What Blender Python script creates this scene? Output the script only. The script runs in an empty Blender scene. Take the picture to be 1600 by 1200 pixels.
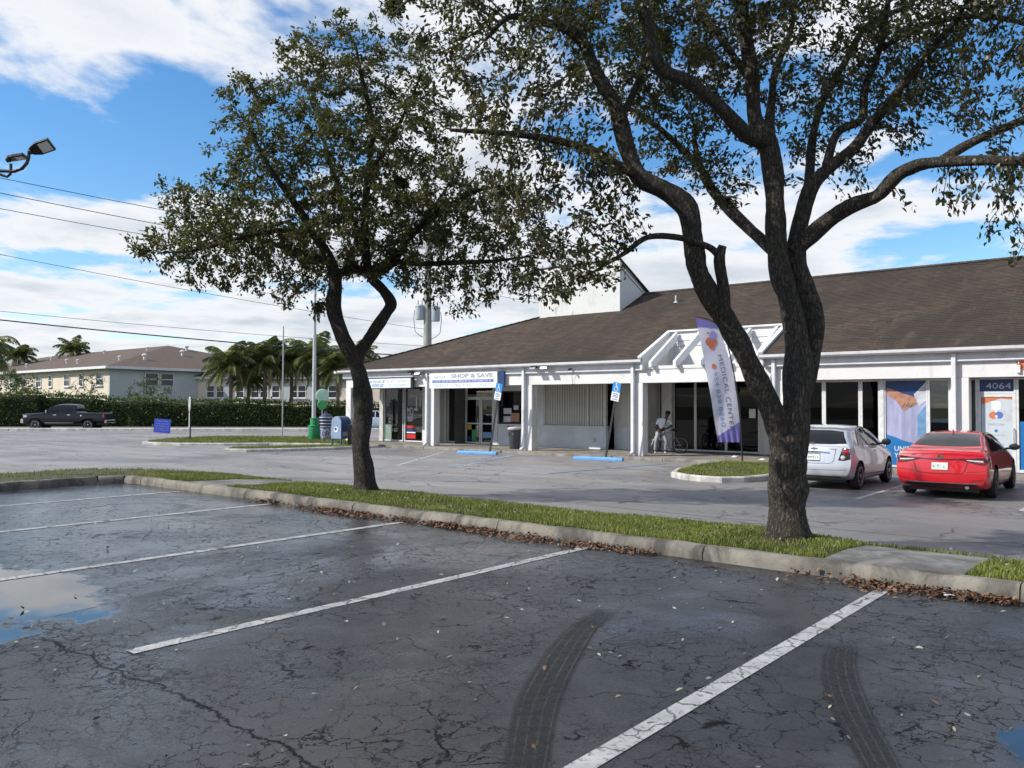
import bpy, bmesh, math, random
import numpy as np
from mathutils import Vector, Matrix, kdtree
from mathutils.bvhtree import BVHTree
R = math.radians
rng = random.Random(11)
sc = bpy.context.scene
col = sc.collection

# ------------------------------------------------------------------ camera
CAM_H, YAW, PITCH, ROLL, FPX = 1.95, R(39.75), R(1.5), R(0.216), 1280.0
cd = bpy.data.cameras.new('camera'); cam = bpy.data.objects.new('camera', cd); col.objects.link(cam)
cd.sensor_width = 36.0; cd.lens = 36.0 * FPX / 1600.0; cd.clip_end = 3000; cd.clip_start = 0.05
cam.location = (0, 0, CAM_H)
cam.matrix_world = (Matrix.Translation((0, 0, CAM_H)) @ Matrix.Rotation(YAW, 4, 'Z')
                    @ Matrix.Rotation(R(90) + PITCH, 4, 'X') @ Matrix.Rotation(ROLL, 4, 'Z'))
sc.camera = cam
cy = sc.cycles; cy.max_bounces = 6; cy.diffuse_bounces = 2; cy.use_adaptive_sampling = True; cy.adaptive_threshold = 0.02; cy.glossy_bounces = 3; cy.transmission_bounces = 4; cy.transparent_max_bounces = 8; cy.caustics_reflective = False; cy.caustics_refractive = False

# ------------------------------------------------------------------ sun, sky, exposure
SUN = Vector((-0.50, -0.62, 0.60)).normalized()        # towards the sun
elev = math.asin(SUN.z); azim = math.atan2(SUN.x, SUN.y)
sl = bpy.data.lights.new('sun', 'SUN'); sl.energy = 3.8; sl.angle = R(0.55); sl.color = (1.0, 0.95, 0.87)
so = bpy.data.objects.new('sun', sl); col.objects.link(so)
so.location = (-20, -30, 40); so.rotation_euler = (-SUN).to_track_quat('-Z', 'Y').to_euler()
vs = sc.view_settings
vs.view_transform = 'Standard'; vs.look = 'None'; vs.exposure = 0.42; vs.gamma = 1.0; vs.use_curve_mapping = False

wd = bpy.data.worlds.new('World'); sc.world = wd; wd.use_nodes = True
def build_world():
    nt = wd.node_tree; N = nt.nodes; L = nt.links; N.clear()
    def n(t, **k):
        a = N.new(t)
        for q, v in k.items(): setattr(a, q, v)
        return a
    def m(op, a, b=None, c=None):
        x = n('ShaderNodeMath', operation=op)
        for i, v in enumerate((a, b, c)):
            if v is None: continue
            if isinstance(v, (int, float)): x.inputs[i].default_value = v
            else: L.new(v, x.inputs[i])
        return x.outputs[0]
    out = n('ShaderNodeOutputWorld')
    sky = n('ShaderNodeTexSky', sky_type='NISHITA'); sky.sun_disc = False
    sky.sun_elevation = elev; sky.sun_rotation = azim % (2 * math.pi)
    sky.air_density = 1.0; sky.dust_density = 0.35; sky.ozone_density = 2.2; sky.altitude = 0
    tc = n('ShaderNodeTexCoord'); sp = n('ShaderNodeSeparateXYZ'); L.new(tc.outputs['Generated'], sp.inputs[0])
    z = m('MAXIMUM', sp.outputs[2], 0.0)
    den = m('ADD', z, 0.10)
    cb = n('ShaderNodeCombineXYZ')
    L.new(m('DIVIDE', sp.outputs[0], den), cb.inputs[0]); L.new(m('DIVIDE', sp.outputs[1], den), cb.inputs[1])
    def fbm(scale, detail, rough, off, dist=0.0):
        mp = n('ShaderNodeMapping'); mp.inputs['Location'].default_value = off; L.new(cb.outputs[0], mp.inputs[0])
        t = n('ShaderNodeTexNoise'); t.inputs['Scale'].default_value = scale; t.inputs['Detail'].default_value = detail
        t.inputs['Roughness'].default_value = rough; t.inputs['Distortion'].default_value = dist
        L.new(mp.outputs[0], t.inputs[0]); return t.outputs['Fac']
    big = fbm(0.55, 2, 0.5, CLOUD_A)
    fine = fbm(1.5, 9, 0.58, CLOUD_B, 0.25)
    wisp = fbm(5.0, 5, 0.6, (1.3, 7.7, 0), 0.4)
    cov = m('ADD', m('MULTIPLY', big, 0.80), m('MULTIPLY', fine, 0.80))
    cov = m('ADD', cov, m('MULTIPLY', wisp, 0.12))
    # towards the horizon many cloud decks overlap
    low = m('SUBTRACT', 1.0, m('MINIMUM', m('MULTIPLY', z, 3.2), 1.0))
    cov = m('ADD', cov, m('MULTIPLY', low, 0.16))
    mr = n('ShaderNodeMapRange', interpolation_type='SMOOTHSTEP'); L.new(cov, mr.inputs[0])
    mr.inputs[1].default_value = 0.805; mr.inputs[2].default_value = 0.925
    # thick parts of a cloud are greyer below
    thick = n('ShaderNodeMapRange', interpolation_type='SMOOTHSTEP'); L.new(cov, thick.inputs[0])
    thick.inputs[1].default_value = 0.90; thick.inputs[2].default_value = 1.12
    dk = m('MULTIPLY', thick.outputs[0], fbm(2.2, 6, 0.6, (4.1, 0.6, 0), 0.2))
    cr = n('ShaderNodeMix', data_type='RGBA'); L.new(m('MULTIPLY', dk, 1.25), cr.inputs[0])
    cr.inputs[6].default_value = (0.93, 0.95, 0.98, 1); cr.inputs[7].default_value = (0.50, 0.57, 0.66, 1)
    b1 = n('ShaderNodeBackground'); b2 = n('ShaderNodeBackground')
    hs = n('ShaderNodeHueSaturation'); hs.inputs['Saturation'].default_value = 1.3; L.new(sky.outputs[0], hs.inputs['Color'])
    L.new(hs.outputs[0], b1.inputs[0]); b1.inputs[1].default_value = 0.135
    L.new(cr.outputs[2], b2.inputs[0]); b2.inputs[1].default_value = 0.75
    mx = n('ShaderNodeMixShader'); L.new(m('MULTIPLY', mr.outputs[0], 0.97), mx.inputs[0])
    L.new(b1.outputs[0], mx.inputs[1]); L.new(b2.outputs[0], mx.inputs[2]); L.new(mx.outputs[0], out.inputs[0])
CLOUD_A = (4.720962, 2.063321, 0.0); CLOUD_B = (7.921165, 3.099445, 0.0)
build_world()

# ------------------------------------------------------------------ helpers: pixels of the 1600 px photograph to points
def ray(px, py):
    r = (px - 800) / FPX; u = (600 - py) / FPX
    r, u = math.cos(ROLL) * r - math.sin(ROLL) * u, math.sin(ROLL) * r + math.cos(ROLL) * u
    up = math.cos(PITCH) * u + math.sin(PITCH); fw = math.cos(PITCH) - u * math.sin(PITCH)
    return (-math.sin(YAW) * fw + math.cos(YAW) * r, math.cos(YAW) * fw + math.sin(YAW) * r, up)
def atd(px, py, d):
    x, y, u = ray(px, py); fw = -math.sin(YAW) * x + math.cos(YAW) * y; t = d / fw
    return Vector((x * t, y * t, CAM_H + u * t))
def ground(px, py, z=0.0):
    x, y, u = ray(px, py); t = (z - CAM_H) / u
    return Vector((x * t, y * t, z))

# ------------------------------------------------------------------ helpers: scene objects
def tag(o, label=None, cat=None, group=None, kind=None):
    if label: o['label'] = label
    if cat: o['category'] = cat
    if group: o['group'] = group
    if kind: o['kind'] = kind
    return o
def thing(name, label, cat, loc=(0, 0, 0), rotz=0.0, group=None):
    o = bpy.data.objects.new(name, None); col.objects.link(o); o.empty_display_size = 0.2
    o.location = loc; o.rotation_euler = (0, 0, rotz)
    return tag(o, label, cat, group)
def copy_tree(o, parent=None):
    c = o.copy(); col.objects.link(c); c.parent = parent
    for ch in list(o.children): copy_tree(ch, c)
    return c
class MB:
    """collects shapes, then links them as one mesh object"""
    def __init__(s, org=(0, 0, 0)):
        s.v = []; s.f = []; s.o = Vector(org)
    def add(s, vs_, fs):
        b = len(s.v); s.v += [tuple(Vector(p) - s.o) for p in vs_]; s.f += [tuple(i + b for i in f) for f in fs]; return s
    def box(s, x0, x1, y0, y1, z0, z1):
        v = [(x, y, z) for x in (x0, x1) for y in (y0, y1) for z in (z0, z1)]
        return s.add(v, [(0, 1, 3, 2), (4, 6, 7, 5), (0, 4, 5, 1), (2, 3, 7, 6), (0, 2, 6, 4), (1, 5, 7, 3)])
    def bar(s, a, b, w, h, up=(0, 0, 1)):
        """box of section w x h from a to b (w sideways, h along up)"""
        a = Vector(a); b = Vector(b); d = (b - a).normalized(); u = Vector(up)
        sd = d.cross(u)
        if sd.length < 1e-4: sd = d.cross(Vector((1, 0, 0)))
        sd.normalize(); u = sd.cross(d).normalized()
        v = [p + sd * (w / 2 * i) + u * (h / 2 * j) for p in (a, b) for i in (-1, 1) for j in (-1, 1)]
        return s.add(v, [(0, 1, 3, 2), (4, 6, 7, 5), (0, 4, 5, 1), (2, 3, 7, 6), (0, 2, 6, 4), (1, 5, 7, 3)])
    def tube(s, pts, rad, n=8, cap=True):
        pts = [Vector(p) for p in pts]
        if not isinstance(rad, (list, tuple)): rad = [rad] * len(pts)
        base = len(s.v); prev = None; vs_ = []
        for i, p in enumerate(pts):
            d = (pts[min(i + 1, len(pts) - 1)] - pts[max(i - 1, 0)])
            d = d.normalized() if d.length > 1e-6 else Vector((0, 0, 1))
            if prev is None:
                a = d.orthogonal().normalized()
            else:
                a = prev - d * prev.dot(d)
                a = a.normalized() if a.length > 1e-5 else d.orthogonal().normalized()
            prev = a; b = d.cross(a)
            vs_ += [p + (a * math.cos(2 * math.pi * k / n) + b * math.sin(2 * math.pi * k / n)) * rad[i] for k in range(n)]
        fs = []
        for i in range(len(pts) - 1):
            for k in range(n):
                k2 = (k + 1) % n
                fs.append((i * n + k, i * n + k2, (i + 1) * n + k2, (i + 1) * n + k))
        if cap:
            fs.append(tuple(range(n))[::-1]); fs.append(tuple((len(pts) - 1) * n + k for k in range(n)))
        return s.add(vs_, fs)
    def lathe(s, prof, c=(0, 0, 0), n=16, axis='z'):
        c = Vector(c); vs_ = []
        for r_, h in prof:
            for k in range(n):
                a = 2 * math.pi * k / n; q = (r_ * math.cos(a), r_ * math.sin(a), h)
                if axis == 'x': q = (q[2], q[0], q[1])
                if axis == 'y': q = (q[1], q[2], q[0])
                vs_.append(c + Vector(q))
        fs = []
        for i in range(len(prof) - 1):
            for k in range(n):
                k2 = (k + 1) % n; fs.append((i * n + k, i * n + k2, (i + 1) * n + k2, (i + 1) * n + k))
        fs.append(tuple(range(n))[::-1]); fs.append(tuple((len(prof) - 1) * n + k for k in range(n)))
        return s.add(vs_, fs)
    def prism(s, poly, vec):
        """closed polygon (3-D points) pushed along vec"""
        vec = Vector(vec); n = len(poly); v = [Vector(p) for p in poly]; v += [p + vec for p in v]
        fs = [tuple(range(n))[::-1], tuple(range(n, 2 * n))]
        fs += [(i, (i + 1) % n, n + (i + 1) % n, n + i) for i in range(n)]
        return s.add(v, fs)
    def quad(s, a, b, c, d): return s.add([a, b, c, d], [(0, 1, 2, 3)])
    def torus(s, c, R_, r_, axis='y', n=28, m_=8):
        c = Vector(c); vs_ = []
        for i in range(n):
            a = 2 * math.pi * i / n
            for j in range(m_):
                b = 2 * math.pi * j / m_; rr = R_ + r_ * math.cos(b); h = r_ * math.sin(b)
                q = (rr * math.cos(a), h, rr * math.sin(a)) if axis == 'y' else ((h, rr * math.cos(a), rr * math.sin(a)) if axis == 'x' else (rr * math.cos(a), rr * math.sin(a), h))
                vs_.append(c + Vector(q))
        fs = [(i * m_ + j, ((i + 1) % n) * m_ + j, ((i + 1) % n) * m_ + (j + 1) % m_, i * m_ + (j + 1) % m_) for i in range(n) for j in range(m_)]
        return s.add(vs_, fs)
    def build(s, name, mat, parent=None, smooth=False, bevel=0.0, label=None, seg=2, loc=None, fix=True):
        me = bpy.data.meshes.new(name); me.from_pydata(s.v, [], s.f); me.update()
        if fix:
            bm = bmesh.new(); bm.from_mesh(me); bmesh.ops.recalc_face_normals(bm, faces=bm.faces); bm.to_mesh(me); bm.free()
        return link(name, me, mat, parent, smooth, bevel, label, seg, loc)
def link(name, me, mat, parent=None, smooth=False, bevel=0.0, label=None, seg=2, loc=None):
    o = bpy.data.objects.new(name, me); col.objects.link(o)
    if mat is not None and not me.materials: me.materials.append(mat)
    if parent is not None: o.parent = parent
    if loc is not None: o.location = loc
    if smooth:
        me.polygons.foreach_set('use_smooth', [True] * len(me.polygons))
        if smooth != 'all': me.set_sharp_from_angle(angle=R(38))
    if bevel:
        b = o.modifiers.new('bevel', 'BEVEL'); b.width = bevel; b.segments = seg; b.limit_method = 'ANGLE'; b.angle_limit = R(35)
    if label: o['label'] = label
    return o
def text_mesh(txt, size, extr=0.004, bold=0.0, align='CENTER', spacing=1.0, shear=0.0):
    cu = bpy.data.curves.new('t', 'FONT'); cu.body = txt; cu.size = size; cu.extrude = extr; cu.offset = bold
    cu.align_x = align; cu.align_y = 'CENTER'; cu.space_character = spacing; cu.shear = shear; cu.resolution_u = 3
    o = bpy.data.objects.new('t', cu); col.objects.link(o)
    bpy.context.view_layer.update()
    me = bpy.data.meshes.new_from_object(o.evaluated_get(bpy.context.evaluated_depsgraph_get()))
    bpy.data.objects.remove(o); bpy.data.curves.remove(cu); me.materials.clear(); return me
FRONT = Matrix(((1, 0, 0, 0), (0, 0, -1, 0), (0, 1, 0, 0), (0, 0, 0, 1)))     # text plane xy -> facing -Y
def letters(name, txt, size, pos, mat, parent, rot=None, extr=0.004, width=None, org=(0, 0, 0), height=None, **k):
    me = text_mesh(txt, size, extr, **k)
    xs = [v.co.x for v in me.vertices]; ys = [v.co.y for v in me.vertices]
    w = max(xs) - min(xs); h = max(ys) - min(ys); sx = (width / w) if width else 1.0; sy = (height / h) if height else 1.0
    M = Matrix.Translation(Vector(pos) - Vector(org)) @ (rot or FRONT) @ Matrix.Diagonal((sx, sy, 1, 1))
    me.transform(M); me.name = name
    return link(name, me, mat, parent)

# ------------------------------------------------------------------ helpers: materials
class NT:
    def __init__(s, name):
        s.m = bpy.data.materials.new(name); s.m.use_nodes = True; s.t = s.m.node_tree; s.N = s.t.nodes; s.L = s.t.links
        s.N.clear(); s.out = s.N.new('ShaderNodeOutputMaterial'); s.b = s.N.new('ShaderNodeBsdfPrincipled'); s.L.new(s.b.outputs[0], s.out.inputs[0])
        s.tc = s.N.new('ShaderNodeTexCoord'); s.P = s.tc.outputs['Object']
    def n(s, t, **k):
        a = s.N.new(t)
        for q, v in k.items(): setattr(a, q, v)
        return a
    def set(s, sock, v):
        if isinstance(v, bpy.types.NodeSocket): s.L.new(v, sock)
        elif isinstance(v, (tuple, list)) and len(v) == 3 and sock.type == 'RGBA': sock.default_value = (*v, 1)
        else: sock.default_value = v
    def math(s, op, a, b=None, c=None, clamp=False):
        x = s.n('ShaderNodeMath', operation=op); x.use_clamp = clamp
        for i, v in enumerate((a, b, c)):
            if v is not None: s.set(x.inputs[i], v)
        return x.outputs[0]
    def map(s, scale=(1, 1, 1), loc=(0, 0, 0), rot=(0, 0, 0), src=None):
        x = s.n('ShaderNodeMapping'); x.inputs['Scale'].default_value = scale; x.inputs['Location'].default_value = loc; x.inputs['Rotation'].default_value = rot
        s.L.new(src or s.P, x.inputs[0]); return x.outputs[0]
    def noise(s, scale, detail=4, rough=0.55, src=None, dist=0.0, color=False):
        x = s.n('ShaderNodeTexNoise'); x.inputs['Scale'].default_value = scale; x.inputs['Detail'].default_value = detail
        x.inputs['Roughness'].default_value = rough; x.inputs['Distortion'].default_value = dist; s.L.new(src or s.P, x.inputs[0])
        return x.outputs['Color' if color else 'Fac']
    def voro(s, scale, feature='F1', src=None, rand=1.0, out='Distance'):
        x = s.n('ShaderNodeTexVoronoi', feature=feature); x.inputs['Scale'].default_value = scale; x.inputs['Randomness'].default_value = rand
        s.L.new(src or s.P, x.inputs[0]); return x.outputs[out]
    def ramp(s, fac, a, b, va=0.0, vb=1.0, smooth=True):
        x = s.n('ShaderNodeMapRange', interpolation_type='SMOOTHSTEP' if smooth else 'LINEAR'); s.L.new(fac, x.inputs[0])
        x.inputs[1].default_value = a; x.inputs[2].default_value = b; x.inputs[3].default_value = va; x.inputs[4].default_value = vb
        return x.outputs[0]
    def mix(s, fac, a, b, blend='MIX'):
        x = s.n('ShaderNodeMix', data_type='RGBA', blend_type=blend); s.set(x.inputs[0], fac); s.set(x.inputs[6], a); s.set(x.inputs[7], b); return x.outputs[2]
    def bump(s, h, strength=0.3, dist=0.01, prev=None):
        x = s.n('ShaderNodeBump'); x.inputs['Strength'].default_value = strength; x.inputs['Distance'].default_value = dist; s.L.new(h, x.inputs['Height'])
        if prev is not None: s.L.new(prev, x.inputs['Normal'])
        return x.outputs[0]
    def fin(s, color=None, rough=None, normal=None, **k):
        if color is not None: s.set(s.b.inputs['Base Color'], color)
        if rough is not None: s.set(s.b.inputs['Roughness'], rough)
        if normal is not None: s.L.new(normal, s.b.inputs['Normal'])
        for q, v in k.items(): s.set(s.b.inputs[q.replace('_', ' ')], v)
        return s.m
def c3(c, f): return tuple(min(1, x * f) for x in c)
def plain(name, c, rough=0.5, var=0.15, scale=6.0, bump=0.0, bscale=60.0, dirt=0.0, dcol=(0.08, 0.07, 0.055), stretch=(1, 1, 1), **k):
    s = NT(name); q = s.map(stretch)
    f = s.ramp(s.noise(scale, 5, 0.6, q), 0.3, 0.7)
    colr = s.mix(f, c3(c, 1 - var), c3(c, 1 + var * 0.7))
    if dirt:
        d = s.math('MULTIPLY', s.ramp(s.noise(scale * 0.37, 6, 0.65, q, 0.6), 0.5, 0.78), dirt)
        colr = s.mix(d, colr, dcol)
    nr = s.bump(s.noise(bscale, 4, 0.6), bump, 0.01) if bump else None
    rr = s.ramp(s.noise(scale * 1.7, 3), 0.2, 0.8, max(0, rough - 0.07), min(1, rough + 0.09))
    return s.fin(colr, rr, nr, **k)
# ================================================================== MATERIALS OF THE SETTING
LOT_Z, KERB_T = 0.22, 0.38
def lane_z(y):
    t = min(1, max(0, (y - 11.0) / 6.5)); return LOT_Z * (1 - t)

def mat_near_asphalt():
    s = NT('sealed_asphalt'); P = s.P
    sx = s.n('ShaderNodeSeparateXYZ'); s.L.new(P, sx.inputs[0]); X, Y = sx.outputs[0], sx.outputs[1]
    grain = s.noise(170, 3, 0.7); mid = s.noise(3.0, 6, 0.65); big = s.noise(0.35, 4, 0.6, None, 0.5)
    col_ = s.mix(s.ramp(mid, 0.3, 0.72), (0.014, 0.0145, 0.016), (0.034, 0.035, 0.037))
    col_ = s.mix(s.ramp(big, 0.45, 0.66, 0, 0.7), col_, (0.056, 0.054, 0.052))
    col_ = s.mix(s.ramp(grain, 0.56, 0.72, 0, 0.6), col_, (0.13, 0.128, 0.122))
    col_ = s.mix(s.ramp(s.noise(75, 3, 0.7, s.map((1, 1, 1), (2, 1, 0))), 0.60, 0.70, 0, 0.45), col_, (0.15, 0.145, 0.135))
    col_ = s.mix(s.ramp(s.noise(95, 3, 0.7, s.map((1, 1, 1), (5, 7, 0))), 0.58, 0.70, 0, 0.6), col_, (0.006, 0.006, 0.007))
    # brown silt stains
    silt = s.ramp(s.noise(0.9, 6, 0.7, s.map((1, 1.6, 1), (5, 3, 0)), 0.8), 0.54, 0.70, 0, 0.8)
    col_ = s.mix(silt, col_, (0.022, 0.017, 0.013))
    # cracks: wandering cells at two sizes, present in patches
    wn = s.n('ShaderNodeVectorMath', operation='MULTIPLY_ADD'); s.L.new(s.noise(2.3, 5, 0.65, None, 0, True), wn.inputs[0])
    wn.inputs[1].default_value = (0.50, 0.50, 0); s.L.new(P, wn.inputs[2])
    w2 = s.n('ShaderNodeVectorMath', operation='MULTIPLY_ADD'); s.L.new(s.noise(11, 4, 0.65, None, 0, True), w2.inputs[0])
    w2.inputs[1].default_value = (0.07, 0.07, 0); s.L.new(wn.outputs[0], w2.inputs[2])
    def cr(scale, wid, lo, hi, ns):
        e = s.voro(scale, 'DISTANCE_TO_EDGE', w2.outputs[0])
        line = s.ramp(e, wid * 0.25, wid, 1, 0)
        return s.math('MULTIPLY', line, s.ramp(s.noise(ns, 4, 0.6, s.map((1, 1, 1), (scale * 3, 2, 0))), lo, hi))
    c1 = cr(1.15, 0.009, 0.40, 0.54, 1.1); c2 = cr(4.6, 0.027, 0.40, 0.55, 0.8); c3_ = cr(10.0, 0.036, 0.46, 0.60, 1.0)
    brk = s.ramp(s.noise(6, 5, 0.7), 0.34, 0.48); c1 = s.math('MULTIPLY', c1, brk); c2 = s.math('MULTIPLY', c2, brk)
    # the alligator-cracked band that runs along the stall ends
    yy = s.math('ADD', Y, s.math('MULTIPLY', s.math('SUBTRACT', s.noise(1.6, 7, 0.68), 0.5), 0.42))
    dist = s.math('ABSOLUTE', s.math('SUBTRACT', yy, 2.48))
    band = s.math('MULTIPLY', s.ramp(dist, 0.005, 0.020, 1, 0), s.ramp(X, -2.6, -3.4))
    zone = s.math('MULTIPLY', s.ramp(s.math('ADD', dist, s.math('MULTIPLY', s.noise(2.0, 4), 0.5)), 0.35, 0.85, 1, 0), s.ramp(X, -4.3, -5.3))
    al = s.math('MULTIPLY', s.ramp(s.voro(8.0, 'DISTANCE_TO_EDGE', w2.outputs[0]), 0.012, 0.060, 1, 0), zone)
    crack = s.math('MAXIMUM', s.math('MAXIMUM', c1, c2), s.math('MAXIMUM', s.math('MAXIMUM', band, al), s.math('MULTIPLY', c3_, 0.7)))
    col_ = s.mix(s.math('MULTIPLY', zone, 0.5), col_, (0.020, 0.018, 0.016))
    col_ = s.mix(s.math('MULTIPLY', crack, 0.95), col_, (0.003, 0.003, 0.003))
    # standing water
    def pud(cx, cy, rx, ry):
        a = s.math('DIVIDE', s.math('SUBTRACT', X, cx), rx); b = s.math('DIVIDE', s.math('SUBTRACT', Y, cy), ry)
        d = s.math('SQRT', s.math('ADD', s.math('MULTIPLY', a, a), s.math('MULTIPLY', b, b)))
        return s.math('ADD', d, s.math('MULTIPLY', s.math('SUBTRACT', s.noise(1.7, 7, 0.66), 0.5), 1.5))
    d = s.math('MINIMUM', s.math('MINIMUM', pud(-8.65, 2.60, 1.75, 0.95), pud(-6.9, 2.0, 0.5, 0.36)), pud(-0.48, 5.00, 0.34, 0.34))
    water = s.ramp(d, 0.93, 1.05, 1, 0); damp = s.ramp(d, 0.95, 1.55, 1, 0)
    col_ = s.mix(s.math('MULTIPLY', damp, 0.55), col_, (0.016, 0.015, 0.015))
    # broad wet film: smoother and rougher areas
    film = s.math('ADD', s.noise(0.55, 6, 0.66, s.map((1, 1, 1), (9, 4, 0)), 0.8), s.math('MULTIPLY', s.ramp(X, -4.0, -11.0), -0.20)); film = s.ramp(film, 0.26, 0.58)
    rough = s.math('ADD', 0.13, s.math('MULTIPLY', film, 0.30))
    rough = s.math('ADD', rough, s.ramp(s.noise(40, 4, 0.7), 0.35, 0.7, -0.05, 0.10))
    rough = s.math('ADD', s.math('MULTIPLY', rough, s.math('SUBTRACT', 1.0, s.math('MULTIPLY', damp, 0.35))), s.math('MULTIPLY', crack, 0.25))
    rough = s.math('MULTIPLY', rough, s.math('SUBTRACT', 1.0, s.math('MULTIPLY', water, 0.90)), None, True)
    h = s.math('ADD', s.math('MULTIPLY', grain, 0.5), s.math('MULTIPLY', s.noise(60, 4, 0.65), 0.7))
    h = s.math('SUBTRACT', h, s.math('MULTIPLY', crack, 1.8))
    h = s.math('MULTIPLY', s.math('MULTIPLY', h, s.math('SUBTRACT', 1.0, water)), s.math('ADD', 0.35, s.math('MULTIPLY', film, 0.65)))
    spec = s.math('MULTIPLY', s.math('ADD', 0.55, s.math('MULTIPLY', s.math('MAXIMUM', water, s.math('SUBTRACT', 0.35, s.math('MULTIPLY', film, 0.35))), 0.6)), s.math('SUBTRACT', 1.0, s.math('MULTIPLY', crack, s.math('SUBTRACT', 0.75, s.math('MULTIPLY', water, 0.75)))))
    return s.fin(col_, rough, s.bump(h, 0.42, 0.007), Specular_IOR_Level=spec)

def mat_lane_asphalt(name, base, dark, spec=0.4):
    s = NT(name); P = s.P
    sx = s.n('ShaderNodeSeparateXYZ'); s.L.new(P, sx.inputs[0]); X, Y = sx.outputs[0], sx.outputs[1]
    st = s.noise(0.5, 6, 0.62, s.map((0.35, 1.7, 1)), 0.4); big = s.noise(0.16, 4, 0.6, None, 0.6); gr = s.noise(120, 3, 0.7)
    c = s.mix(s.ramp(st, 0.3, 0.7), c3(base, 0.80), c3(base, 1.12))
    c = s.mix(s.ramp(big, 0.45, 0.66, 0, 0.75), c, dark)
    c = s.mix(s.ramp(gr, 0.55, 0.75, 0, 0.35), c, c3(base, 1.5))
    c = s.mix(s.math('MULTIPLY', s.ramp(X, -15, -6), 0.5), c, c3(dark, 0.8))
    oil = s.ramp(s.noise(0.8, 5, 0.65, s.map((0.7, 1.3, 1), (2, 8, 0)), 0.5), 0.58, 0.72, 0, 0.6)
    c = s.mix(oil, c, c3(dark, 0.7))
    wn = s.n('ShaderNodeVectorMath', operation='MULTIPLY_ADD'); s.L.new(s.noise(1.2, 5, 0.65, None, 0, True), wn.inputs[0])
    wn.inputs[1].default_value = (0.9, 0.9, 0); s.L.new(P, wn.inputs[2])
    k = s.math('MULTIPLY', s.ramp(s.voro(0.45, 'DISTANCE_TO_EDGE', wn.outputs[0]), 0.004, 0.014, 1, 0), s.ramp(s.noise(0.3, 3), 0.42, 0.58))
    k2 = s.math('MULTIPLY', s.ramp(s.voro(2.4, 'DISTANCE_TO_EDGE', wn.outputs[0]), 0.01, 0.04, 1, 0), s.ramp(s.noise(0.42, 3, 0.5, s.map((1, 1, 1), (4, 4, 4))), 0.5, 0.62))
    # paving seam beside the planted strip
    seam = s.ramp(s.math('ABSOLUTE', s.math('SUBTRACT', s.math('ADD', Y, s.math('MULTIPLY', s.math('SUBTRACT', s.noise(0.9, 5), 0.5), 0.25)), 12.15)), 0.015, 0.05, 1, 0)
    k = s.math('MAXIMUM', s.math('MAXIMUM', k, k2), s.math('MULTIPLY', seam, s.ramp(X, -9.5, -7.5)))
    c = s.mix(s.math('MULTIPLY', k, 0.8), c, (0.02, 0.02, 0.02))
    h = s.math('SUBTRACT', s.math('ADD', gr, s.noise(45, 4)), s.math('MULTIPLY', k, 2.5))
    rough = s.ramp(s.noise(0.4, 4, 0.6), 0.3, 0.7, 0.42, 0.72)
    return s.fin(c, rough, s.bump(h, 0.3, 0.006), Specular_IOR_Level=spec)

def mat_concrete(name, base, stain=0.6, moss=0.0, scale=1.0):
    s = NT(name)
    f = s.noise(2.2 * scale, 6, 0.65, None, 0.3); g2 = s.noise(26 * scale, 5, 0.7)
    c = s.mix(s.ramp(f, 0.3, 0.7), c3(base, 0.72), c3(base, 1.15))
    c = s.mix(s.ramp(g2, 0.48, 0.72, 0, 0.5), c, c3(base, 0.55))
    d = s.ramp(s.noise(1.3 * scale, 7, 0.7, s.map((1, 1, 0.45)), 0.9), 0.42, 0.62, 0, stain)
    c = s.mix(d, c, (0.055, 0.052, 0.046))
    if moss:
        c = s.mix(s.ramp(s.noise(3.1 * scale, 6, 0.7, s.map((1, 1, 1), (7, 1, 3))), 0.54, 0.7, 0, moss), c, (0.055, 0.065, 0.03))
    c = s.mix(s.ramp(s.noise(90, 3, 0.7), 0.6, 0.75, 0, 0.35), c, c3(base, 1.5))
    return s.fin(c, 0.85, s.bump(s.math('ADD', g2, s.noise(110, 3, 0.7)), 0.45, 0.008))

def mat_worn_paint(name, paint, under, wear=0.5, gloss=0.5):
    s = NT(name)
    w = s.ramp(s.noise(26, 6, 0.72, None, 0.4), 0.60 - 0.16 * wear, 0.70 - 0.10 * wear)
    w = s.math('MAXIMUM', w, s.ramp(s.noise(3.0, 5, 0.7), 0.66 - 0.12 * wear, 0.85 - 0.1 * wear))
    wn = s.n('ShaderNodeVectorMath', operation='MULTIPLY_ADD'); s.L.new(s.noise(9, 4, 0.65, None, 0, True), wn.inputs[0])
    wn.inputs[1].default_value = (0.16, 0.16, 0); s.L.new(s.P, wn.inputs[2])
    k = s.ramp(s.voro(3.2, 'DISTANCE_TO_EDGE', wn.outputs[0]), 0.010, 0.035, 1, 0)
    w = s.math('MAXIMUM', s.math('MULTIPLY', w, 0.8), s.math('MULTIPLY', k, 0.85))
    c = s.mix(s.ramp(s.noise(5, 5), 0.3, 0.7), c3(paint, 0.72), paint)
    c = s.mix(w, c, under)
    return s.fin(c, gloss, s.bump(s.math('ADD', s.noise(70, 4, 0.7), s.math('MULTIPLY', k, -2)), 0.4, 0.006))

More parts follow.
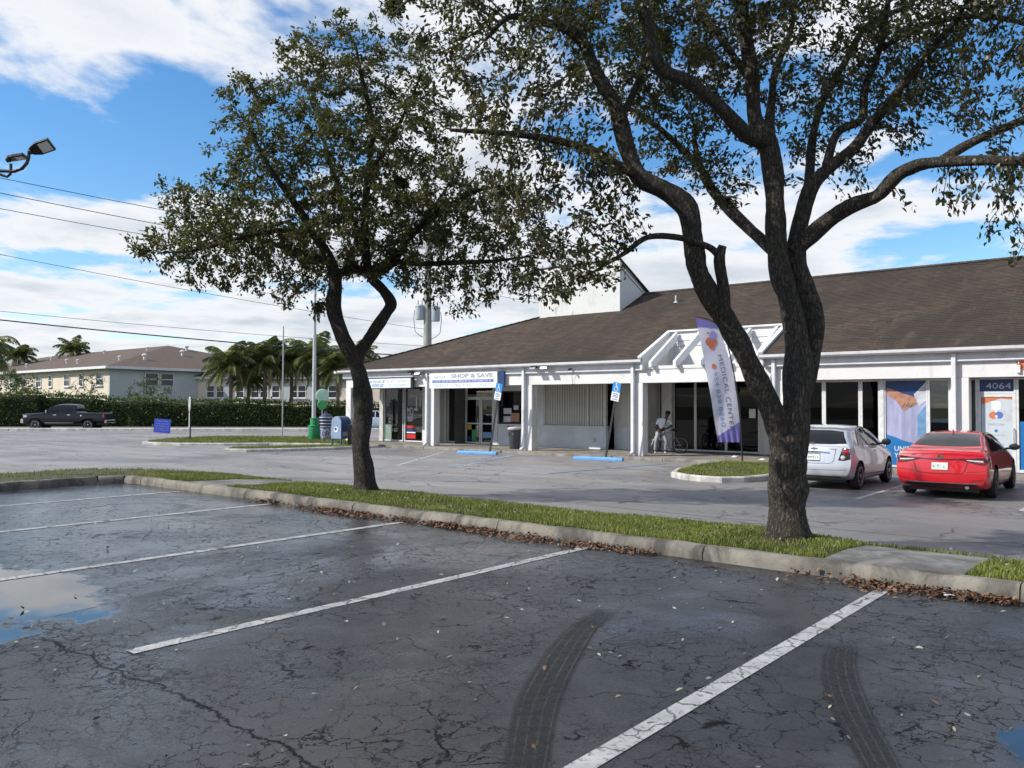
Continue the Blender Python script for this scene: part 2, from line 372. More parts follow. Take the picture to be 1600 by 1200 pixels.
M = {}
M['near'] = mat_near_asphalt()
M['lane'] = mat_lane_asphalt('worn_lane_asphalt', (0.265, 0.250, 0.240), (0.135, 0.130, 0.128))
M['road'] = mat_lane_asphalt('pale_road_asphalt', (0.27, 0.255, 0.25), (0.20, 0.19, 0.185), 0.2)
M['kerb'] = mat_concrete('weathered_kerb', (0.225, 0.205, 0.170), 0.95, 0.5)
M['kerbw'] = mat_concrete('bleached_kerb', (0.55, 0.535, 0.50), 0.35)
M['walk'] = mat_concrete('walkway_concrete', (0.30, 0.275, 0.24), 0.55)
M['slab'] = mat_concrete('pathway_slab', (0.22, 0.215, 0.20), 0.65)
M['line'] = mat_worn_paint('stall_line_paint', (0.46, 0.46, 0.45), (0.05, 0.05, 0.05), 0.5)
M['linew'] = mat_worn_paint('faded_line_paint', (0.55, 0.55, 0.54), (0.13, 0.125, 0.12), 0.7, 0.7)
M['lineb'] = mat_worn_paint('faded_blue_paint', (0.16, 0.36, 0.58), (0.14, 0.13, 0.125), 0.6, 0.7)
M['liney'] = mat_worn_paint('faded_yellow_paint', (0.42, 0.30, 0.10), (0.26, 0.22, 0.17), 0.8, 0.8)
M['soil'] = plain('lawn_soil', (0.060, 0.058, 0.028), 0.95, 0.4, 5, 0.5, 40)
M['far_lawn'] = plain('distant_ground', (0.075, 0.10, 0.04), 0.95, 0.3, 0.2)

def grass_mat(name, a, b, c):
    s = NT(name)
    oi = s.n('ShaderNodeAttribute'); oi.attribute_name = 'shade'
    f = s.noise(1.1, 5, 0.65)
    cc = s.mix(s.ramp(f, 0.32, 0.66), a, b)
    cc = s.mix(s.ramp(oi.outputs['Fac'], 0.66, 0.92, 0, 0.85, False), cc, c)
    s.fin(cc, 0.55, None, Specular_IOR_Level=0.3)
    tr = s.n('ShaderNodeBsdfTranslucent'); s.set(tr.inputs[0], cc); mx = s.n('ShaderNodeMixShader'); mx.inputs[0].default_value = 0.3
    s.L.new(s.b.outputs[0], mx.inputs[1]); s.L.new(tr.outputs[0], mx.inputs[2]); s.L.new(mx.outputs[0], s.out.inputs[0])
    return s.m
M['grass'] = grass_mat('lawn_grass', (0.105, 0.150, 0.024), (0.205, 0.255, 0.046), (0.31, 0.255, 0.12))

# ================================================================== GROUND SHEETS
def sheet(name, pts, mat, z=None, kind='structure', parent=None):
    mb = MB(); mb.add([(p[0], p[1], p[2] if len(p) > 2 else z) for p in pts], [tuple(range(len(pts)))])
    o = mb.build(name, mat, parent, fix=False)
    if parent is None: o['kind'] = kind
    return o
g0 = MB(); S_ = 1500
g0.add([(-S_, -S_, -0.05), (S_, -S_, -0.05), (S_, S_, -0.05), (-S_, S_, -0.05)], [(0, 1, 2, 3)])
g0.build('ground', M['far_lawn'], fix=False)['kind'] = 'structure'

# lot around the shops: one sheet that falls gently towards the building
mb = MB(); ys = [-60, 11, 12, 13.5, 15, 16.3, 17.5, 25.62]; xs = [-48, -30, -12, 6, 40]
mb.add([(x, y, lane_z(y)) for y in ys for x in xs], [(j * 5 + i, j * 5 + i + 1, (j + 1) * 5 + i + 1, (j + 1) * 5 + i) for j in range(len(ys) - 1) for i in range(4)])
mb.add([(-48, 25.62, 0), (-33.6, 25.62, 0), (-33.6, 62, 0), (-48, 62, 0)], [(0, 1, 2, 3)])
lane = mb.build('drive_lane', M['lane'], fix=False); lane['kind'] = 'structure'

# near parking lot, its own darker seal coat
near = sheet('parking_lot', [(-18.16, -40), (40, -40), (40, 8.46), (-18.16, 8.46)], M['near'], LOT_Z + 0.004)
def stripe(parent, mat, a, b, w, z, name='parking_line', zf=None):
    a = Vector(a); b = Vector(b); d = (b - a).normalized(); n_ = Vector((-d.y, d.x)) * w / 2; mb = MB()
    k = max(1, int((b - a).length / 0.6)); vs_ = []
    for i in range(k + 1):
        p = a.lerp(b, i / k)
        for sgn in (-1, 1):
            q = p + n_ * sgn; vs_.append((q.x, q.y, (zf(q.y) if zf else 0) + z))
    mb.add(vs_, [(2 * i, 2 * i + 2, 2 * i + 3, 2 * i + 1) for i in range(k)])
    o = mb.build(name, mat, parent, fix=False); return o
for x, y0 in ((-2.27, 2.72), (-5.71, 2.72), (-9.0, 2.70), (-12.35, 2.75), (-15.45, 2.8), (1.16, 2.7), (4.6, 2.7)):
    stripe(near, M['line'], (x, y0), (x + rng.uniform(-.02, .02), 8.30), 0.125, LOT_Z + 0.008)

# tyre marks
def mat_tyre():
    s = NT('tyre_mark_rubber'); uv = s.tc.outputs['UV']; q = s.n('ShaderNodeSeparateXYZ'); s.L.new(uv, q.inputs[0]); U, V = q.outputs[0], q.outputs[1]
    f = s.math('ABSOLUTE', s.math('SUBTRACT', s.math('FRACT', s.math('MULTIPLY', U, 4.6)), 0.5))
    gro = s.math('MULTIPLY', s.ramp(f, 0.34, 0.48), s.ramp(s.noise(3, 4, 0.6), 0.25, 0.7, 0.35, 1.0)); nz = s.noise(28, 5, 0.7)
    c = s.mix(s.math('MULTIPLY', gro, s.ramp(nz, 0.25, 0.6, 0.5, 1.0)), (0.017, 0.017, 0.017), (0.062, 0.058, 0.054))
    a = s.math('MULTIPLY', s.ramp(V, 0.0, 0.3), s.ramp(V, 1.0, 0.80)); a = s.math('MULTIPLY', a, s.math('MULTIPLY', s.ramp(U, 0, 0.16), s.ramp(U, 1, 0.84)))
    a = s.math('MULTIPLY', a, s.ramp(s.noise(14, 6, 0.72), 0.25, 0.6, 0.35, 0.78))
    s.fin(c, 0.6, s.bump(s.math('ADD', s.noise(90, 4, 0.7), gro), 0.3, 0.004), Alpha=a); return s.m
M['tyre_mark'] = mat_tyre()
def ribbon(pairs, z):
    # smooth through the measured left/right edge points
    def cat(p, t):
        n_ = len(p); i = min(int(t), n_ - 2); u = t - i; g_ = lambda k: Vector(p[min(max(k, 0), n_ - 1)])
        a, b, c, d = g_(i - 1), g_(i), g_(i + 1), g_(i + 2)
        return 0.5 * (2 * b + (c - a) * u + (2 * a - 5 * b + 4 * c - d) * u * u + (3 * b - a - 3 * c + d) * u ** 3)
    K = 40; Lf = [p[0] for p in pairs]; Rt = [p[1] for p in pairs]; me = bpy.data.meshes.new('tyre_mark'); v = []
    for i in range(K + 1):
        t = i / K * (len(pairs) - 1); a = cat(Lf, t); b = cat(Rt, t); v += [(a.x, a.y, z), (b.x, b.y, z)]
    me.from_pydata(v, [], [(2 * i, 2 * i + 1, 2 * i + 3, 2 * i + 2) for i in range(K)]); uvl = me.uv_layers.new(name='UVMap')
    for p in me.polygons:
        for li, vi in zip(p.loop_indices, p.vertices): uvl.data[li].uv = (vi % 2, (vi // 2) / K)
    return link('tyre_mark', me, M['tyre_mark'], near)
ribbon([((-2.30, 2.62), (-2.12, 2.72)), ((-2.57, 3.01), (-2.37, 3.15)), ((-3.06, 3.69), (-2.83, 3.88)), ((-3.46, 4.45), (-3.24, 4.68)), ((-3.80, 5.28), (-3.58, 5.42)), ((-3.96, 5.95), (-3.72, 6.02))], LOT_Z + 0.012)
ribbon([((-1.02, 3.70), (-0.86, 3.80)), ((-1.26, 4.12), (-1.08, 4.24)), ((-1.67, 4.87), (-1.46, 5.03)), ((-1.95, 5.56), (-1.73, 5.70)), ((-2.12, 6.22), (-1.90, 6.32))], LOT_Z + 0.012)

# ---- kerb around the near lot: segments with open joints
def kerb_run(parent, pts, w, z0, z1, mat, gap=0.012, batter=0.03):
    """kerb pieces between successive points, face on the right-hand side of the walking direction"""
    for a, b in zip(pts[:-1], pts[1:]):
        a = Vector(a); b = Vector(b); d = (b - a).normalized(); n_ = Vector((d.y, -d.x)); a2 = a + d * gap / 2; b2 = b - d * gap / 2
        k = max(1, int((b2 - a2).length / 0.35)); mb = MB(); vs_ = []
        for i in range(k + 1):
            p = a2.lerp(b2, i / k); j = [rng.uniform(-.006, .006) for _ in range(4)]
            prof = [(0, z0), (0 + j[0], z0 + (z1 - z0) * 0.5), (-batter * 0.7 + j[1], z1 - 0.035), (-batter - 0.028, z1 + j[2]), (-w, z1 + j[3]), (-w, z0)]
            vs_ += [(p.x + n_.x * o_, p.y + n_.y * o_, z_) for o_, z_ in prof]
        m_ = 6; fs = [(i * m_ + j, i * m_ + j + 1, (i + 1) * m_ + j + 1, (i + 1) * m_ + j) for i in range(k) for j in range(m_ - 1)]
        fs += [tuple(range(m_)), tuple(k * m_ + j for j in range(m_))]
        mb.add(vs_, fs); mb.build('kerb_segment', mat, parent, smooth=True)
kb = thing('kerb', None, None); kb['kind'] = 'structure'
pts = [(-18.16, -14 + 3.2 * i) for i in range(7)] + [(-18.16, 7.9), (-17.95, 8.36), (-17.4, 8.46)]
x = -16.45
while x < 9: pts.append((x, 8.46)); x += 3.05
kerb_run(kb, pts, 0.17, LOT_Z - 0.03, KERB_T, M['kerb'])

# ---- planted strip behind the kerb
def strip_z(x, y):
    a = max(0, (y - 8.63) / 2.4); b = max(0, (-18.33 - x) / 4.2)
    t = min(1.0, math.hypot(a, b)); nz = 0.03 * math.sin(x * 1.3 + 1) * math.sin(y * 1.9)
    return 0.365 * (1 - t) + 0.235 * t + nz * t * (1 - t) * 2 + 0.035 * math.sin(math.pi * t)
def strip_back(x):          # far edge of the strip for a given x
    return 11.05 + 0.13 * math.sin(x * 0.9) + 0.07 * math.sin(x * 2.7 + 1) - 0.62 * min(1, max(0, (x + 4.6) / 1.6))
SLABS = [(-2.98, -1.68, 10.12), (-15.75, -14.35, 10.75)]
def in_strip(x, y):
    for x0, x1, y1 in SLABS:
        if x0 - .02 < x < x1 + .02 and y < y1: return False
    if x > -18.33: return 8.64 < y < strip_back(x)
    # left arm with a rounded outer corner
    if y > 8.6: return math.hypot((x + 18.3) / 4.3, (y - 8.6) / 2.45) < 1
    return x > -22.6 + 0.25 * math.sin(y * 1.1)
mb = MB(); step = 0.3; gx = np.arange(-24, 12, step); gy = np.arange(-10, 12, step); idx = {}
vs_ = []; fs = []
def vid(i, j):
    if (i, j) not in idx:
        idx[(i, j)] = len(vs_); xx, yy = gx[i], gy[j]; vs_.append((xx, yy, strip_z(xx, yy) - 0.005))
    return idx[(i, j)]
for i in range(len(gx) - 1):
    for j in range(len(gy) - 1):
        cx, cy = gx[i] + step / 2, gy[j] + step / 2
        if (cx > -18.45 and cy < 8.45): continue
        ok = in_strip(cx, cy) or in_strip(cx, max(cy, 8.7)) if cx > -18.33 else in_strip(cx, cy)
        if ok: fs.append((vid(i, j), vid(i + 1, j), vid(i + 1, j + 1), vid(i, j + 1)))
# trim anything that would poke through the kerb
vs_ = [(v[0], max(v[1], 8.6) if v[0] > -18.25 else v[1], v[2]) for v in vs_]
mb.add(vs_, fs); verge = mb.build('grass_verge', M['soil'], smooth='all', fix=False); verge['kind'] = 'structure'
for x0, x1, y1 in SLABS:
    n_ = 2; st = (y1 - 8.63) / n_
    for k in range(n_):
        ya, yb = 8.635 + k * st, 8.635 + (k + 1) * st - 0.015
        mbx = MB(); v = [(x, y, z) for x in (x0, x1) for y in (ya, yb) for z in (0.2, strip_z((x0 + x1) / 2, y) + 0.012)]
        mbx.add(v, [(0, 1, 3, 2), (4, 6, 7, 5), (0, 4, 5, 1), (2, 3, 7, 6), (0, 2, 6, 4), (1, 5, 7, 3)]); mbx.build('path_slab', M['slab'], verge, bevel=0.008)

# ---- grass blades
def blades(name, pts, mat, h0, h1, w, parent=None, seed=1, lean=0.5):
    """pts: list of (x, y, z); every blade is two triangles tapering to a bent tip"""
    r_ = np.random.RandomState(seed); n_ = len(pts); P = np.array(pts, dtype=np.float32)
    a = r_.uniform(0, 2 * math.pi, n_); h = r_.uniform(h0, h1, n_); ww = w * r_.uniform(0.6, 1.3, n_); ln = lean * r_.uniform(0.1, 1.0, n_)
    dx, dy = np.cos(a), np.sin(a); sx, sy = -dy, dx
    v = np.zeros((n_, 5, 3), np.float32)
    v[:, 0] = P + np.stack([sx * ww / 2, sy * ww / 2, 0 * h], 1); v[:, 1] = P - np.stack([sx * ww / 2, sy * ww / 2, 0 * h], 1)
    mid = P + np.stack([dx * ln * h * .35, dy * ln * h * .35, h * .6], 1)
    v[:, 2] = mid - np.stack([sx * ww * .4, sy * ww * .4, 0 * h], 1); v[:, 3] = mid + np.stack([sx * ww * .4, sy * ww * .4, 0 * h], 1)
    v[:, 4] = P + np.stack([dx * ln * h, dy * ln * h, h * (1 - .25 * ln)], 1)
    base = (np.arange(n_) * 5)[:, None]
    f = np.concatenate([base + np.array([0, 1, 2]), base + np.array([0, 2, 3]), base + np.array([3, 2, 4])], 1).reshape(-1, 3)
    me = bpy.data.meshes.new(name); fast_mesh(me, v.reshape(-1, 3), f)
    at = me.attributes.new('shade', 'FLOAT', 'FACE'); at.data.foreach_set('value', np.repeat(r_.uniform(0, 1, n_), 3).astype(np.float32))
    return link(name, me, mat, parent)
def fast_mesh(me, v, f):
    v = np.ascontiguousarray(v, np.float32); f = np.ascontiguousarray(f, np.int32); k = f.shape[1]
    me.vertices.add(len(v)); me.vertices.foreach_set('co', v.ravel())
    me.loops.add(f.size); me.loops.foreach_set('vertex_index', f.ravel())
    me.polygons.add(len(f)); me.polygons.foreach_set('loop_start', np.arange(0, f.size, k, dtype=np.int32)); me.polygons.foreach_set('loop_total', np.full(len(f), k, np.int32))
    me.update(calc_edges=True)
TREES = [(-3.85, 10.0), (-12.14, 10.27)]
pp = []
for _ in range(330000):
    x = rng.uniform(-23.5, 3.5)
    if x < -18.3 and rng.random() < 0.6: continue
    y = rng.uniform(-1, 11.4) if x < -18.4 else rng.uniform(8.62, 11.35)
    if not in_strip(x, y): continue
    nearness = 1.0 if x > -8 else (0.75 if x > -18 else 0.5)
    bald = math.sin(x * 1.7 + math.sin(y * 2.1) * 2) * math.sin(y * 3.1 + x * .6)
    edge = min(1, (strip_back(x) - y) / 0.35 + 0.25) if x > -18.3 else 1
    k = nearness * (0.18 if bald > 0.62 else 0.55 if bald > .3 else 1.0) * edge
    if any((x - a) ** 2 + (y - b) ** 2 < (0.33 if i == 0 else 0.27) ** 2 for i, (a, b) in enumerate(TREES)): continue
    if rng.random() > k: continue
    pp.append((x, y, strip_z(x, y) - 0.006))
tag(blades('lawn_grass', pp, M['grass'], 0.015, 0.075, 0.011, seed=3), 'short sunlit green lawn grass on the strip behind the concrete kerb', 'grass', kind='stuff')

# ================================================================== ISLANDS
def island(name, poly, z1, kmat, label, dens, seed, kw=0.15, hgt=(0.03, 0.09), wid=0.016):
    """kerbed planting bed: kerb pieces round the outline, soil, grass"""
    root = thing(name, None, None); root['kind'] = 'structure'
    P = [Vector(p) for p in poly]; n_ = len(P)
    area = sum(P[i].x * P[(i + 1) % n_].y - P[(i + 1) % n_].x * P[i].y for i in range(n_)) / 2
    if area < 0: P.reverse()
    def off(d):
        o = []
        for i in range(n_):
            e1 = (P[i] - P[i - 1]).normalized(); e2 = (P[(i + 1) % n_] - P[i]).normalized()
            b = (Vector((-e1.y, e1.x)) + Vector((-e2.y, e2.x)));
            b = b / max(0.35, b.length_squared / 2); o.append(P[i] + b * d)
        return o
    I = off(kw)
    for i in range(n_):
        j = (i + 1) % n_; mb = MB(); zb = lane_z(P[i].y) - 0.03
        a, b, c, d = P[i], P[j], I[j], I[i]; e = (b - a).normalized() * 0.004
        q = [a + e, b - e, c - e, d + e]; k = 0.03
        top = [q[0].lerp(q[3], k / kw * 1.2), q[1].lerp(q[2], k / kw * 1.2), q[2], q[3]]
        v = [(p.x, p.y, zb) for p in q] + [(q[0].x, q[0].y, z1 - .03), (q[1].x, q[1].y, z1 - .03)] + [(p.x, p.y, z1) for p in top]
        mb.add(v, [(0, 1, 5, 4), (4, 5, 7, 6), (6, 7, 8, 9), (2, 3, 9, 8), (1, 2, 8, 7, 5), (3, 0, 4, 6, 9), (3, 2, 1, 0)])
        mb.build('kerb_segment', kmat, root)
    cen = sum(I, Vector((0, 0))) / n_
    mb = MB(); mb.add([(p.x, p.y, z1 - 0.03) for p in I] + [(cen.x, cen.y, z1 + 0.03)], [(i, (i + 1) % n_, n_) for i in range(n_)])
    mb.build('soil_bed', M['soil'], root, fix=False)
    r_ = random.Random(seed); pts_ = []
    x0, x1 = min(p.x for p in I), max(p.x for p in I); y0, y1 = min(p.y for p in I), max(p.y for p in I)
    def inside(x, y):
        c = False
        for i in range(n_):
            a, b = I[i], I[i - 1]
            if (a.y > y) != (b.y > y) and x < (b.x - a.x) * (y - a.y) / (b.y - a.y) + a.x: c = not c
        return c
    for _ in range(int(dens * (x1 - x0) * (y1 - y0))):
        x, y = r_.uniform(x0, x1), r_.uniform(y0, y1)
        if inside(x, y): pts_.append((x, y, z1 - 0.02))
    g_ = blades('island_grass', pts_, M['grass'], hgt[0], hgt[1], wid, None, seed)
    tag(g_, label, 'grass', kind='stuff')
def V2(x, y): return (x, y)
isl = [(-11.95, 25.45), (-11.9, 23.0), (-11.55, 21.3), (-11.1, 20.2), (-10.5, 19.65), (-9.8, 19.42), (-9.25, 19.5), (-8.85, 19.95), (-8.66, 20.8), (-8.6, 22.5), (-8.6, 25.45)]
island('shop_island', isl, 0.15, M['kerbw'], 'bright green grass on the rounded kerbed island under the feather flag', 900, 21)
gp = lambda px, py: tuple(ground(px, py, 0.0).xy)
islA = [gp(222, 694), gp(245, 695.5), gp(282, 696.3), gp(350, 696.5), gp(420, 696), gp(490, 697), gp(548, 698.5), gp(556, 694), gp(545, 686.5), gp(420, 686), gp(345, 685.5), gp(270, 688.5)]
island('road_island', islA, 0.13, M['kerbw'], 'green grass on the long roadside island around the street light', 260, 22, 0.18, (0.05, 0.14), 0.03)
islB = [gp(348, 706), gp(385, 706.5), gp(440, 705.5), gp(520, 703), gp(575, 700.8), gp(575, 698.2), gp(500, 699.2), gp(420, 701.3), gp(362, 703)]
island('entrance_island', islB, 0.13, M['kerbw'], 'narrow strip of grass on the low island at the lot entrance', 300, 23, 0.18, (0.04, 0.10), 0.03)

# ================================================================== ROAD, MEDIAN, FAR CARRIAGEWAY
rd = Vector((12.0, 12.6)).normalized(); rn = Vector((rd.y, -rd.x))            # along the road, and towards the lot
rp = Vector((-58.44, 27.47))                                                   # foot of the median kerb
def road_pt(along, off): q = rp + rd * along + rn * off; return (q.x, q.y)
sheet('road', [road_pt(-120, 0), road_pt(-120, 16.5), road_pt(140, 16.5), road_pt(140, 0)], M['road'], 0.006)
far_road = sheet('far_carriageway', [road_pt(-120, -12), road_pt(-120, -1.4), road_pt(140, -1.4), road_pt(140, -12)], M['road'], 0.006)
med = thing('median', None, None); med['kind'] = 'structure'
for k in range(-12, 15):
    a0, a1 = k * 8.0 + 0.02, k * 8.0 + 7.98; mb = MB()
    v = [(*road_pt(a, o_), z) for a in (a0, a1) for o_, z in ((0, -0.02), (-0.03, 0.17), (-0.06, 0.2), (-1.38, 0.2), (-1.4, -0.02))]
    mb.add(v, [(0, 1, 6, 5), (1, 2, 7, 6), (2, 3, 8, 7), (3, 4, 9, 8), (0, 4, 3, 2, 1), (5, 6, 7, 8, 9)]); mb.build('kerb_segment', M['kerbw'], med)
rt = bpy.data.objects['road']
for a, b in (((0, 693.0), (38, 692.5)), ((38, 692.5), (76, 699.0)), ((86, 700.5), (228, 697.5)), ((0, 688), (150, 687.4))):
    stripe(rt, M['linew'], gp(*a), gp(*b), 0.16, 0.012)

# ---- markings of the shop-side stalls
for a, b in (((-5.62, 25.3), (-5.5, 18.0)), ((-2.55, 25.3), (-2.5, 18.0)), ((0.5, 25.3), (0.55, 18.0))):
    stripe(lane, M['linew'], a, b, 0.11, 0.006, zf=lane_z)
for a, b in (((-24.1, 24.6), (-19.7, 17.9)), ((-20.4, 24.5), (-17.7, 18.5)), ((-19.7, 17.9), (-17.9, 18.45))):
    stripe(lane, M['linew'], a, b, 0.12, 0.006, zf=lane_z)
for a, b in (((-13.7, 24.6), (-14.25, 18.8)), ((-17.9, 18.5), (-20.2, 24.4))):
    stripe(lane, M['lineb'], a, b, 0.12, 0.010, zf=lane_z)

# ---- walkway in front of the shops: slabs with joints
ww = thing('walkway', None, None); ww['kind'] = 'structure'
x = -33.6
while x < 14:
    mb = MB(); mb.box(x + .006, x + 2.394, 25.6, 28.2, -0.05, 0.10); mb.build('walkway_slab', M['walk'], ww, bevel=0.012, seg=1)
    mb = MB(); mb.box(x + .006, x + 2.394, 28.215, 31.0, -0.05, 0.10); mb.build('walkway_slab', M['walk'], ww, bevel=0.012, seg=1)
    x += 2.4
stripe(ww, M['liney'], (-21.0, 25.68), (-17.2, 25.68), 0.13, 0.104, 'kerb_paint')
# ================================================================== SHOPPING PLAZA
def fx(px, Y):
    a = ray(px, 650); return a[0] / a[1] * Y
def fz(px, py, Y):
    a = ray(px, py); return CAM_H + a[2] / a[1] * Y
def mat_stucco(name, base, dirt=0.5):
    s = NT(name)
    c = s.mix(s.ramp(s.noise(0.9, 5, 0.6), 0.3, 0.7), c3(base, 0.93), base)
    d = s.ramp(s.noise(1.6, 7, 0.72, s.map((1, 1, 0.35)), 0.7), 0.52, 0.74, 0, dirt)
    c = s.mix(d, c, (0.30, 0.29, 0.27))
    d2 = s.ramp(s.noise(3.3, 6, 0.72, s.map((1.5, 1.5, 0.18), (3, 1, 8)), 0.4), 0.60, 0.76, 0, dirt * 0.8)
    c = s.mix(d2, c, (0.20, 0.19, 0.18))
    return s.fin(c, 0.8, s.bump(s.noise(55, 5, 0.7), 0.25, 0.008))
def mat_shingle():
    s = NT('brown_shingles'); P = s.P
    br = s.n('ShaderNodeTexBrick'); s.L.new(P, br.inputs[0]); br.inputs['Scale'].default_value = 1.0
    br.inputs['Brick Width'].default_value = 0.31; br.inputs['Row Height'].default_value = 0.13; br.inputs['Mortar Size'].default_value = 0.006
    br.inputs['Mortar Smooth'].default_value = 0.3; br.offset = 0.37; br.inputs['Color1'].default_value = (0, 0, 0, 1); br.inputs['Color2'].default_value = (1, 1, 1, 1)
    br.inputs['Mortar'].default_value = (0.4, 0.4, 0.4, 1)
    c = s.mix(br.outputs['Color'], (0.038, 0.026, 0.018), (0.088, 0.060, 0.042))
    c = s.mix(s.ramp(s.noise(0.35, 6, 0.65, s.map((1, 0.5, 1)), 0.6), 0.36, 0.64), c, (0.036, 0.027, 0.020))
    c = s.mix(s.ramp(s.noise(1.3, 6, 0.7, s.map((1.6, 0.3, 1), (3, 9, 0)), 0.5), 0.52, 0.72, 0, 0.55), c, (0.115, 0.082, 0.056))
    c = s.mix(s.ramp(s.noise(9, 5, 0.7), 0.56, 0.74, 0, 0.4), c, (0.105, 0.080, 0.058))
    c = s.mix(s.math('MULTIPLY', br.outputs['Fac'], 0.7), c, (0.012, 0.010, 0.009))
    h = s.math('SUBTRACT', s.math('ADD', s.noise(80, 3, 0.7), s.math('MULTIPLY', br.outputs['Color'], 0.8)), s.math('MULTIPLY', br.outputs['Fac'], 1.5))
    return s.fin(c, 0.9, s.bump(h, 0.5, 0.01))
def mat_glass(name, tint=(0.75, 0.82, 0.80), rough=0.01, refl=1.0):
    s = NT(name); s.N.remove(s.b)
    tr = s.n('ShaderNodeBsdfTransparent'); tr.inputs[0].default_value = (*tint, 1); gl = s.n('ShaderNodeBsdfGlossy'); gl.inputs['Roughness'].default_value = rough
    fr = s.n('ShaderNodeFresnel'); fr.inputs[0].default_value = 1.52; mx = s.n('ShaderNodeMixShader')
    f = s.math('ADD', s.math('MULTIPLY', fr.outputs[0], 1.3 * refl), 0.02 * refl, None, True)
    s.L.new(f, mx.inputs[0]); s.L.new(tr.outputs[0], mx.inputs[1]); s.L.new(gl.outputs[0], mx.inputs[2]); s.L.new(mx.outputs[0], s.out.inputs[0])
    return s.m
M['stucco'] = mat_stucco('white_stucco', (0.72, 0.72, 0.71)); M['stucco_dirty'] = mat_stucco('stained_stucco', (0.66, 0.67, 0.65), 0.9)
M['trim'] = plain('white_trim_paint', (0.70, 0.71, 0.73), 0.45, 0.08, 3, dirt=0.45, dcol=(0.35, 0.34, 0.33)); M['shingle'] = mat_shingle()
M['glass'] = mat_glass('shop_glass'); M['dark_glass'] = mat_glass('tinted_glass', (0.05, 0.055, 0.06), 0.01, 0.22)
M['alu'] = plain('white_aluminium', (0.66, 0.67, 0.66), 0.4, 0.1, 8, dirt=0.2)
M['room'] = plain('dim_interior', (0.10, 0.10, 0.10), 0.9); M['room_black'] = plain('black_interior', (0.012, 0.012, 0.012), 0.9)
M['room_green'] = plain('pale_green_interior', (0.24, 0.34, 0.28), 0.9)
M['panel'] = plain('beige_shutter_metal', (0.62, 0.61, 0.56), 0.5, 0.1, 2, dirt=0.3, dcol=(0.3, 0.28, 0.24), stretch=(6, 1, 0.4))
M['grey_wall'] = plain('grey_painted_block', (0.64, 0.67, 0.67), 0.75, 0.12, 1.2, 0.2, 30, dirt=0.35, dcol=(0.32, 0.31, 0.29)); M['soffit'] = plain('soffit_boards', (0.42, 0.42, 0.42), 0.8, 0.15, 3)
M['black'] = plain('black_plastic', (0.014, 0.014, 0.015), 0.45, 0.2, 20); M['dark_metal'] = plain('dark_metal', (0.05, 0.055, 0.06), 0.4, 0.2, 10, Metallic=0.7)
M['steel'] = plain('galvanised_steel', (0.42, 0.44, 0.45), 0.42, 0.15, 6, Metallic=0.75)
M['white'] = plain('white_plastic', (0.78, 0.79, 0.80), 0.4, 0.05, 5); M['sign_face'] = plain('white_sign_face', (0.74, 0.79, 0.82), 0.35, 0.05, 2)
M['blue_ink'] = plain('blue_print', (0.10, 0.16, 0.45), 0.45, 0.12, 30); M['grey_ink'] = plain('grey_print', (0.34, 0.38, 0.42), 0.45, 0.1, 30); M['pale_ink'] = plain('pale_print', (0.50, 0.60, 0.62), 0.5, 0.1, 30)
M['red'] = plain('red_print', (0.55, 0.025, 0.03), 0.4, 0.1, 20); M['navy'] = plain('navy_print', (0.012, 0.045, 0.16), 0.35, 0.1, 9)
M['deep_blue'] = plain('poster_blue', (0.015, 0.15, 0.40), 0.35, 0.12, 3); M['skin_print'] = plain('printed_skin', (0.40, 0.20, 0.13), 0.4, 0.25, 9)
M['lilac'] = plain('printed_lilac', (0.34, 0.35, 0.52), 0.4, 0.25, 1.5, stretch=(3, 1, 0.5)); M['pale_blue'] = plain('printed_pale_blue', (0.13, 0.27, 0.45), 0.4, 0.2, 3); M['pale_cloth'] = plain('printed_pale_cloth', (0.52, 0.54, 0.60), 0.4, 0.2, 4)
M['orange'] = plain('orange_print', (0.62, 0.18, 0.07), 0.4, 0.1, 20); M['green'] = plain('green_print', (0.05, 0.30, 0.10), 0.4, 0.1, 20)
M['yellow'] = plain('yellow_packaging', (0.60, 0.42, 0.04), 0.4, 0.2, 20); M['teal'] = plain('teal_packaging', (0.10, 0.38, 0.42), 0.4, 0.3, 14)

PO = Vector((-16, 26.3, 0))
plaza = thing('shopping_plaza', 'long single-storey white stucco shop row with brown shingle roof and arcade', 'building', PO)
def pb(): return MB(PO)
def part(name, mat, mb, **k): return mb.build(name, mat, k.pop('parent', plaza), **k)
def boxp(name, mat, x0, x1, y0, y1, z0, z1, bevel=0.006, **k):
    return part(name, mat, pb().box(x0, x1, y0, y1, z0, z1), bevel=bevel, **k)
XL, XR = -33.0, 13.0
# ---- columns with downspouts
for i, cx in enumerate((-32.6, -26.72, -21.05, -15.83, -10.45, -5.12, 0.4, 6.0, 11.6)):
    c_ = boxp('column', M['stucco'], cx - .19, cx + .19, 26.36, 26.74, 0.10, 2.795, 0.012)
    if i:
        d_ = pb(); d_.box(cx - .235, cx - .115, 26.20, 26.352, 0.22, 3.5); d_.bar((cx - .175, 26.27, 0.25), (cx - .175, 26.08, 0.13), 0.11, 0.09)
        part('downspout', M['trim'], d_, parent=c_, bevel=0.015)
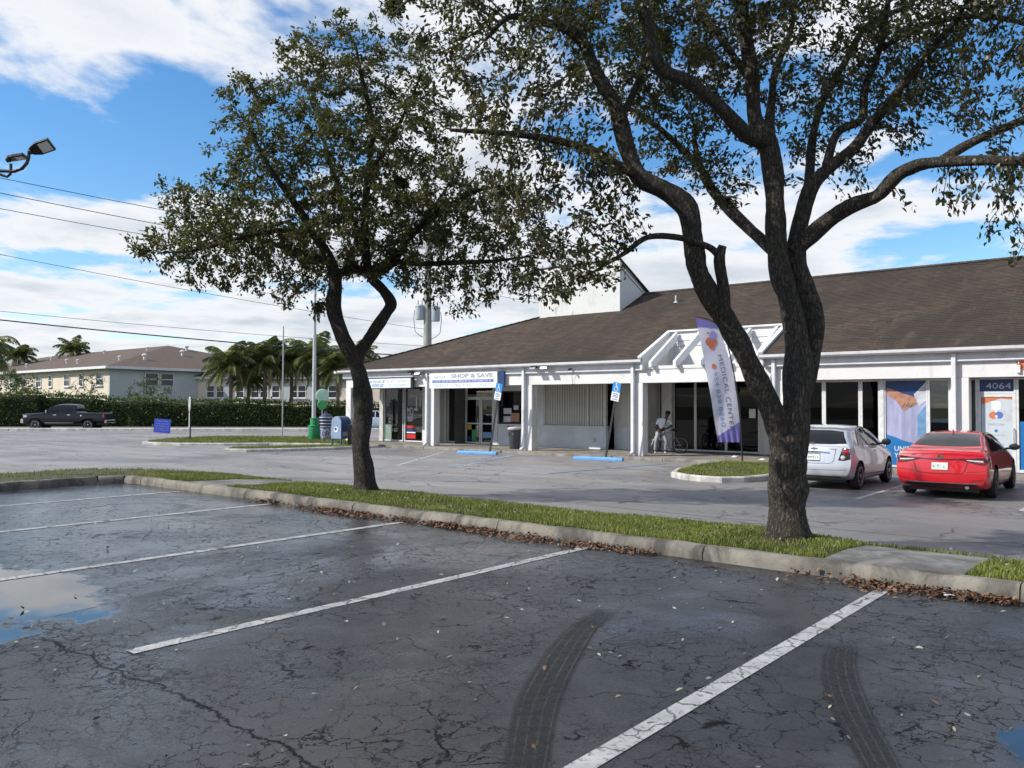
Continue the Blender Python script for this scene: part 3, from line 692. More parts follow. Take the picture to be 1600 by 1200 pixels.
# ---- stucco beam over the arcade, frieze and gutter
for x0, x1 in ((XL + .2, -26.91), (-26.908, -21.24), (-21.238, -16.02), (-16.018, -10.64), (-10.638, -5.31), (-5.308, 0.2), (0.202, 5.8), (5.802, XR)):
    boxp('beam', M['stucco'], x0, x1, 26.38, 26.72, 2.80, 3.30, 0.01)
boxp('side_beam', M['stucco'], XL + .2, XL + .55, 26.722, 34, 2.80, 3.30, 0.01)
NX0, NX1 = -15.52, -11.02                                    # notch in the roof with the open rafters
for x0, x1 in ((XL - .05, NX0), (NX1, XR)):
    boxp('frieze', M['trim'], x0 + .05, x1, 26.30, 26.378, 3.24, 3.52, 0.006)
    boxp('trim_strip', M['trim'], x0 + .05, x1, 26.265, 26.298, 3.27, 3.315, 0.006)
    g_ = pb(); z0, z1 = 3.52, 3.655
    pr = [(26.30, z0), (26.08, z0), (26.00, z0 + .05), (25.985, z1), (26.01, z1), (26.03, z0 + .06), (26.09, z0 + .03), (26.29, z0 + .03)]
    g_.prism([(x0, y, z) for y, z in pr], (x1 - x0, 0, 0)); part('gutter', M['trim'], g_)
boxp('left_fascia', M['trim'], XL - .32, XL - .14, 26.0, 40.4, 3.52, 3.655)
boxp('left_frieze', M['trim'], XL - .12, XL + .195, 26.40, 40.0, 3.30, 3.51)
boxp('arcade_ceiling', M['soffit'], XL + .25, XR, 26.722, 31.2, 2.97, 3.02, 0)
boxp('beam_over_entrance', M['stucco'], NX0 - .3, NX1 + .3, 26.352, 26.376, 3.30, 3.42, 0.004)
# ---- roof in overlapping shingle courses
EY, EZ, RY, RZ, PIT = 26.02, 3.665, 33.2, 7.19, (7.19 - 3.665) / (33.2 - 26.02)
HX = (-20.7 - (XL - .32)) / (RY - EY)                        # hip: x run per y run
rb = pb(); ny = 55; dy = (RY - EY) / ny
def hipx(y): return XL - .32 + (y - EY) * HX
for k in range(ny):
    y0, y1 = EY + k * dy, EY + (k + 1) * dy; z0, z1 = EZ + (y0 - EY) * PIT, EZ + (y1 - EY) * PIT
    spans = [(hipx(y0), hipx(y1), XR, XR)]
    if y0 < 28.2: spans = [(hipx(y0), hipx(y1), NX0, NX0), (NX1, NX1, XR, XR)]
    for a0, a1, b0, b1 in spans:
        n_ = max(1, int((b0 - a0) / 1.4)); tops = []
        lift = [0.016 + rng.uniform(-.005, .006) for _ in range(n_ + 1)]
        vs_ = []
        for i in range(n_ + 1):
            t = i / n_; xa = a0 + (b0 - a0) * t; xb = a1 + (b1 - a1) * t; j = rng.uniform(-.006, .006)
            vs_ += [(xa, y0 - .012 + j, z0 - .004), (xa, y0 - .012 + j, z0 + lift[i]), (xb, y1 + .01, z1 + .004)]
        rb.add(vs_, [f for i in range(n_) for f in ((3 * i, 3 * i + 3, 3 * i + 4, 3 * i + 1), (3 * i + 1, 3 * i + 4, 3 * i + 5, 3 * i + 2))])
BY = 2 * RY - EY
rb.add([(hipx(EY), EY, EZ), (-20.7, RY, RZ + .004), (hipx(EY), BY, EZ)], [(0, 1, 2)])
rb.add([(hipx(EY), BY, EZ), (-20.7, RY, RZ + .004), (XR, RY, RZ + .004), (XR, BY, EZ)], [(0, 1, 2, 3)])
rb.add([(XR, EY, EZ), (XR, RY, RZ), (XR, BY, EZ)], [(0, 1, 2)])
roof = part('roof', M['shingle'], rb, fix=False)
rc = pb()
x = -20.7
while x < XR - .3:
    rc.bar((x, RY - .09, RZ - .010), (x + .31, RY - .09, RZ - .004), .20, .02, (0, -PIT, 1)); rc.bar((x, RY + .09, RZ - .010), (x + .31, RY + .09, RZ - .004), .20, .02, (0, PIT, 1)); x += .26
for k in range(40):
    t0, t1 = k / 40, (k + 1.2) / 40
    a = Vector((hipx(EY) + HX * (RY - EY) * t0, EY + (RY - EY) * t0, EZ + (RZ - EZ) * t0)); b = Vector((hipx(EY) + HX * (RY - EY) * t1, EY + (RY - EY) * t1, EZ + (RZ - EZ) * t1))
    rc.bar(a + Vector((0, 0, .012)), b + Vector((0, 0, .03)), .26, .02)
rcap = part('ridge_cap', M['shingle'], rc, parent=roof); rcap['kind'] = 'stuff'
vp = pb(); vp.tube([(-17.1, 31.6, 6.3), (-17.1, 31.6, 6.72)], .042, 10); vp.lathe([(.11, 0), (.05, .08)], (-17.1, 31.6, 6.40), 12); part('vent_pipe', M['pale_cloth'], vp, parent=roof, smooth=True)
# ---- raised wall that breaks through the ridge
TX0, TX1, TY, TB, TT = -24.2, -19.62, 31.1, 5.6, 8.5
tw = pb(); tw.box(TX0, TX1, TY, TY + .14, TB, TT); tower = part('roof_tower', M['stucco_dirty'], tw)
for xx in (TX0 + .002, TX1 - .142):
    sd_ = pb(); sd_.prism([(xx, TY + .142, TB), (xx, TY + .142, TT - .06), (xx, RY + .35, RZ - .02), (xx, RY + .35, TB)], (.14, 0, 0)); part('tower_side', M['stucco_dirty'], sd_, parent=tower)
tr_ = pb(); tr_.prism([(TX0 - .08, TY - .05, TT), (TX0 - .08, TY - .05, TT + .05), (TX0 - .08, RY + .5, RZ + .06), (TX0 - .08, RY + .5, RZ - .01)], (TX1 - TX0 + .16, 0, 0)); part('tower_roof', M['shingle'], tr_, parent=tower)
for o_ in (.10, .34):
    fl = pb(); a = Vector((TX1 + .003, TY + .2, TT - .10 - o_)); b = Vector((TX1 + .003, RY + .3 - o_ * 1.3, RZ + .04)); fl.bar(a, b, .02, .035); part('flashing', M['dark_metal'], fl, parent=tower)
# ---- notch: back wall, cheeks, rafters
nb = pb(); NY = 28.2; nz = EZ + (NY - EY) * PIT
nb.box(NX0, NX1, NY, NY + .1, 2.98, nz + .06); part('recess_wall', M['stucco'], nb)
for z_ in (nz - .22, nz - .42): boxp('siding_board', M['trim'], NX0 + .02, NX1 - .02, NY - .025, NY - .002, z_ - .07, z_ + .07)
boxp('recess_header', M['trim'], NX0 - .05, NX1 + .05, NY - .09, NY + .13, nz + .062, nz + .13)
for xx in (NX0 - .1, NX1):
    ck = pb(); ck.prism([(xx, EY + .1, 3.3), (xx, EY + .1, EZ + .03), (xx, NY + .1, nz + .08), (xx, NY + .1, 3.3)], (.1, 0, 0)); part('recess_cheek', M['stucco'], ck)
    bg = pb(); bg.bar((xx + .05, EY - .02, EZ + .05), (xx + .05, NY + .05, nz + .10), .16, .09); part('barge_board', M['trim'], bg, bevel=.01)
for i in range(5):
    xx = NX0 + .32 + i * (NX1 - NX0 - .55) / 4
    rf = pb(); rf.prism([(xx - .06, 26.13, 3.36), (xx - .06, 26.13, 3.56), (xx - .06, NY - .095, nz + .04), (xx - .06, NY - .095, nz - .30), (xx - .06, 26.40, 3.42)], (.12, 0, 0)); part('rafter', M['trim'], rf, bevel=.008)

# ---- storefronts
def window(x0, x1, y, z0, z1, glass, fw=.06, frame=None, fd=.09, parent=plaza, name='window', rails=(), bottom=True):
    f = pb(); f.box(x0, x0 + fw, y - fd / 2, y + fd / 2, z0, z1); f.box(x1 - fw, x1, y - fd / 2, y + fd / 2, z0, z1); e = .001
    f.box(x0 + fw + e, x1 - fw - e, y - fd / 2 + .002, y + fd / 2 - .002, z1 - fw, z1)
    if bottom: f.box(x0 + fw + e, x1 - fw - e, y - fd / 2 + .002, y + fd / 2 - .002, z0, z0 + fw * 1.3)
    for r_ in rails: f.box(x0 + fw + e, x1 - fw - e, y - fd / 2 + .004, y + fd / 2 - .004, r_ - fw / 2, r_ + fw / 2)
    w_ = part(name, frame or M['alu'], f)
    g_ = pb(); g_.box(x0 + fw * .8, x1 - fw * .8, y - .006, y + .006, z0 + .02, z1 - fw * .8); part('pane', glass, g_, parent=w_, bevel=0)
    return w_
def room(x0, x1, y0, y1, z0, z1, mat, back=None):
    r_ = pb(); r_.quad((x0, y1, z0), (x1, y1, z0), (x1, y1, z1), (x0, y1, z1)); r_.quad((x0, y0, z0), (x0, y1, z0), (x0, y1, z1), (x0, y0, z1)); r_.quad((x1, y0, z0), (x1, y1, z0), (x1, y1, z1), (x1, y0, z1))
    r_.quad((x0, y0, z1), (x1, y0, z1), (x1, y1, z1), (x0, y1, z1)); r_.quad((x0, y0, z0), (x1, y0, z0), (x1, y1, z0), (x0, y1, z0)); part('shop_interior', mat, r_, fix=False)
ZT = 2.965
# left corner shop
YA = 28.3; xa = [fx(p, YA) for p in (595.5, 601, 631, 633, 662)]
boxp('corner_post', M['panel'], xa[0], xa[1], YA - .12, YA + .1, .10, ZT)
wA1 = window(xa[1] + .01, xa[2], YA, .12, ZT, M['glass'], .05); wA2 = window(xa[3], xa[4], YA, .12, ZT, M['glass'], .05, name='door')
hd = pb(); hd.tube([(xa[3] + .12, YA - .07, 1.0), (xa[3] + .12, YA - .07, 1.35)], .014, 8); part('door_handle', M['steel'], hd, parent=wA2)
boxp('left_wall', M['stucco'], xa[0] - .05, xa[0] + .1, YA + .11, 40, .05, ZT)
boxp('pier', M['stucco'], xa[4] + .005, fx(676, YA), YA - .1, YA + .9, .10, ZT)
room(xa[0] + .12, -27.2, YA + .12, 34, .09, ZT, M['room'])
# convenience shop
YB = 29.2; xb = {p: fx(p, YB) for p in (678, 699, 700.5, 728, 729, 752, 753, 771.5, 780, 842, 852, 948, 983, 1000)}
for i in range(3):
    t0 = xb[678] + (xb[699] - xb[678]) * i / 3; t1 = xb[678] + (xb[699] - xb[678]) * (i + 1) / 3
    boxp('wall_panel', M['panel'], t0 + .006, t1 - .006, YB - .09 + .03 * (i % 2), YB + .1, .10, ZT, .01)
wB1 = window(xb[700.5], xb[728], YB, .12, ZT, M['glass'], .05, bottom=True)
dB1 = window(xb[729], xb[752], YB - .02, .12, 2.28, M['glass'], .06, name='door', rails=(1.08,)); dB2 = window(xb[753], xb[771.5], YB - .02, .12, 2.28, M['glass'], .06, name='door', rails=(1.08,))
for d_, xx in ((dB1, xb[752] - .13), (dB2, xb[753] + .13)):
    hd = pb(); hd.tube([(xx, YB - .06, .9), (xx, YB - .11, .9), (xx, YB - .11, 1.3), (xx, YB - .06, 1.3)], .013, 8); part('door_handle', M['steel'], hd, parent=d_)
window(xb[729], xb[771.5], YB, 2.30, ZT, M['glass'], .05, name='transom')
boxp('pier', M['grey_wall'], xb[771.5] + .005, xb[780], YB - .12, YB + .12, .10, ZT)
kz = 1.02
boxp('knee_wall', M['grey_wall'], xb[780] + .004, xb[948] + .02, YB - .10, YB + .10, .10, kz, .008); boxp('sill', M['trim'], xb[780] + .004, xb[948] + .04, YB - .15, YB + .1, kz + .002, kz + .06)
wB2 = window(xb[780] + .01, xb[842], YB, kz + .064, 2.62, M['dark_glass'], .06, M['black'])
boxp('lintel', M['grey_wall'], xb[780] + .01, xb[842], YB - .06, YB + .1, 2.622, ZT); boxp('pier', M['grey_wall'], xb[842] + .004, xb[852], YB - .12, YB + .12, kz + .064, ZT)
sh = pb(); sh.box(xb[852] + .01, xb[948] - .01, YB + .03, YB + .08, kz + .064, ZT); shutter = part('shutter', M['panel'], sh)
n_ = 24; sw = (xb[948] - xb[852] - .1) / n_
smesh = None
for i in range(n_):
    x0 = xb[852] + .05 + i * sw
    if smesh is None:
        s_ = MB(); s_.prism([(.0, .028, kz + .08), (sw * .18, -.03, kz + .08), (sw * .62, -.03, kz + .08), (sw * .8, .028, kz + .08)], (0, 0, ZT - kz - .12)); o = s_.build('shutter_slat', M['panel'], shutter); smesh = o.data
    else: o = link('shutter_slat', smesh, M['panel'], shutter)
    o.location = (x0 - PO.x, YB - PO.y, 0)
for xx in (xb[852] + .02, xb[852] + (xb[948] - xb[852]) * .72, xb[948] - .03): boxp('shutter_rail', M['alu'], xx - .035, xx + .035, YB - .09, YB - .035, kz + .066, ZT, parent=shutter)
boxp('recess_wall', M['grey_wall'], xb[948] + .025, xb[1000], YB + .55, YB + .7, .10, kz, 0); boxp('recess_panel', M['panel'], xb[948] + .025, xb[1000], YB + .53, YB + .69, kz + .002, ZT, 0)
bx_ = pb(); bx_.box(xb[948] - .62, xb[948] - .50, YB - .13, YB - .102, .42, .58); part('outlet_box', M['steel'], bx_); bx_ = pb(); bx_.box(xb[842] - .12, xb[842] + .16, YB - .112, YB - .102, .66, .86); part('wall_plate', M['alu'], bx_)
room(-27.1, xb[852] - .1, YB + .14, 34, .09, ZT, M['room_green'])
# dark shop behind the rafters
YC = 30.5; xc = [fx(p, YC) for p in (1000, 1037, 1053, 1087, 1135, 1187, 1194)]
boxp('side_return', M['stucco'], xb[1000] + .004, xb[1000] + .15, YB + .3, YC, .10, ZT, 0)
window(xb[1000] + .16, xc[1], YC, .12, ZT, M['dark_glass'], .06)
boxp('pier', M['stucco'], xc[1] + .004, xc[2], YC - .2, YC + .1, .10, ZT)
for a, b in ((xc[2] + .004, xc[3]), (xc[3] + .004, xc[4]), (xc[4] + .004, xc[5])): window(a, b, YC, .12, ZT, M['dark_glass'], .05)
boxp('doorway', M['panel'], xc[5] + .004, xc[6] + .3, YC - .05, YC + .05, .10, 2.4); boxp('pier', M['stucco'], xc[6] + .31, -10.0, YC - .2, YC + .1, .10, ZT)
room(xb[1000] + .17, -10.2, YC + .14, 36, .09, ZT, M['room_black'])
nt_ = pb(); nt_.box(xc[5] - .42, xc[5] - .16, YC - .02, YC - .012, 1.5, 1.85); part('notice', M['white'], nt_)
boxp('return_wall', M['stucco'], -10.62, -10.40, 26.745, YC, .10, ZT)
# right-hand shops, glazed flush with the columns
YD = 26.80; xd = {p: fx(p, YD) for p in (1215, 1262, 1288, 1345, 1376, 1382, 1450, 1486, 1505, 1508, 1528, 1588)}
ZD = 2.795
window(-10.24, xd[1262], YD, .12, ZD, M['dark_glass']); window(xd[1262] + .004, xd[1288], YD, .12, ZD, M['dark_glass'])
window(xd[1288] + .004, xd[1345], YD, .12, ZD, M['dark_glass'], name='door'); window(xd[1345] + .004, xd[1376], YD, .12, ZD, M['dark_glass'])
boxp('mullion', M['alu'], xd[1376] + .004, xd[1382], YD - .07, YD + .05, .12, ZD)
wD = window(xd[1382] + .004, xd[1450], YD, .12, ZD, M['glass'], .04); window(xd[1450] + .004, xd[1486], YD, .12, ZD, M['glass'], .06)
boxp('pilaster', M['stucco'], xd[1486] + .004, xd[1505] + .03, YD - .10, YD + .1, .10, ZD)
window(xd[1505] + .035, xd[1528], YD, .12, ZD, M['glass'], .05)
dD = window(xd[1528] + .004, xd[1588], YD, .12, 2.33, M['glass'], .085, name='door', frame=M['alu'])
trn = window(xd[1528] + .004, xd[1588], YD, 2.335, ZD, M['navy'], .05, name='transom')
letters('door_number', '4064', .28, ((xd[1528] + xd[1588]) / 2 + .05, YD - .018, 2.55), M['pale_cloth'], trn, org=PO, width=.62, height=.17, extr=.003)
fm = pb(); fm.box(xd[1528] + .1, xd[1588] - .09, YD - .016, YD - .009, .16, 2.24); film = part('door_film', plain('frosted_film', (0.50, 0.56, 0.60), 0.5, .05, 2), fm, parent=dD)
cxm = (xd[1528] + xd[1588]) / 2
def disc(mb, x, y, z, r_, n=18, ry=None):
    mb.add([(x + r_ * math.cos(2 * math.pi * k / n), y, z + (ry or r_) * math.sin(2 * math.pi * k / n)) for k in range(n)], [tuple(range(n))])
yl = YD - .0185
a_ = pb(); disc(a_, cxm - .09, yl, 1.72, .105); part('logo_shape', M['orange'], a_, parent=dD, fix=False); a_ = pb(); disc(a_, cxm + .06, yl - .001, 1.73, .10); part('logo_shape', M['blue_ink'], a_, parent=dD, fix=False); 
for zq, xq in ((1.69, -.01), (1.84, -.015)): a_ = pb(); disc(a_, cxm + xq, yl - .002, zq, .035); part('logo_shape', M['white'], a_, parent=dD, fix=False)
a_ = pb(); a_.box(cxm - .13, cxm + .10, yl - .001, yl + .002, 1.88, 2.12); part('sticker', M['sign_face'], a_, parent=dD); a_ = pb(); a_.box(cxm + .16, cxm + .36, yl - .001, yl + .002, 1.58, 1.88); part('sticker', M['pale_cloth'], a_, parent=dD)
letters('shop_name', 'SOMOS VIDA', .1, (cxm - .02, yl, 1.46), M['grey_ink'], dD, org=PO, width=.42, height=.055, extr=.001)
for z_ in (1.28, 1.02): a_ = pb(); disc(a_, cxm - .02, yl, z_, .045, 14); part('logo_dot', M['blue_ink'], a_, parent=dD, fix=False)
a_ = pb(); 
for z_, w_ in ((1.16, .40), (.90, .34), (.84, .26)):
    x = cxm - w_ / 2
    while x < cxm + w_ / 2: k = rng.uniform(.015, .04); a_.box(x, x + k, yl - .001, yl + .001, z_ - .012, z_ + .012); x += k + .012
part('small_print', M['grey_ink'], a_, parent=dD)['kind'] = 'stuff'
wv = pb(); wv.add([(xd[1528] + .1, yl, 2.23), (xd[1588] - .09, yl, 2.23), (xd[1588] - .09, yl, 2.17), (cxm + .1, yl, 2.2), (cxm - .15, yl, 2.12), (xd[1528] + .1, yl, 2.02)], [(0, 5, 4, 3, 2, 1)]); part('printed_wave', M['orange'], wv, parent=dD, fix=False)
hd = pb(); hd.tube([(xd[1588] - .05, YD - .05, .95), (xd[1588] - .05, YD - .10, .95), (xd[1588] - .05, YD - .10, 1.35), (xd[1588] - .05, YD - .05, 1.35)], .015, 8); part('door_handle', M['steel'], hd, parent=dD)
# big printed poster behind the glass beside the door
def flat(poly, mat, y, name, par): a_ = pb(); a_.prism([(x, y, z) for x, z in poly], (0, .004, 0)); return part(name, mat, a_, parent=par)
X0, X1 = xd[1382] + .05, xd[1450] - .04; W = X1 - X0; zz = lambda t: .14 + (ZD - .19) * t; pxp = lambda t: X0 + W * t
yp = YD - .012
poster = flat([(X0, zz(0)), (X1, zz(0)), (X1, zz(1)), (X0, zz(1))], M['lilac'], yp, 'poster', wD)
flat([(pxp(.78), zz(.3)), (X1, zz(.3)), (X1, zz(.72)), (pxp(.78), zz(.6))], M['pale_blue'], yp - .006, 'printed_area', wD)
flat([(pxp(0), zz(.9)), (pxp(.3), zz(.86)), (pxp(.6), zz(.8)), (pxp(.75), zz(.82)), (X1, zz(1)), (X0, zz(1))], M['navy'], yp - .006, 'printed_area', wD)
flat([(pxp(.70), zz(.84)), (X1, zz(.985)), (X1, zz(.77)), (pxp(.82), zz(.70))], M['pale_cloth'], yp - .010, 'printed_sleeve', wD)
flat([(pxp(.02), zz(.92)), (pxp(.2), zz(.90)), (pxp(.42), zz(.85)), (pxp(.62), zz(.83)), (pxp(.74), zz(.80)), (pxp(.78), zz(.745)), (pxp(.70), zz(.71)), (pxp(.56), zz(.685)), (pxp(.5), zz(.66)), (pxp(.42), zz(.66)), (pxp(.36), zz(.70)), (pxp(.28), zz(.76)), (pxp(.05), zz(.83))], M['skin_print'], yp - .012, 'printed_hands', wD)
for t_ in (.40, .47, .54, .61): a_ = pb(); a_.bar((pxp(t_), yp - .0145, zz(.675 + .02 * (t_ > .5))), (pxp(t_ + .09), yp - .0145, zz(.745)), .002, .018); part('printed_finger_line', M['room'], a_, parent=wD)
flat([(X0, zz(.0)), (X1, zz(0)), (X1, zz(.27)), (pxp(.75), zz(.27)), (pxp(.45), zz(.30)), (pxp(.2), zz(.345)), (X0, zz(.37))], M['deep_blue'], yp - .008, 'printed_band', wD)
letters('poster_text', 'UNITED', .3, (pxp(.52), yp - .014, zz(.205)), M['white'], wD, org=PO, width=W * .62, height=.14, extr=.002)
letters('poster_text', 'YOUR', .3, (pxp(.42), yp - .014, zz(.125)), M['white'], wD, org=PO, width=W * .42, height=.14, extr=.002)
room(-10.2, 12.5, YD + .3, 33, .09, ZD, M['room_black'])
x = xd[1588] + .008
for i in range(10):
    w_ = .5 if i == 0 else 1.15
    if x + w_ > 12.8: break
    wn_ = window(x, x + w_, YD, .12, ZD, M['dark_glass'], .06)
    if i < 1: boxp('printed_film', M['deep_blue'], x + .07, x + w_ - .07, YD - .012, YD - .008, .18, 1.55, 0, parent=wn_)
    x += w_ + .006
boxp('back_wall', M['stucco'], xa[0] + .1, XR - .3, 39.6, 39.9, 0, 3.6, 0); boxp('right_wall', M['stucco'], XR - .3, XR, 26.75, 39.9, 0, 3.6, 0); boxp('upper_wall', M['stucco'], xa[0], XR - .31, 31.3, 31.5, 3.03, 3.6, 0)
sc_ = pb(); disc(sc_, fx(1603, 26.35), 26.37, fz(1600, 566, 26.35), .22, 24); part('round_emblem', M['orange'], sc_, fix=False)

# ---- stickers in the corner shop's glass
st = YA - .012
def sticker(x0, x1, z0, z1, mat, par, y): a_ = pb(); a_.box(x0, x1, y - .002, y + .002, z0, z1); return part('sticker', mat, a_, parent=par)
wx = lambda t: xa[3] + (xa[4] - xa[3]) * t
letters('window_lettering', 'MD', .5, (wx(.28), st, fz(642, 643, YA)), M['pale_cloth'], wA2, org=PO, width=.46, height=.36, extr=.002)
a_ = pb(); 
for k in range(3): a_.box(wx(.10) + .03 * k, wx(.45) - .03 * k, st - .002, st + .002, 1.32 - .09 * k, 1.37 - .09 * k)
part('sticker', M['pale_cloth'], a_, parent=wA2)
for z0, z1, m_ in ((.80, .93, 'red'), (.62, .78, 'navy'), (.55, .61, 'white'), (.28, .50, 'red')): sticker(wx(.10), wx(.58), z0, z1, M[m_], wA2, st)
sticker(wx(.3), wx(.56), 2.38, 2.42, M['pale_cloth'], wA2, st); sticker(wx(.60), wx(.66), 1.75, 2.4, M['pale_cloth'], wA2, st); sticker(wx(.52), wx(.70), 1.68, 1.8, M['pale_cloth'], wA2, st); sticker(wx(.80), wx(.84), 1.85, 2.4, M['pale_cloth'], wA2, st)
lx = lambda t: xa[1] + (xa[2] - xa[1]) * t
sticker(lx(.05), lx(.38), .16, .95, M['room_green'], wA1, st)
for z_ in (.95, 1.28, 1.62, 1.98, 2.35): sticker(lx(.42), lx(.97), z_, z_ + .025, M['steel'], wA1, YA + .25)
for z_ in (.6, .95, 1.28, 1.62): sticker(wx(.5), wx(.98), z_, z_ + .022, M['steel'], wA2, YA + .25)
# light string along the glazing
for wpar, xs0, xs1, zt in ((wA1, lx(.3), lx(.98), 2.78), ):
    a_ = pb()
    for k in range(9): a_.lathe([(.004, 0), (.022, .02), (.004, .045)], (xs0 + (xs1 - xs0) * k / 8, YA - .03, zt), 6)
    for k in range(12): a_.lathe([(.004, 0), (.022, .02), (.004, .045)], (xs0, YA - .03, 2.6 - k * .17), 6)
    part('light_string', M['white'], a_, parent=wpar)
# posters and goods at the convenience shop
sB = YB - .034
def stB(t0, t1, z0, z1, m_, par, xx0, xx1, y=sB): sticker(xx0 + (xx1 - xx0) * t0, xx0 + (xx1 - xx0) * t1, z0, z1, M[m_], par, y)
stB(.5, .97, .75, 1.2, 'teal', wB1, xb[700.5], xb[728], YB - .014); stB(.5, .97, .3, .72, 'pale_cloth', wB1, xb[700.5], xb[728], YB - .014); stB(.72, .98, 2.42, 2.85, 'red', wB1, xb[700.5], xb[728], YB - .03)
stB(.1, .36, .78, 1.02, 'yellow', dB1, xb[729], xb[752]); stB(.4, .68, .25, .78, 'green', dB1, xb[729], xb[752]); stB(.1, .34, .24, .45, 'navy', dB1, xb[729], xb[752]); stB(.12, .85, .42, .68, 'pale_blue', dB2, xb[753], xb[771.5]); stB(.2, .4, 1.75, 1.95, 'skin_print', dB2, xb[753], xb[771.5])
lt = pb()
for k in range(22):
    for z_ in (2.42, 2.86): lt.lathe([(.004, 0), (.02, .02), (.004, .04)], (xb[729] + .06 + k * (xb[771.5] - xb[729] - .12) / 21, YB - .06, z_), 6)
part('light_string', M['white'], lt)
stB(.12, .32, 1.55, 1.82, 'pale_cloth', wB2, xb[780], xb[842], YB - .012); stB(.12, .30, 1.18, 1.45, 'pale_cloth', wB2, xb[780], xb[842], YB - .012); stB(.38, .5, 1.75, 1.95, 'pale_cloth', wB2, xb[780], xb[842], YB - .012); stB(.77, .93, 1.2, 1.42, 'orange', wB2, xb[780], xb[842], YB - .012); stB(.3, .52, 1.2, 1.6, 'skin_print', wB2, xb[780], xb[842], YB - .011)
def emit(name, c, st_):
    s = NT(name); s.fin((0.02, 0.02, 0.02), .4); s.set(s.b.inputs['Emission Color'], c); s.b.inputs['Emission Strength'].default_value = st_; return s.m
M['neon'] = emit('red_neon', (1.0, 0.06, 0.03), 1.6); M['tube'] = emit('fluorescent_tube', (0.8, 1.0, 0.85), 14.0)
osn = thing('open_sign', 'red lit OPEN sign inside the dark window beside the trash can', 'sign', (0, 0, 0))
xo = (xb[780] + .25, xb[780] + 1.45)
MB().box(xo[0], xo[1], YB + .03, YB + .06, 2.02, 2.50).build('panel', M['black'], osn)
letters('lettering', 'OPEN', .3, ((xo[0] + xo[1]) / 2, YB + .022, 2.26), M['neon'], osn, width=.95, height=.30, extr=.003)
tb = thing('ceiling_tube_light', 'lit fluorescent tube over the doors of the convenience shop', 'light')
MB().tube([(xb[729] - .3, YB + .5, 2.86), (xb[842], YB + .5, 2.86)], .03, 8).build('tube', M['tube'], tb)
# shelves with goods inside
def goods(label, x0, x1, y, zs, seed):
    r_ = random.Random(seed); sh_ = thing('display_shelf', label, 'shelf', (x0, y, .09)); mb = MB((x0, y, .09))
    for z_ in zs: mb.box(x0, x1, y, y + .4, z_ - .02, z_)
    for xx in (x0, x1 - .04): mb.box(xx, xx + .04, y + .36, y + .40, .09, zs[-1] + .35)
    mb.build('rack', M['steel'], sh_)
    ms = {k: MB((x0, y, .09)) for k in ('red', 'yellow', 'teal', 'white', 'orange', 'green', 'navy', 'pale_ink')}
    for z_ in zs:
        x = x0 + .04
        while x < x1 - .1:
            w_ = r_.uniform(.07, .2); h = r_.uniform(.12, .3); ms[r_.choice(list(ms))].box(x, x + w_ - .012, y + .02, y + .2, z_ + .001, z_ + h); x += w_
    for k, m_ in ms.items():
        if m_.v: m_.build('packets', M[k], sh_)['kind'] = 'stuff'
goods('shelf of coloured snack packets inside the convenience shop window', xb[700.5] + .1, xb[728] - .05, YB + .35, (.3, .65, 1.0, 1.35, 1.7), 4)
goods('low shelf of goods behind the double doors of the convenience shop', xb[729] + .1, xb[771.5] - .1, YB + 1.3, (.3, .65, 1.0), 5)

# ================================================================== SIGNS AND LAMPS ON THE FACADE
def scribble(mb, x0, x1, z, h, y, r_):
    x = x0
    while x < x1 - h * .3:
        w_ = h * r_.uniform(.35, .75); k = r_.randint(0, 3); t = h * .2
        if k != 1: mb.box(x, x + t, y, y + .004, z - h / 2, z + h / 2)
        if k in (0, 2): mb.box(x + t + .001, x + w_, y, y + .004, z + h / 2 - t, z + h / 2)
        if k in (1, 2): mb.box(x + t + .001, x + w_, y, y + .004, z - h / 2, z - h / 2 + t)
        if k in (1, 3): mb.box(x + w_ * .5, x + w_ * .5 + t, y + .0005, y + .0045, z - h / 2 + t, z + h / 2 - t)
        x += w_ + h * (.22 if r_.random() > .14 else .8)
rs = random.Random(5)
s1x0, s1x1 = fx(560, 26.2), fx(643, 26.2); s1 = thing('shop_sign', 'white box sign with faded blue print above the corner shop', 'sign', ((s1x0 + s1x1) / 2, 26.2, 2.72)); o1 = s1.location.copy()
MB(o1).box(s1x0, s1x1 + .12, 26.14, 26.262, 2.72, 3.24).build('cabinet', M['black'], s1, bevel=.01); MB(o1).box(s1x0 + .04, s1x1 - .01, 26.125, 26.139, 2.76, 3.20).build('face', M['sign_face'], s1)
m1 = MB(o1); scribble(m1, s1x0 + .1, s1x0 + (s1x1 - s1x0) * .52, 3.07, .13, 26.119, rs); scribble(m1, s1x0 + .1, s1x0 + (s1x1 - s1x0) * .52, 2.88, .13, 26.119, rs); m1.build('print', M['blue_ink'], s1)
m1 = MB(o1); scribble(m1, s1x0 + (s1x1 - s1x0) * .58, s1x1 - .15, 3.07, .12, 26.119, rs); scribble(m1, s1x0 + (s1x1 - s1x0) * .58, s1x1 - .1, 2.88, .12, 26.119, rs); m1.build('print', M['pale_ink'], s1)
s2x0, s2x1 = fx(672, 26.2), fx(778, 26.2); s2 = thing('shop_sign', 'white SHOP & SAVE sign board with a blue stripe over the convenience shop', 'sign', ((s2x0 + s2x1) / 2, 26.2, 2.70)); o2 = s2.location.copy(); W2 = s2x1 - s2x0
MB(o2).box(s2x0, s2x1, 26.14, 26.262, 2.70, 3.38).build('cabinet', M['white'], s2, bevel=.008); MB(o2).box(s2x1 + .06, s2x1 + .32, 26.2, 26.262, 2.72, 3.40).build('end_cap', M['navy'], s2)
letters('lettering', 'SHOP & SAVE', .3, (s2x0 + W2 * .64, 26.135, 3.23), M['grey_ink'], s2, org=o2, width=W2 * .60, height=.19, bold=.008)
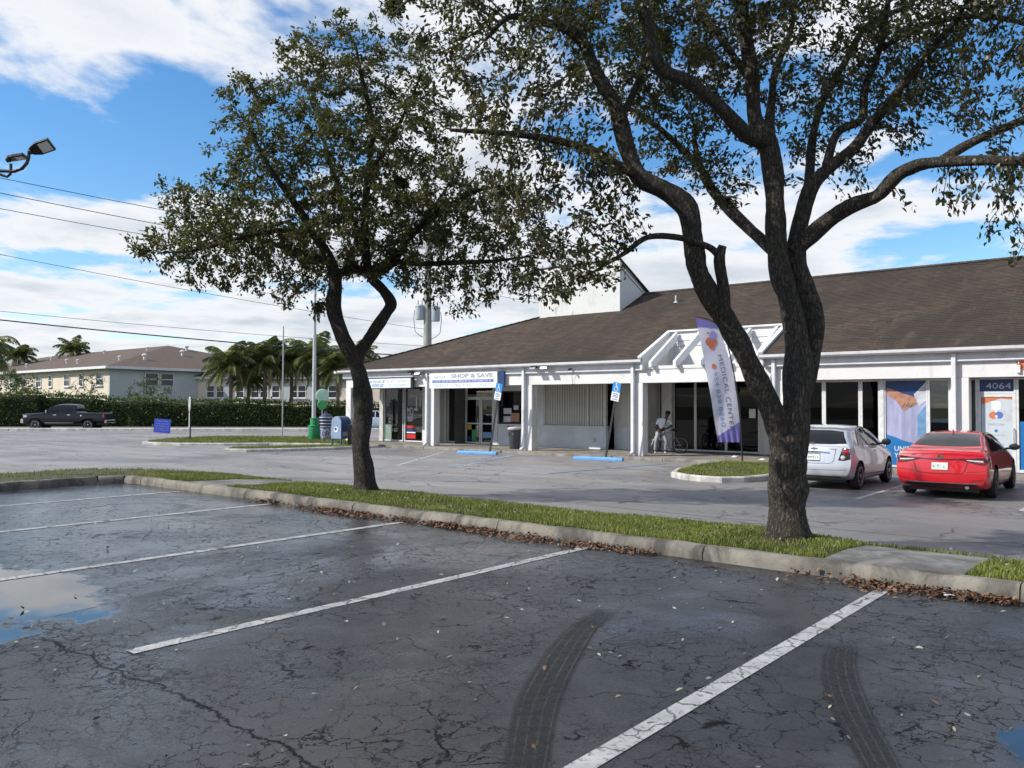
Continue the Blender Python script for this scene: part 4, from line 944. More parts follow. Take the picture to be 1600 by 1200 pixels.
letters('lettering', 'SMARTY ONE', .2, (s2x0 + W2 * .16, 26.135, 3.20), M['pale_ink'], s2, org=o2, width=W2 * .18, height=.09)
MB(o2).box(s2x0 + W2 * .05, s2x0 + W2 * .95, 26.13, 26.138, 2.95, 3.07).build('stripe', M['blue_ink'], s2); m1 = MB(o2); scribble(m1, s2x0 + W2 * .08, s2x0 + W2 * .92, 3.01, .07, 26.124, rs); m1.build('print', M['white'], s2)
letters('lettering', 'FRESH SUBS HOT COLD', .2, (s2x0 + W2 * .5, 26.135, 2.83), M['pale_ink'], s2, org=o2, width=W2 * .84, height=.12)
def flood(px, py, label, grp=None):
    x = fx(px, 26.2); z = fz(px, py, 26.2); f = thing('flood_light', label, 'flood light', (x, 26.26, z), 0, grp)
    MB().box(-.06, .06, -.06, .0, -.07, .07).build('base', M['dark_metal'], f, bevel=.01); MB().tube([(0, -.05, 0), (-.05, -.14, .02), (-.14, -.18, .0)], .02, 8).build('arm', M['dark_metal'], f, True)
    for sx_ in (-1, 1):
        h = MB(); c_ = Vector((sx_ * .28 - .05, -.22, .0)); h.prism([c_ + Vector((-.17, -.13, -.06)), c_ + Vector((.17, -.13, -.06)), c_ + Vector((.17, .10, .06)), c_ + Vector((-.17, .10, .06))], (0, .03, .09)); ho = h.build('lamp_head', M['dark_metal'] if sx_ < 0 else M['steel'], f, bevel=.012)
        g_ = MB(); g_.quad(c_ + Vector((-.14, -.105, -.053)), c_ + Vector((.14, -.105, -.053)), c_ + Vector((.14, .075, .043)), c_ + Vector((-.14, .075, .043))); 
        g_.v = [(a, b - .004, c - .006) for a, b, c in g_.v]; g_.build('lens', M['sign_face'], ho, fix=False)
flood(848, 575, 'twin flood light under the gutter over the shuttered bay'); flood(652, 584, 'twin flood light under the gutter between the two shop signs')
cm = thing('security_camera', 'small dark camera with a dangling cable over the shuttered bay', 'camera', (fx(892, 26.2), 26.26, fz(892, 576, 26.2))); MB().tube([(0, 0, 0), (0, -.06, -.01), (0, -.2, -.04)], [.02, .03, .045], 10).build('housing', M['black'], cm, True)
MB().tube([(.02, -.04, 0), (.06, -.02, -.1), (-.02, .04, -.3), (0, .06, -.62), (.02, .075, -.69)], .008, 6).build('cable', M['black'], cm)
cm = thing('security_camera', 'small white camera beside the orange emblem over the door', 'camera', (fx(1592, 26.3), 26.35, fz(1592, 576, 26.3))); MB().box(-.05, .05, -.05, .02, -.12, .1).build('housing', M['white'], cm, bevel=.02); MB().tube([(0, -.02, .08), (.02, -.08, .14), (.0, .02, .2)], .015, 8).build('bracket', M['white'], cm)
# ================================================================== OAK TREES
def mat_bark(name, a, b, moss):
    s = NT(name); wn = s.n('ShaderNodeVectorMath', operation='MULTIPLY_ADD'); s.L.new(s.noise(14, 5, 0.7, None, 0, True), wn.inputs[0]); wn.inputs[1].default_value = (0.07, 0.07, 0.10); s.L.new(s.map((1, 1, 0.30)), wn.inputs[2])
    v = s.voro(25, 'DISTANCE_TO_EDGE', wn.outputs[0], 1.0); v2 = s.voro(80, 'F1', wn.outputs[0]); f = s.noise(38, 6, 0.72, s.map((1, 1, 0.30))); g2 = s.noise(9, 5, 0.7, s.map((1, 1, 0.22)), 0.6)
    ridge = s.math('MULTIPLY', s.ramp(v, 0.02, 0.22), s.ramp(g2, 0.30, 0.62, 0.45, 1.0))
    c = s.mix(s.ramp(f, 0.3, 0.7), a, b); c = s.mix(s.math('MULTIPLY', s.math('SUBTRACT', 1.0, ridge), 0.85), c, c3(a, 0.22))
    c = s.mix(s.ramp(s.noise(2.2, 5, 0.65), 0.52, 0.68, 0, moss), c, (0.085, 0.092, 0.040))
    c = s.mix(s.ramp(s.noise(5.5, 6, 0.7, s.map((1, 1, 1), (3, 5, 1))), 0.58, 0.72, 0, 0.5), c, (0.22, 0.21, 0.185))
    h = s.math('ADD', s.math('ADD', s.math('MULTIPLY', ridge, 1.2), s.math('MULTIPLY', v2, 0.4)), s.math('MULTIPLY', f, 1.2))
    return s.fin(c, 0.92, s.bump(h, 1.0, 0.03))
def mat_leaf(name, a, b, c, tl=0.34):
    s = NT(name); at = s.n('ShaderNodeAttribute'); at.attribute_name = 'shade'; sh_ = at.outputs['Fac']
    cc = s.mix(s.ramp(sh_, 0.0, 0.8, 0, 1, False), a, b); cc = s.mix(s.ramp(sh_, 0.90, 0.97, 0, 1, False), cc, c)
    s.fin(cc, 0.42, None, Specular_IOR_Level=0.45)
    tr = s.n('ShaderNodeBsdfTranslucent'); s.set(tr.inputs[0], s.mix(0.5, cc, (0.16, 0.19, 0.03))); mx = s.n('ShaderNodeMixShader'); mx.inputs[0].default_value = tl
    s.L.new(s.b.outputs[0], mx.inputs[1]); s.L.new(tr.outputs[0], mx.inputs[2]); s.L.new(mx.outputs[0], s.out.inputs[0]); return s.m
M['bark'] = mat_bark('oak_bark', (0.090, 0.072, 0.053), (0.180, 0.150, 0.115), 0.55); M['bark2'] = mat_bark('dark_oak_bark', (0.060, 0.049, 0.038), (0.130, 0.108, 0.084), 0.4)
M['twig'] = plain('twig_bark', (0.085, 0.075, 0.062), 0.9, 0.3, 9)
M['leaf_a'] = mat_leaf('oak_leaves', (0.030, 0.034, 0.011), (0.082, 0.086, 0.025), (0.17, 0.11, 0.045)); M['leaf_b'] = mat_leaf('oak_leaves_sparse', (0.024, 0.026, 0.011), (0.060, 0.061, 0.022), (0.15, 0.09, 0.045), 0.30)

def catmull(P, per):
    out = []; n_ = len(P); g_ = lambda k: P[min(max(k, 0), n_ - 1)]
    for i in range(n_ - 1):
        a, b, c, d = g_(i - 1), g_(i), g_(i + 1), g_(i + 2)
        for j in range(per):
            u = j / per; out.append(0.5 * (2 * b + (c - a) * u + (2 * a - 5 * b + 4 * c - d) * u * u + (3 * b - a - 3 * c + d) * u ** 3))
    out.append(P[-1]); return out
def limb_mesh(P, rad, n=16, per=6, rough=0.09, flare=0.0, seed=0, org=(0, 0, 0)):
    """swept limb with knobbly uneven surface"""
    r_ = random.Random(seed); rr = [Vector((a, 0, 0)) for a in rad]
    C = catmull(P, per); RR = [v.x for v in catmull(rr, per)]; m_ = len(C)
    ph = [r_.uniform(0, 6.28) for _ in range(6)]; mb = MB(org); vs_ = []; prev = None
    for i, p in enumerate(C):
        d = (C[min(i + 1, m_ - 1)] - C[max(i - 1, 0)]).normalized()
        a = d.orthogonal().normalized() if prev is None else (prev - d * prev.dot(d)).normalized()
        prev = a; b = d.cross(a); t = i / (m_ - 1); L_ = i * 0.13
        for k in range(n):
            an = 2 * math.pi * k / n
            w = 1 + rough * (math.sin(3 * an + ph[0] + L_ * 1.1) * .5 + math.sin(2 * an + ph[1] - L_ * 2.3) * .6 + math.sin(5 * an + ph[2] + L_ * 4) * .35) + rough * .55 * math.sin(L_ * 5 + ph[3]) + r_.uniform(-.35, .35) * rough
            if flare: w += flare * max(0, 1 - t * 5.5) ** 2 * (1.0 + 0.45 * math.sin(5 * an + ph[4]))
            vs_.append(p + (a * math.cos(an) + b * math.sin(an)) * RR[i] * w)
    fs = [(i * n + k, i * n + (k + 1) % n, (i + 1) * n + (k + 1) % n, (i + 1) * n + k) for i in range(m_ - 1) for k in range(n)]
    fs += [tuple(range(n))[::-1], tuple((m_ - 1) * n + k for k in range(n))]
    mb.add(vs_, fs); return mb, C, RR

def grow(seeds, attractors, step=0.22, infl=1.6, kill=0.32, iters=70, seed=0):
    """space colonisation: returns nodes, parent index"""
    nodes = [Vector(p) for p in seeds]; par = [-1] * len(nodes); A = np.array([tuple(a) for a in attractors]); r_ = random.Random(seed)
    alive = np.ones(len(A), bool); tips_dead = set()
    for it in range(iters):
        if not alive.any(): break
        kd = kdtree.KDTree(len(nodes))
        for i, p in enumerate(nodes): kd.insert(p, i)
        kd.balance(); acc = {}
        for ai in np.nonzero(alive)[0]:
            a = Vector(A[ai]); co, i, dist = kd.find(a)
            if dist < kill: alive[ai] = False; continue
            if dist < infl * (1 + it * 0.05): acc.setdefault(i, Vector((0, 0, 0))); acc[i] += (a - co).normalized()
        if not acc: break
        for i, v in acc.items():
            if v.length < 1e-3: continue
            d = v.normalized() + Vector((r_.uniform(-.28, .28), r_.uniform(-.28, .28), r_.uniform(-.28, .22)))
            nodes.append(nodes[i] + d.normalized() * step); par.append(i)
    return nodes, par

def leaf_cloud(name, spots, mat, parent, size, seed, org, fold=0.25):
    """spots: (point, growth direction); each leaf is a pointed blade folded along its midrib"""
    r_ = np.random.RandomState(seed); n_ = len(spots)
    P = np.array([tuple(s[0]) for s in spots]) - np.array(org); D = np.array([tuple(s[1]) for s in spots])
    d = D + r_.normal(0, 0.75, (n_, 3)) + np.array([0, 0, -0.18]); d /= np.linalg.norm(d, axis=1)[:, None]
    up = r_.normal(0, 1, (n_, 3)) * 0.75 + np.array([0, 0, 1.0]); sd = np.cross(d, up); sd /= np.maximum(1e-6, np.linalg.norm(sd, axis=1))[:, None]; nm = np.cross(sd, d)
    L = size * r_.uniform(0.55, 1.25, n_)[:, None]; W = L * r_.uniform(0.17, 0.27, n_)[:, None]
    b = P; v = np.zeros((n_, 6, 3))
    v[:, 0] = b; v[:, 1] = b + d * L * .42 + sd * W + nm * W * fold * 2; v[:, 2] = b + d * L * .42 - sd * W + nm * W * fold * 2
    v[:, 3] = b + d * L - nm * L * .12; v[:, 4] = b + d * L * .78 + sd * W * .62 + nm * W * fold; v[:, 5] = b + d * L * .78 - sd * W * .62 + nm * W * fold
    base = (np.arange(n_) * 6)[:, None]
    f = np.concatenate([base + np.array(t) for t in ((0, 1, 2), (1, 4, 2), (2, 4, 5), (4, 3, 5))], 1).reshape(-1, 3)
    me = bpy.data.meshes.new(name); fast_mesh(me, v.reshape(-1, 3), f)
    at = me.attributes.new('shade', 'FLOAT', 'FACE'); at.data.foreach_set('value', np.repeat(r_.uniform(0, 1, n_), 4).astype(np.float32))
    return link(name, me, mat, parent)

def oak(name, label, base, depth, trunk, limbs, blobs, leafmat, bark, leaf_size, leaves_per, seed, dens, wk=1.0, twig_r=0.0046):
    r_ = random.Random(seed); org = Vector(base); root = thing(name, label, 'tree', org)
    seeds_ = []
    def conv(pts): return [atd(x, y, depth + dd) for x, y, dd in pts]
    P = conv(trunk[0]); P[0] = Vector(base) - Vector((0, 0, .12))
    mb, C, RR = limb_mesh(P, trunk[1], 26, 8, .085, .62, seed, org); mb.build('trunk', bark, root, 'all', fix=False)
    for i, (pts, rad) in enumerate(limbs):
        big = rad[0] > .06
        mb, C, RR = limb_mesh(conv(pts), rad, 18 if big else 9, 6, .10 if big else .08, 0, seed + i + 1, org); mb.build('limb', bark, root, 'all', fix=False)
        for p, q in zip(C, RR):
            if q < .085: seeds_.append(p)
    # attractors fill the crown's lobes
    att = []
    for px, py, rx, ry, dd, rd_, k in blobs:
        c = atd(px, py, depth + dd); sc_ = (depth + dd) / FPX; right = Vector((math.cos(YAW), math.sin(YAW), 0)); fw = Vector((-math.sin(YAW), math.cos(YAW), 0))
        vol = rx * sc_ * ry * sc_ * rd_ * 4.19
        for _ in range(int(vol * dens * k)):
            while True:
                a, b, e = (r_.uniform(-1, 1) for _ in range(3))
                if a * a + b * b + e * e < 1: break
            att.append(c + right * (a * rx * sc_) + Vector((0, 0, b * ry * sc_)) + fw * (e * rd_))
    nodes, par = grow(seeds_, att, 0.17, 1.2, 0.20, 90, seed)
    n0 = len(seeds_); N_ = len(nodes); cnt = [0] * N_; kids = [0] * N_
    for i in range(N_ - 1, n0 - 1, -1):
        if cnt[i] == 0: cnt[i] = 1
        cnt[par[i]] += cnt[i]; kids[par[i]] += 1
    rad = [twig_r * (c ** 0.47) for c in cnt]
    # twigs: every chain as a thin prism
    V = []; F = []; tri = [(math.cos(2 * math.pi * k / 5), math.sin(2 * math.pi * k / 5)) for k in range(5)]
    spots = []
    for i in range(n0, N_):
        a, b = nodes[par[i]], nodes[i]; d = (b - a).normalized(); u = d.orthogonal().normalized(); w = d.cross(u); ra = min(rad[par[i]] if par[i] >= n0 else rad[i] * 1.1, rad[i] * 1.5, .05); rb_ = min(rad[i], .05); b0 = len(V)
        ns_ = 5 if rb_ > .012 else 3; tt = tri if ns_ == 5 else [(1, 0), (-.5, .866), (-.5, -.866)]
        for p, q in ((a, ra), (b, rb_)): V += [tuple(p - org + (u * c_ + w * s_) * q) for c_, s_ in tt]
        F += [(b0 + k, b0 + (k + 1) % ns_, b0 + ns_ + (k + 1) % ns_, b0 + ns_ + k) for k in range(ns_)]
        if rad[i] < .017:
            n_l = leaves_per if kids[i] else int(leaves_per * 1.7)
            n_l = int(n_l * r_.uniform(.35, 1.5) * (1.0 if rad[i] < .012 else .6) + r_.random())
            for _ in range(n_l):
                # short side shoots carry the leaves
                t = r_.random(); p = a.lerp(b, t) + Vector((r_.gauss(0, 1), r_.gauss(0, 1), r_.gauss(0, .8))) * .055
                spots.append((p, d))
    me = bpy.data.meshes.new('twigs'); me.from_pydata(V, [], F); me.update(); link('twigs', me, M['twig'], root, 'all')['kind'] = 'stuff'
    fo = leaf_cloud('foliage', spots, leafmat, root, leaf_size, seed, org); fo['kind'] = 'stuff'
    print('TREE', name, 'nodes', N_, 'attractors', len(att), 'leaves', len(spots))
    return root

D1 = 10.13
big_limbs = [
 # left stem and its continuations
 ([(1226, 780, .0), (1224, 720, .0), (1216, 672, -.02), (1200, 630, -.06), (1180, 588, -.1), (1161, 547, -.15), (1138, 505, -.2), (1111, 463, -.28), (1091, 425, -.35), (1083, 380, -.4), (1074, 328, -.45), (1040, 298, -.5), (998, 275, -.5), (980, 230, -.45), (962, 168, -.4), (935, 120, -.35), (912, 70, -.3), (885, 45, -.3), (835, 32, -.4), (795, 27, -.5), (760, 60, -.6)],
  [.08, .125, .138, .136, .132, .13, .128, .126, .122, .12, .118, .112, .108, .10, .088, .08, .07, .058, .048, .036, .02]),
 ([(996, 274, -.5), (960, 256, -.7), (915, 232, -.9), (858, 217, -1.0), (787, 208, -1.1), (704, 203, -1.3)], [.07, .058, .05, .042, .034, .016]),
 ([(925, 105, -.35), (900, 40, .1), (870, -30, .5), (850, -90, .8)], [.06, .05, .04, .025]), ([(968, 190, -.4), (1000, 120, .3), (1015, 40, .9), (1040, -40, 1.2)], [.05, .042, .034, .02]),
 ([(1128, 490, -.25), (1130, 455, -.35), (1124, 408, -.45), (1129, 384, -.48)], [.10, .075, .062, .05]),
 ([(1124, 402, -.45), (1108, 386, -.5), (1060, 371, -.6), (1012, 371, -.7), (975, 396, -.8), (917, 431, -1.0)], [.045, .04, .036, .032, .026, .012]),
 # middle stem
 ([(1236, 780, .0), (1241, 720, .0), (1244, 668, .0), (1246, 610, .02), (1247, 555, .03), (1240, 505, .06), (1230, 463, .07), (1218, 422, .08), (1213, 370, .1), (1212, 320, .1), (1208, 268, .1), (1200, 222, .1), (1180, 188, .12), (1175, 125, .15), (1162, 42, .2), (1155, -20, .25), (1150, -90, .3)],
  [.10, .155, .17, .168, .16, .14, .132, .124, .124, .124, .122, .12, .10, .09, .08, .07, .05]),
 ([(1202, 222, .1), (1167, 211, -.1), (1125, 167, -.4), (1075, 128, -.7), (1035, 108, -.9), (1017, 62, -1.0), (1006, 0, -1.1), (1000, -60, -1.1)], [.10, .095, .082, .074, .07, .06, .052, .04]),
 ([(1176, 128, .15), (1142, 83, .5), (1096, 12, .9), (1070, -60, 1.2)], [.06, .048, .04, .025]), ([(1200, 215, .1), (1205, 160, .5), (1212, 110, .8), (1237, 42, 1.2), (1246, -30, 1.5)], [.07, .055, .046, .038, .025]),
 ([(1216, 398, .1), (1167, 354, .5), (1133, 321, .8), (1112, 296, 1.0), (1098, 268, 1.2), (1062, 229, 1.5), (1012, 187, 1.8), (960, 160, 2.1)], [.085, .078, .07, .062, .054, .045, .036, .018]),
 ([(1098, 268, 1.2), (1085, 220, 1.4), (1090, 190, 1.6)], [.045, .036, .02]),
 # right stem
 ([(1244, 700, .04), (1252, 640, .08), (1264, 580, .12), (1272, 525, .16), (1269, 480, .19), (1254, 437, .2), (1246, 405, .2), (1246, 370, .2), (1264, 300, .15), (1290, 267, .1), (1333, 233, .0), (1358, 200, -.1), (1385, 165, -.2), (1417, 125, -.3), (1458, 75, -.5), (1486, 40, -.6), (1520, -10, -.8)],
  [.05, .085, .11, .122, .122, .12, .118, .112, .095, .085, .072, .066, .058, .05, .042, .034, .02]),
 ([(1243, 392, .2), (1258, 376, .1), (1292, 346, -.1), (1333, 321, -.35), (1371, 306, -.6), (1400, 276, -.8), (1424, 262, -.95), (1458, 254, -1.1), (1542, 250, -1.5), (1600, 252, -1.8), (1670, 262, -2.1)], [.115, .105, .096, .09, .083, .075, .07, .066, .05, .045, .03]),
 ([(1470, 252, -1.1), (1521, 221, -1.1), (1600, 187, -1.1), (1690, 150, -1.2)], [.055, .048, .044, .03]),
 ([(1262, 305, .15), (1266, 255, .5), (1271, 208, .7), (1287, 154, .9), (1321, 96, 1.1), (1354, 42, 1.2), (1417, 8, 1.3), (1480, -40, 1.4)], [.068, .06, .055, .05, .045, .04, .034, .02]),
 ([(1290, 266, .1), (1308, 208, .2), (1346, 186, .2), (1352, 137, .2), (1375, 75, .3), (1388, 0, .4), (1395, -60, .5)], [.06, .055, .052, .046, .04, .034, .022]),
 ([(1374, 78, .3), (1437, 42, .1), (1521, 25, -.2), (1600, 37, -.5), (1670, 70, -.7)], [.04, .036, .032, .028, .018]),
]
big_blobs = [  # px, py, rx, ry, depth offset, depth radius, density
 (760, 70, 150, 75, -.4, 1.0, .75), (700, 20, 120, 60, -.3, 1.0, .6), (840, 150, 140, 85, -.6, 1.1, .95), (960, 60, 150, 90, .2, 1.5, .95), (870, 290, 130, 90, -1.0, .9, 1.0), (900, 380, 75, 70, -1.1, .7, .8),
 (760, 235, 90, 45, -1.2, .7, .9), (1090, 70, 130, 95, .2, 1.7, .95), (1060, 200, 100, 80, .9, 1.2, .9), (1130, 270, 75, 65, 1.0, .9, .85), (1210, 60, 110, 90, .8, 1.3, .9),
 (1290, 170, 95, 95, .7, 1.1, .65), (1380, 90, 130, 100, .4, 1.5, .85), (1500, 60, 130, 85, -.3, 1.4, .95), (1450, 170, 90, 75, -.3, 1.0, .7), (1570, 140, 95, 85, -.9, 1.1, .8),
 (1330, 270, 60, 50, .3, .7, .5), (1530, 310, 85, 50, -1.3, .7, .42), (1590, 360, 60, 70, -1.6, .6, .5), (1640, 220, 70, 80, -1.3, .9, .7), (1110, -60, 330, 110, .2, 2.2, .7), (1480, -60, 220, 100, 0, 2.0, .6), (800, -50, 200, 80, -.2, 1.6, .6), (960, 445, 40, 30, -1.1, .3, .6), (905, 425, 70, 45, -1.05, .55, .9), (850, 440, 60, 40, -1.0, .5, .8), (950, 340, 60, 60, -.8, .7, .8), (820, 330, 70, 60, -1.1, .8, .8)]
oak('oak_tree', 'large grey-barked oak forking into several limbs beside the white hatchback', (-3.85, 10.0, .33), D1,
    ([(1232, 848, 0), (1231, 800, 0), (1230, 760, 0), (1230, 725, 0), (1231, 695, 0), (1232, 665, 0), (1233, 640, 0)], [.225, .222, .224, .228, .21, .15, .06]), big_limbs, big_blobs, M['leaf_b'], M['bark'], .082, 15, 31, 60.0)

D2 = 15.66
mid_limbs = [
 ([(563, 610, 0), (556, 568, 0), (536, 526, -.05), (521, 480, -.1), (524, 440, -.15), (512, 400, -.2), (488, 360, -.4), (455, 310, -.6), (420, 260, -.8), (390, 200, -.9)], [.09, .14, .145, .135, .125, .10, .08, .06, .042, .02]),
 ([(560, 590, 0), (560, 556, .04), (580, 524, .1), (603, 490, .15), (611, 474, .2), (598, 452, .2), (580, 432, .2), (572, 400, .2), (570, 340, .2), (575, 270, .1), (582, 200, 0), (565, 120, -.1), (556, 70, -.2)], [.07, .11, .115, .11, .105, .10, .095, .085, .075, .065, .052, .038, .02]),
 ([(580, 432, .2), (612, 412, .1), (632, 380, 0), (650, 360, -.1), (690, 330, -.3), (740, 300, -.5), (790, 290, -.7)], [.085, .08, .072, .062, .05, .035, .016]),
 ([(618, 408, .1), (660, 412, .0), (720, 410, -.1), (770, 408, -.2), (830, 400, -.4)], [.06, .052, .046, .036, .016]),
 ([(524, 432, -.15), (548, 420, .0), (585, 420, .3), (620, 395, .6), (660, 350, .9), (700, 290, 1.1)], [.09, .08, .07, .055, .042, .02]),
 ([(515, 410, -.2), (470, 395, .2), (420, 380, .5), (360, 365, .8), (300, 370, 1.1)], [.07, .058, .046, .034, .016]),
 ([(490, 365, -.4), (440, 360, -.8), (380, 370, -1.2), (310, 390, -1.5), (250, 395, -1.8)], [.055, .046, .038, .028, .012]),
 ([(572, 390, .2), (545, 330, .8), (520, 270, 1.2), (500, 200, 1.5), (480, 140, 1.6)], [.06, .05, .04, .032, .016]),
 ([(575, 275, .1), (610, 220, -.4), (640, 160, -.7), (660, 110, -.8)], [.05, .04, .03, .015])]
mid_blobs = [
 (330, 385, 110, 45, -.8, 1.2, 1.0), (245, 388, 70, 28, -1.2, .8, .8), (330, 325, 85, 50, .3, 1.3, .9), (420, 330, 100, 75, 0, 1.9, 1.0), (430, 225, 85, 55, -.2, 1.5, .95), (395, 150, 60, 45, -.5, 1.0, .8), (380, 430, 90, 35, -.6, 1.2, .8), (360, 250, 60, 50, -.4, 1.1, .8), (520, 150, 90, 80, .2, 1.7, 1.0), (480, 90, 60, 50, .2, 1.0, .75), (560, 60, 70, 45, 0, 1.1, .7),
 (560, 270, 115, 80, .2, 2.1, 1.0), (540, 370, 110, 65, .3, 2.1, 1.05), (440, 430, 85, 45, -.2, 1.5, .9), (650, 330, 110, 80, 0, 2.0, 1.1), (740, 330, 90, 75, -.3, 1.5, 1.1), (660, 430, 90, 45, -.1, 1.3, .8), (760, 430, 75, 50, -.4, 1.0, .85), (650, 200, 85, 75, -.3, 1.5, .85), (640, 110, 60, 50, -.6, 1.0, .6), (830, 390, 55, 60, -.5, .9, .9), (470, 480, 45, 25, -.2, .6, .55), (710, 485, 50, 25, -.2, .5, .5), (300, 440, 50, 20, -.8, .6, .4), (850, 450, 55, 40, -.5, .8, .8), (800, 340, 70, 60, -.5, 1.2, .8), (720, 460, 70, 40, -.3, .9, .7), (230, 400, 40, 20, -1.4, .5, .5)]
oak('oak_tree', 'smaller dark oak with dense leafy crown and crooked forked trunk in the grass strip', (-12.14, 10.27, .31), D2,
    ([(572, 770, 0), (569, 735, 0), (564, 690, .02), (568, 640, .02), (564, 600, 0), (557, 570, 0), (552, 548, 0)], [.185, .18, .178, .176, .168, .13, .06]), mid_limbs, mid_blobs, M['leaf_a'], M['bark2'], .096, 17.5, 47, 37.0)
# ================================================================== HEDGES, PALMS, HOUSES
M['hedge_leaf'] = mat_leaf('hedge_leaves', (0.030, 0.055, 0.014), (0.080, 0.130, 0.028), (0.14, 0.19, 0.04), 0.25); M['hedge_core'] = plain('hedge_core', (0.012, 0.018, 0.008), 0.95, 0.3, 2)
M['palm_leaf'] = mat_leaf('palm_leaflets', (0.055, 0.088, 0.030), (0.15, 0.19, 0.075), (0.26, 0.21, 0.10), 0.35); M['palm_bark'] = plain('palm_trunk', (0.16, 0.135, 0.11), 0.9, 0.3, 3, 0.6, 14); M['dry_frond'] = plain('dry_frond', (0.20, 0.135, 0.07), 0.9, 0.3, 4)
def quads_cloud(name, P, N_, mat, parent, size, seed, org):
    """short broad leaves facing outward"""
    return leaf_cloud(name, list(zip(P, N_)), mat, parent, size, seed, org, 0.1)
def hedge(label, a0, a1, off, w, h, seed, dens, bumps=.18, hvar=0.0):
    """clipped hedge along the road between two distances along it"""
    r_ = random.Random(seed); A = Vector((*road_pt(a0, off), 0)); B = Vector((*road_pt(a1, off), 0)); L_ = (B - A).length; d = (B - A) / L_; n_ = Vector((d.y, -d.x, 0))
    root = thing('hedge', label, 'hedge', (A + B) / 2, 0, 'hedges along the far side of the road'); org = (A + B) / 2
    ph = [r_.uniform(0, 6) for _ in range(4)]
    def top(s_): return h + hvar * (s_ / L_) + bumps * (math.sin(s_ * .7 + ph[0]) * .5 + math.sin(s_ * 1.9 + ph[1]) * .35 + math.sin(s_ * 4.3 + ph[2]) * .2)
    mb = MB(org); k = int(L_ / 1.0); vs_ = []
    for i in range(k + 1):
        s_ = i / k * L_; p = A + d * s_; t = top(s_)
        for o_, z in ((w / 2 - .12, 0), (w / 2 - .1, t * .85), (w / 2 - .4, t - .12), (-w / 2 + .4, t - .12), (-w / 2 + .1, 0)): q = p + n_ * o_; vs_.append((q.x, q.y, z))
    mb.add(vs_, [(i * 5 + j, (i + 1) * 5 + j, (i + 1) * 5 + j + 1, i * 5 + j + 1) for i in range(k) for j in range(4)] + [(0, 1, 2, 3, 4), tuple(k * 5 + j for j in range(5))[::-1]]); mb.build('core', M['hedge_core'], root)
    P = []; D = []
    for _ in range(int(L_ * dens)):
        s_ = r_.uniform(0, L_); t = top(s_)
        if r_.random() < .68: z = r_.uniform(0.02, t); o_ = w / 2 + r_.uniform(-.12, .06) + .12 * math.sin(s_ * 2.3 + z * 3); nn = n_ + Vector((0, 0, .3))
        else: z = t + r_.uniform(-.1, .10) + (r_.random() ** 6) * .35; o_ = r_.uniform(-w / 2, w / 2); nn = Vector((0, 0, 1)) + n_ * .3
        P.append(A + d * s_ + n_ * o_ + Vector((0, 0, z))); D.append(nn)
    quads_cloud('foliage', P, D, M['hedge_leaf'], root, .24, seed, org)['kind'] = 'stuff'
def along_at(px, off):
    a = ray(px, 660); d = Vector((a[0], a[1])); q = rp + rn * off
    # ray t*d meets q + s*rd
    det = d.x * -rd.y + rd.x * d.y; t = (q.x * -rd.y + rd.x * q.y) / det; return (d * t - q).dot(rd)
def along_of(px):      # distance along the road of the point that shows at a given picture column near the median
    g_ = ground(px, 674, 0.0).xy; return (Vector(g_) - rp).dot(rd)
hedge('tall dark hedge left of the pickup truck', along_at(-120, -13.5), along_at(66, -13.5), -13.5, 2.0, 2.75, 1, 420)
hedge('hedge with yellowish top directly behind the pickup truck', along_at(67, -14.2), along_at(206, -14.2), -14.2, 1.8, 2.62, 2, 420, .15, -.35)
hedge('long clipped hedge in front of the palms and the pink building', along_at(206, -14.0), along_at(760, -14.0), -14.0, 1.8, 2.25, 3, 420, .14, -.55)

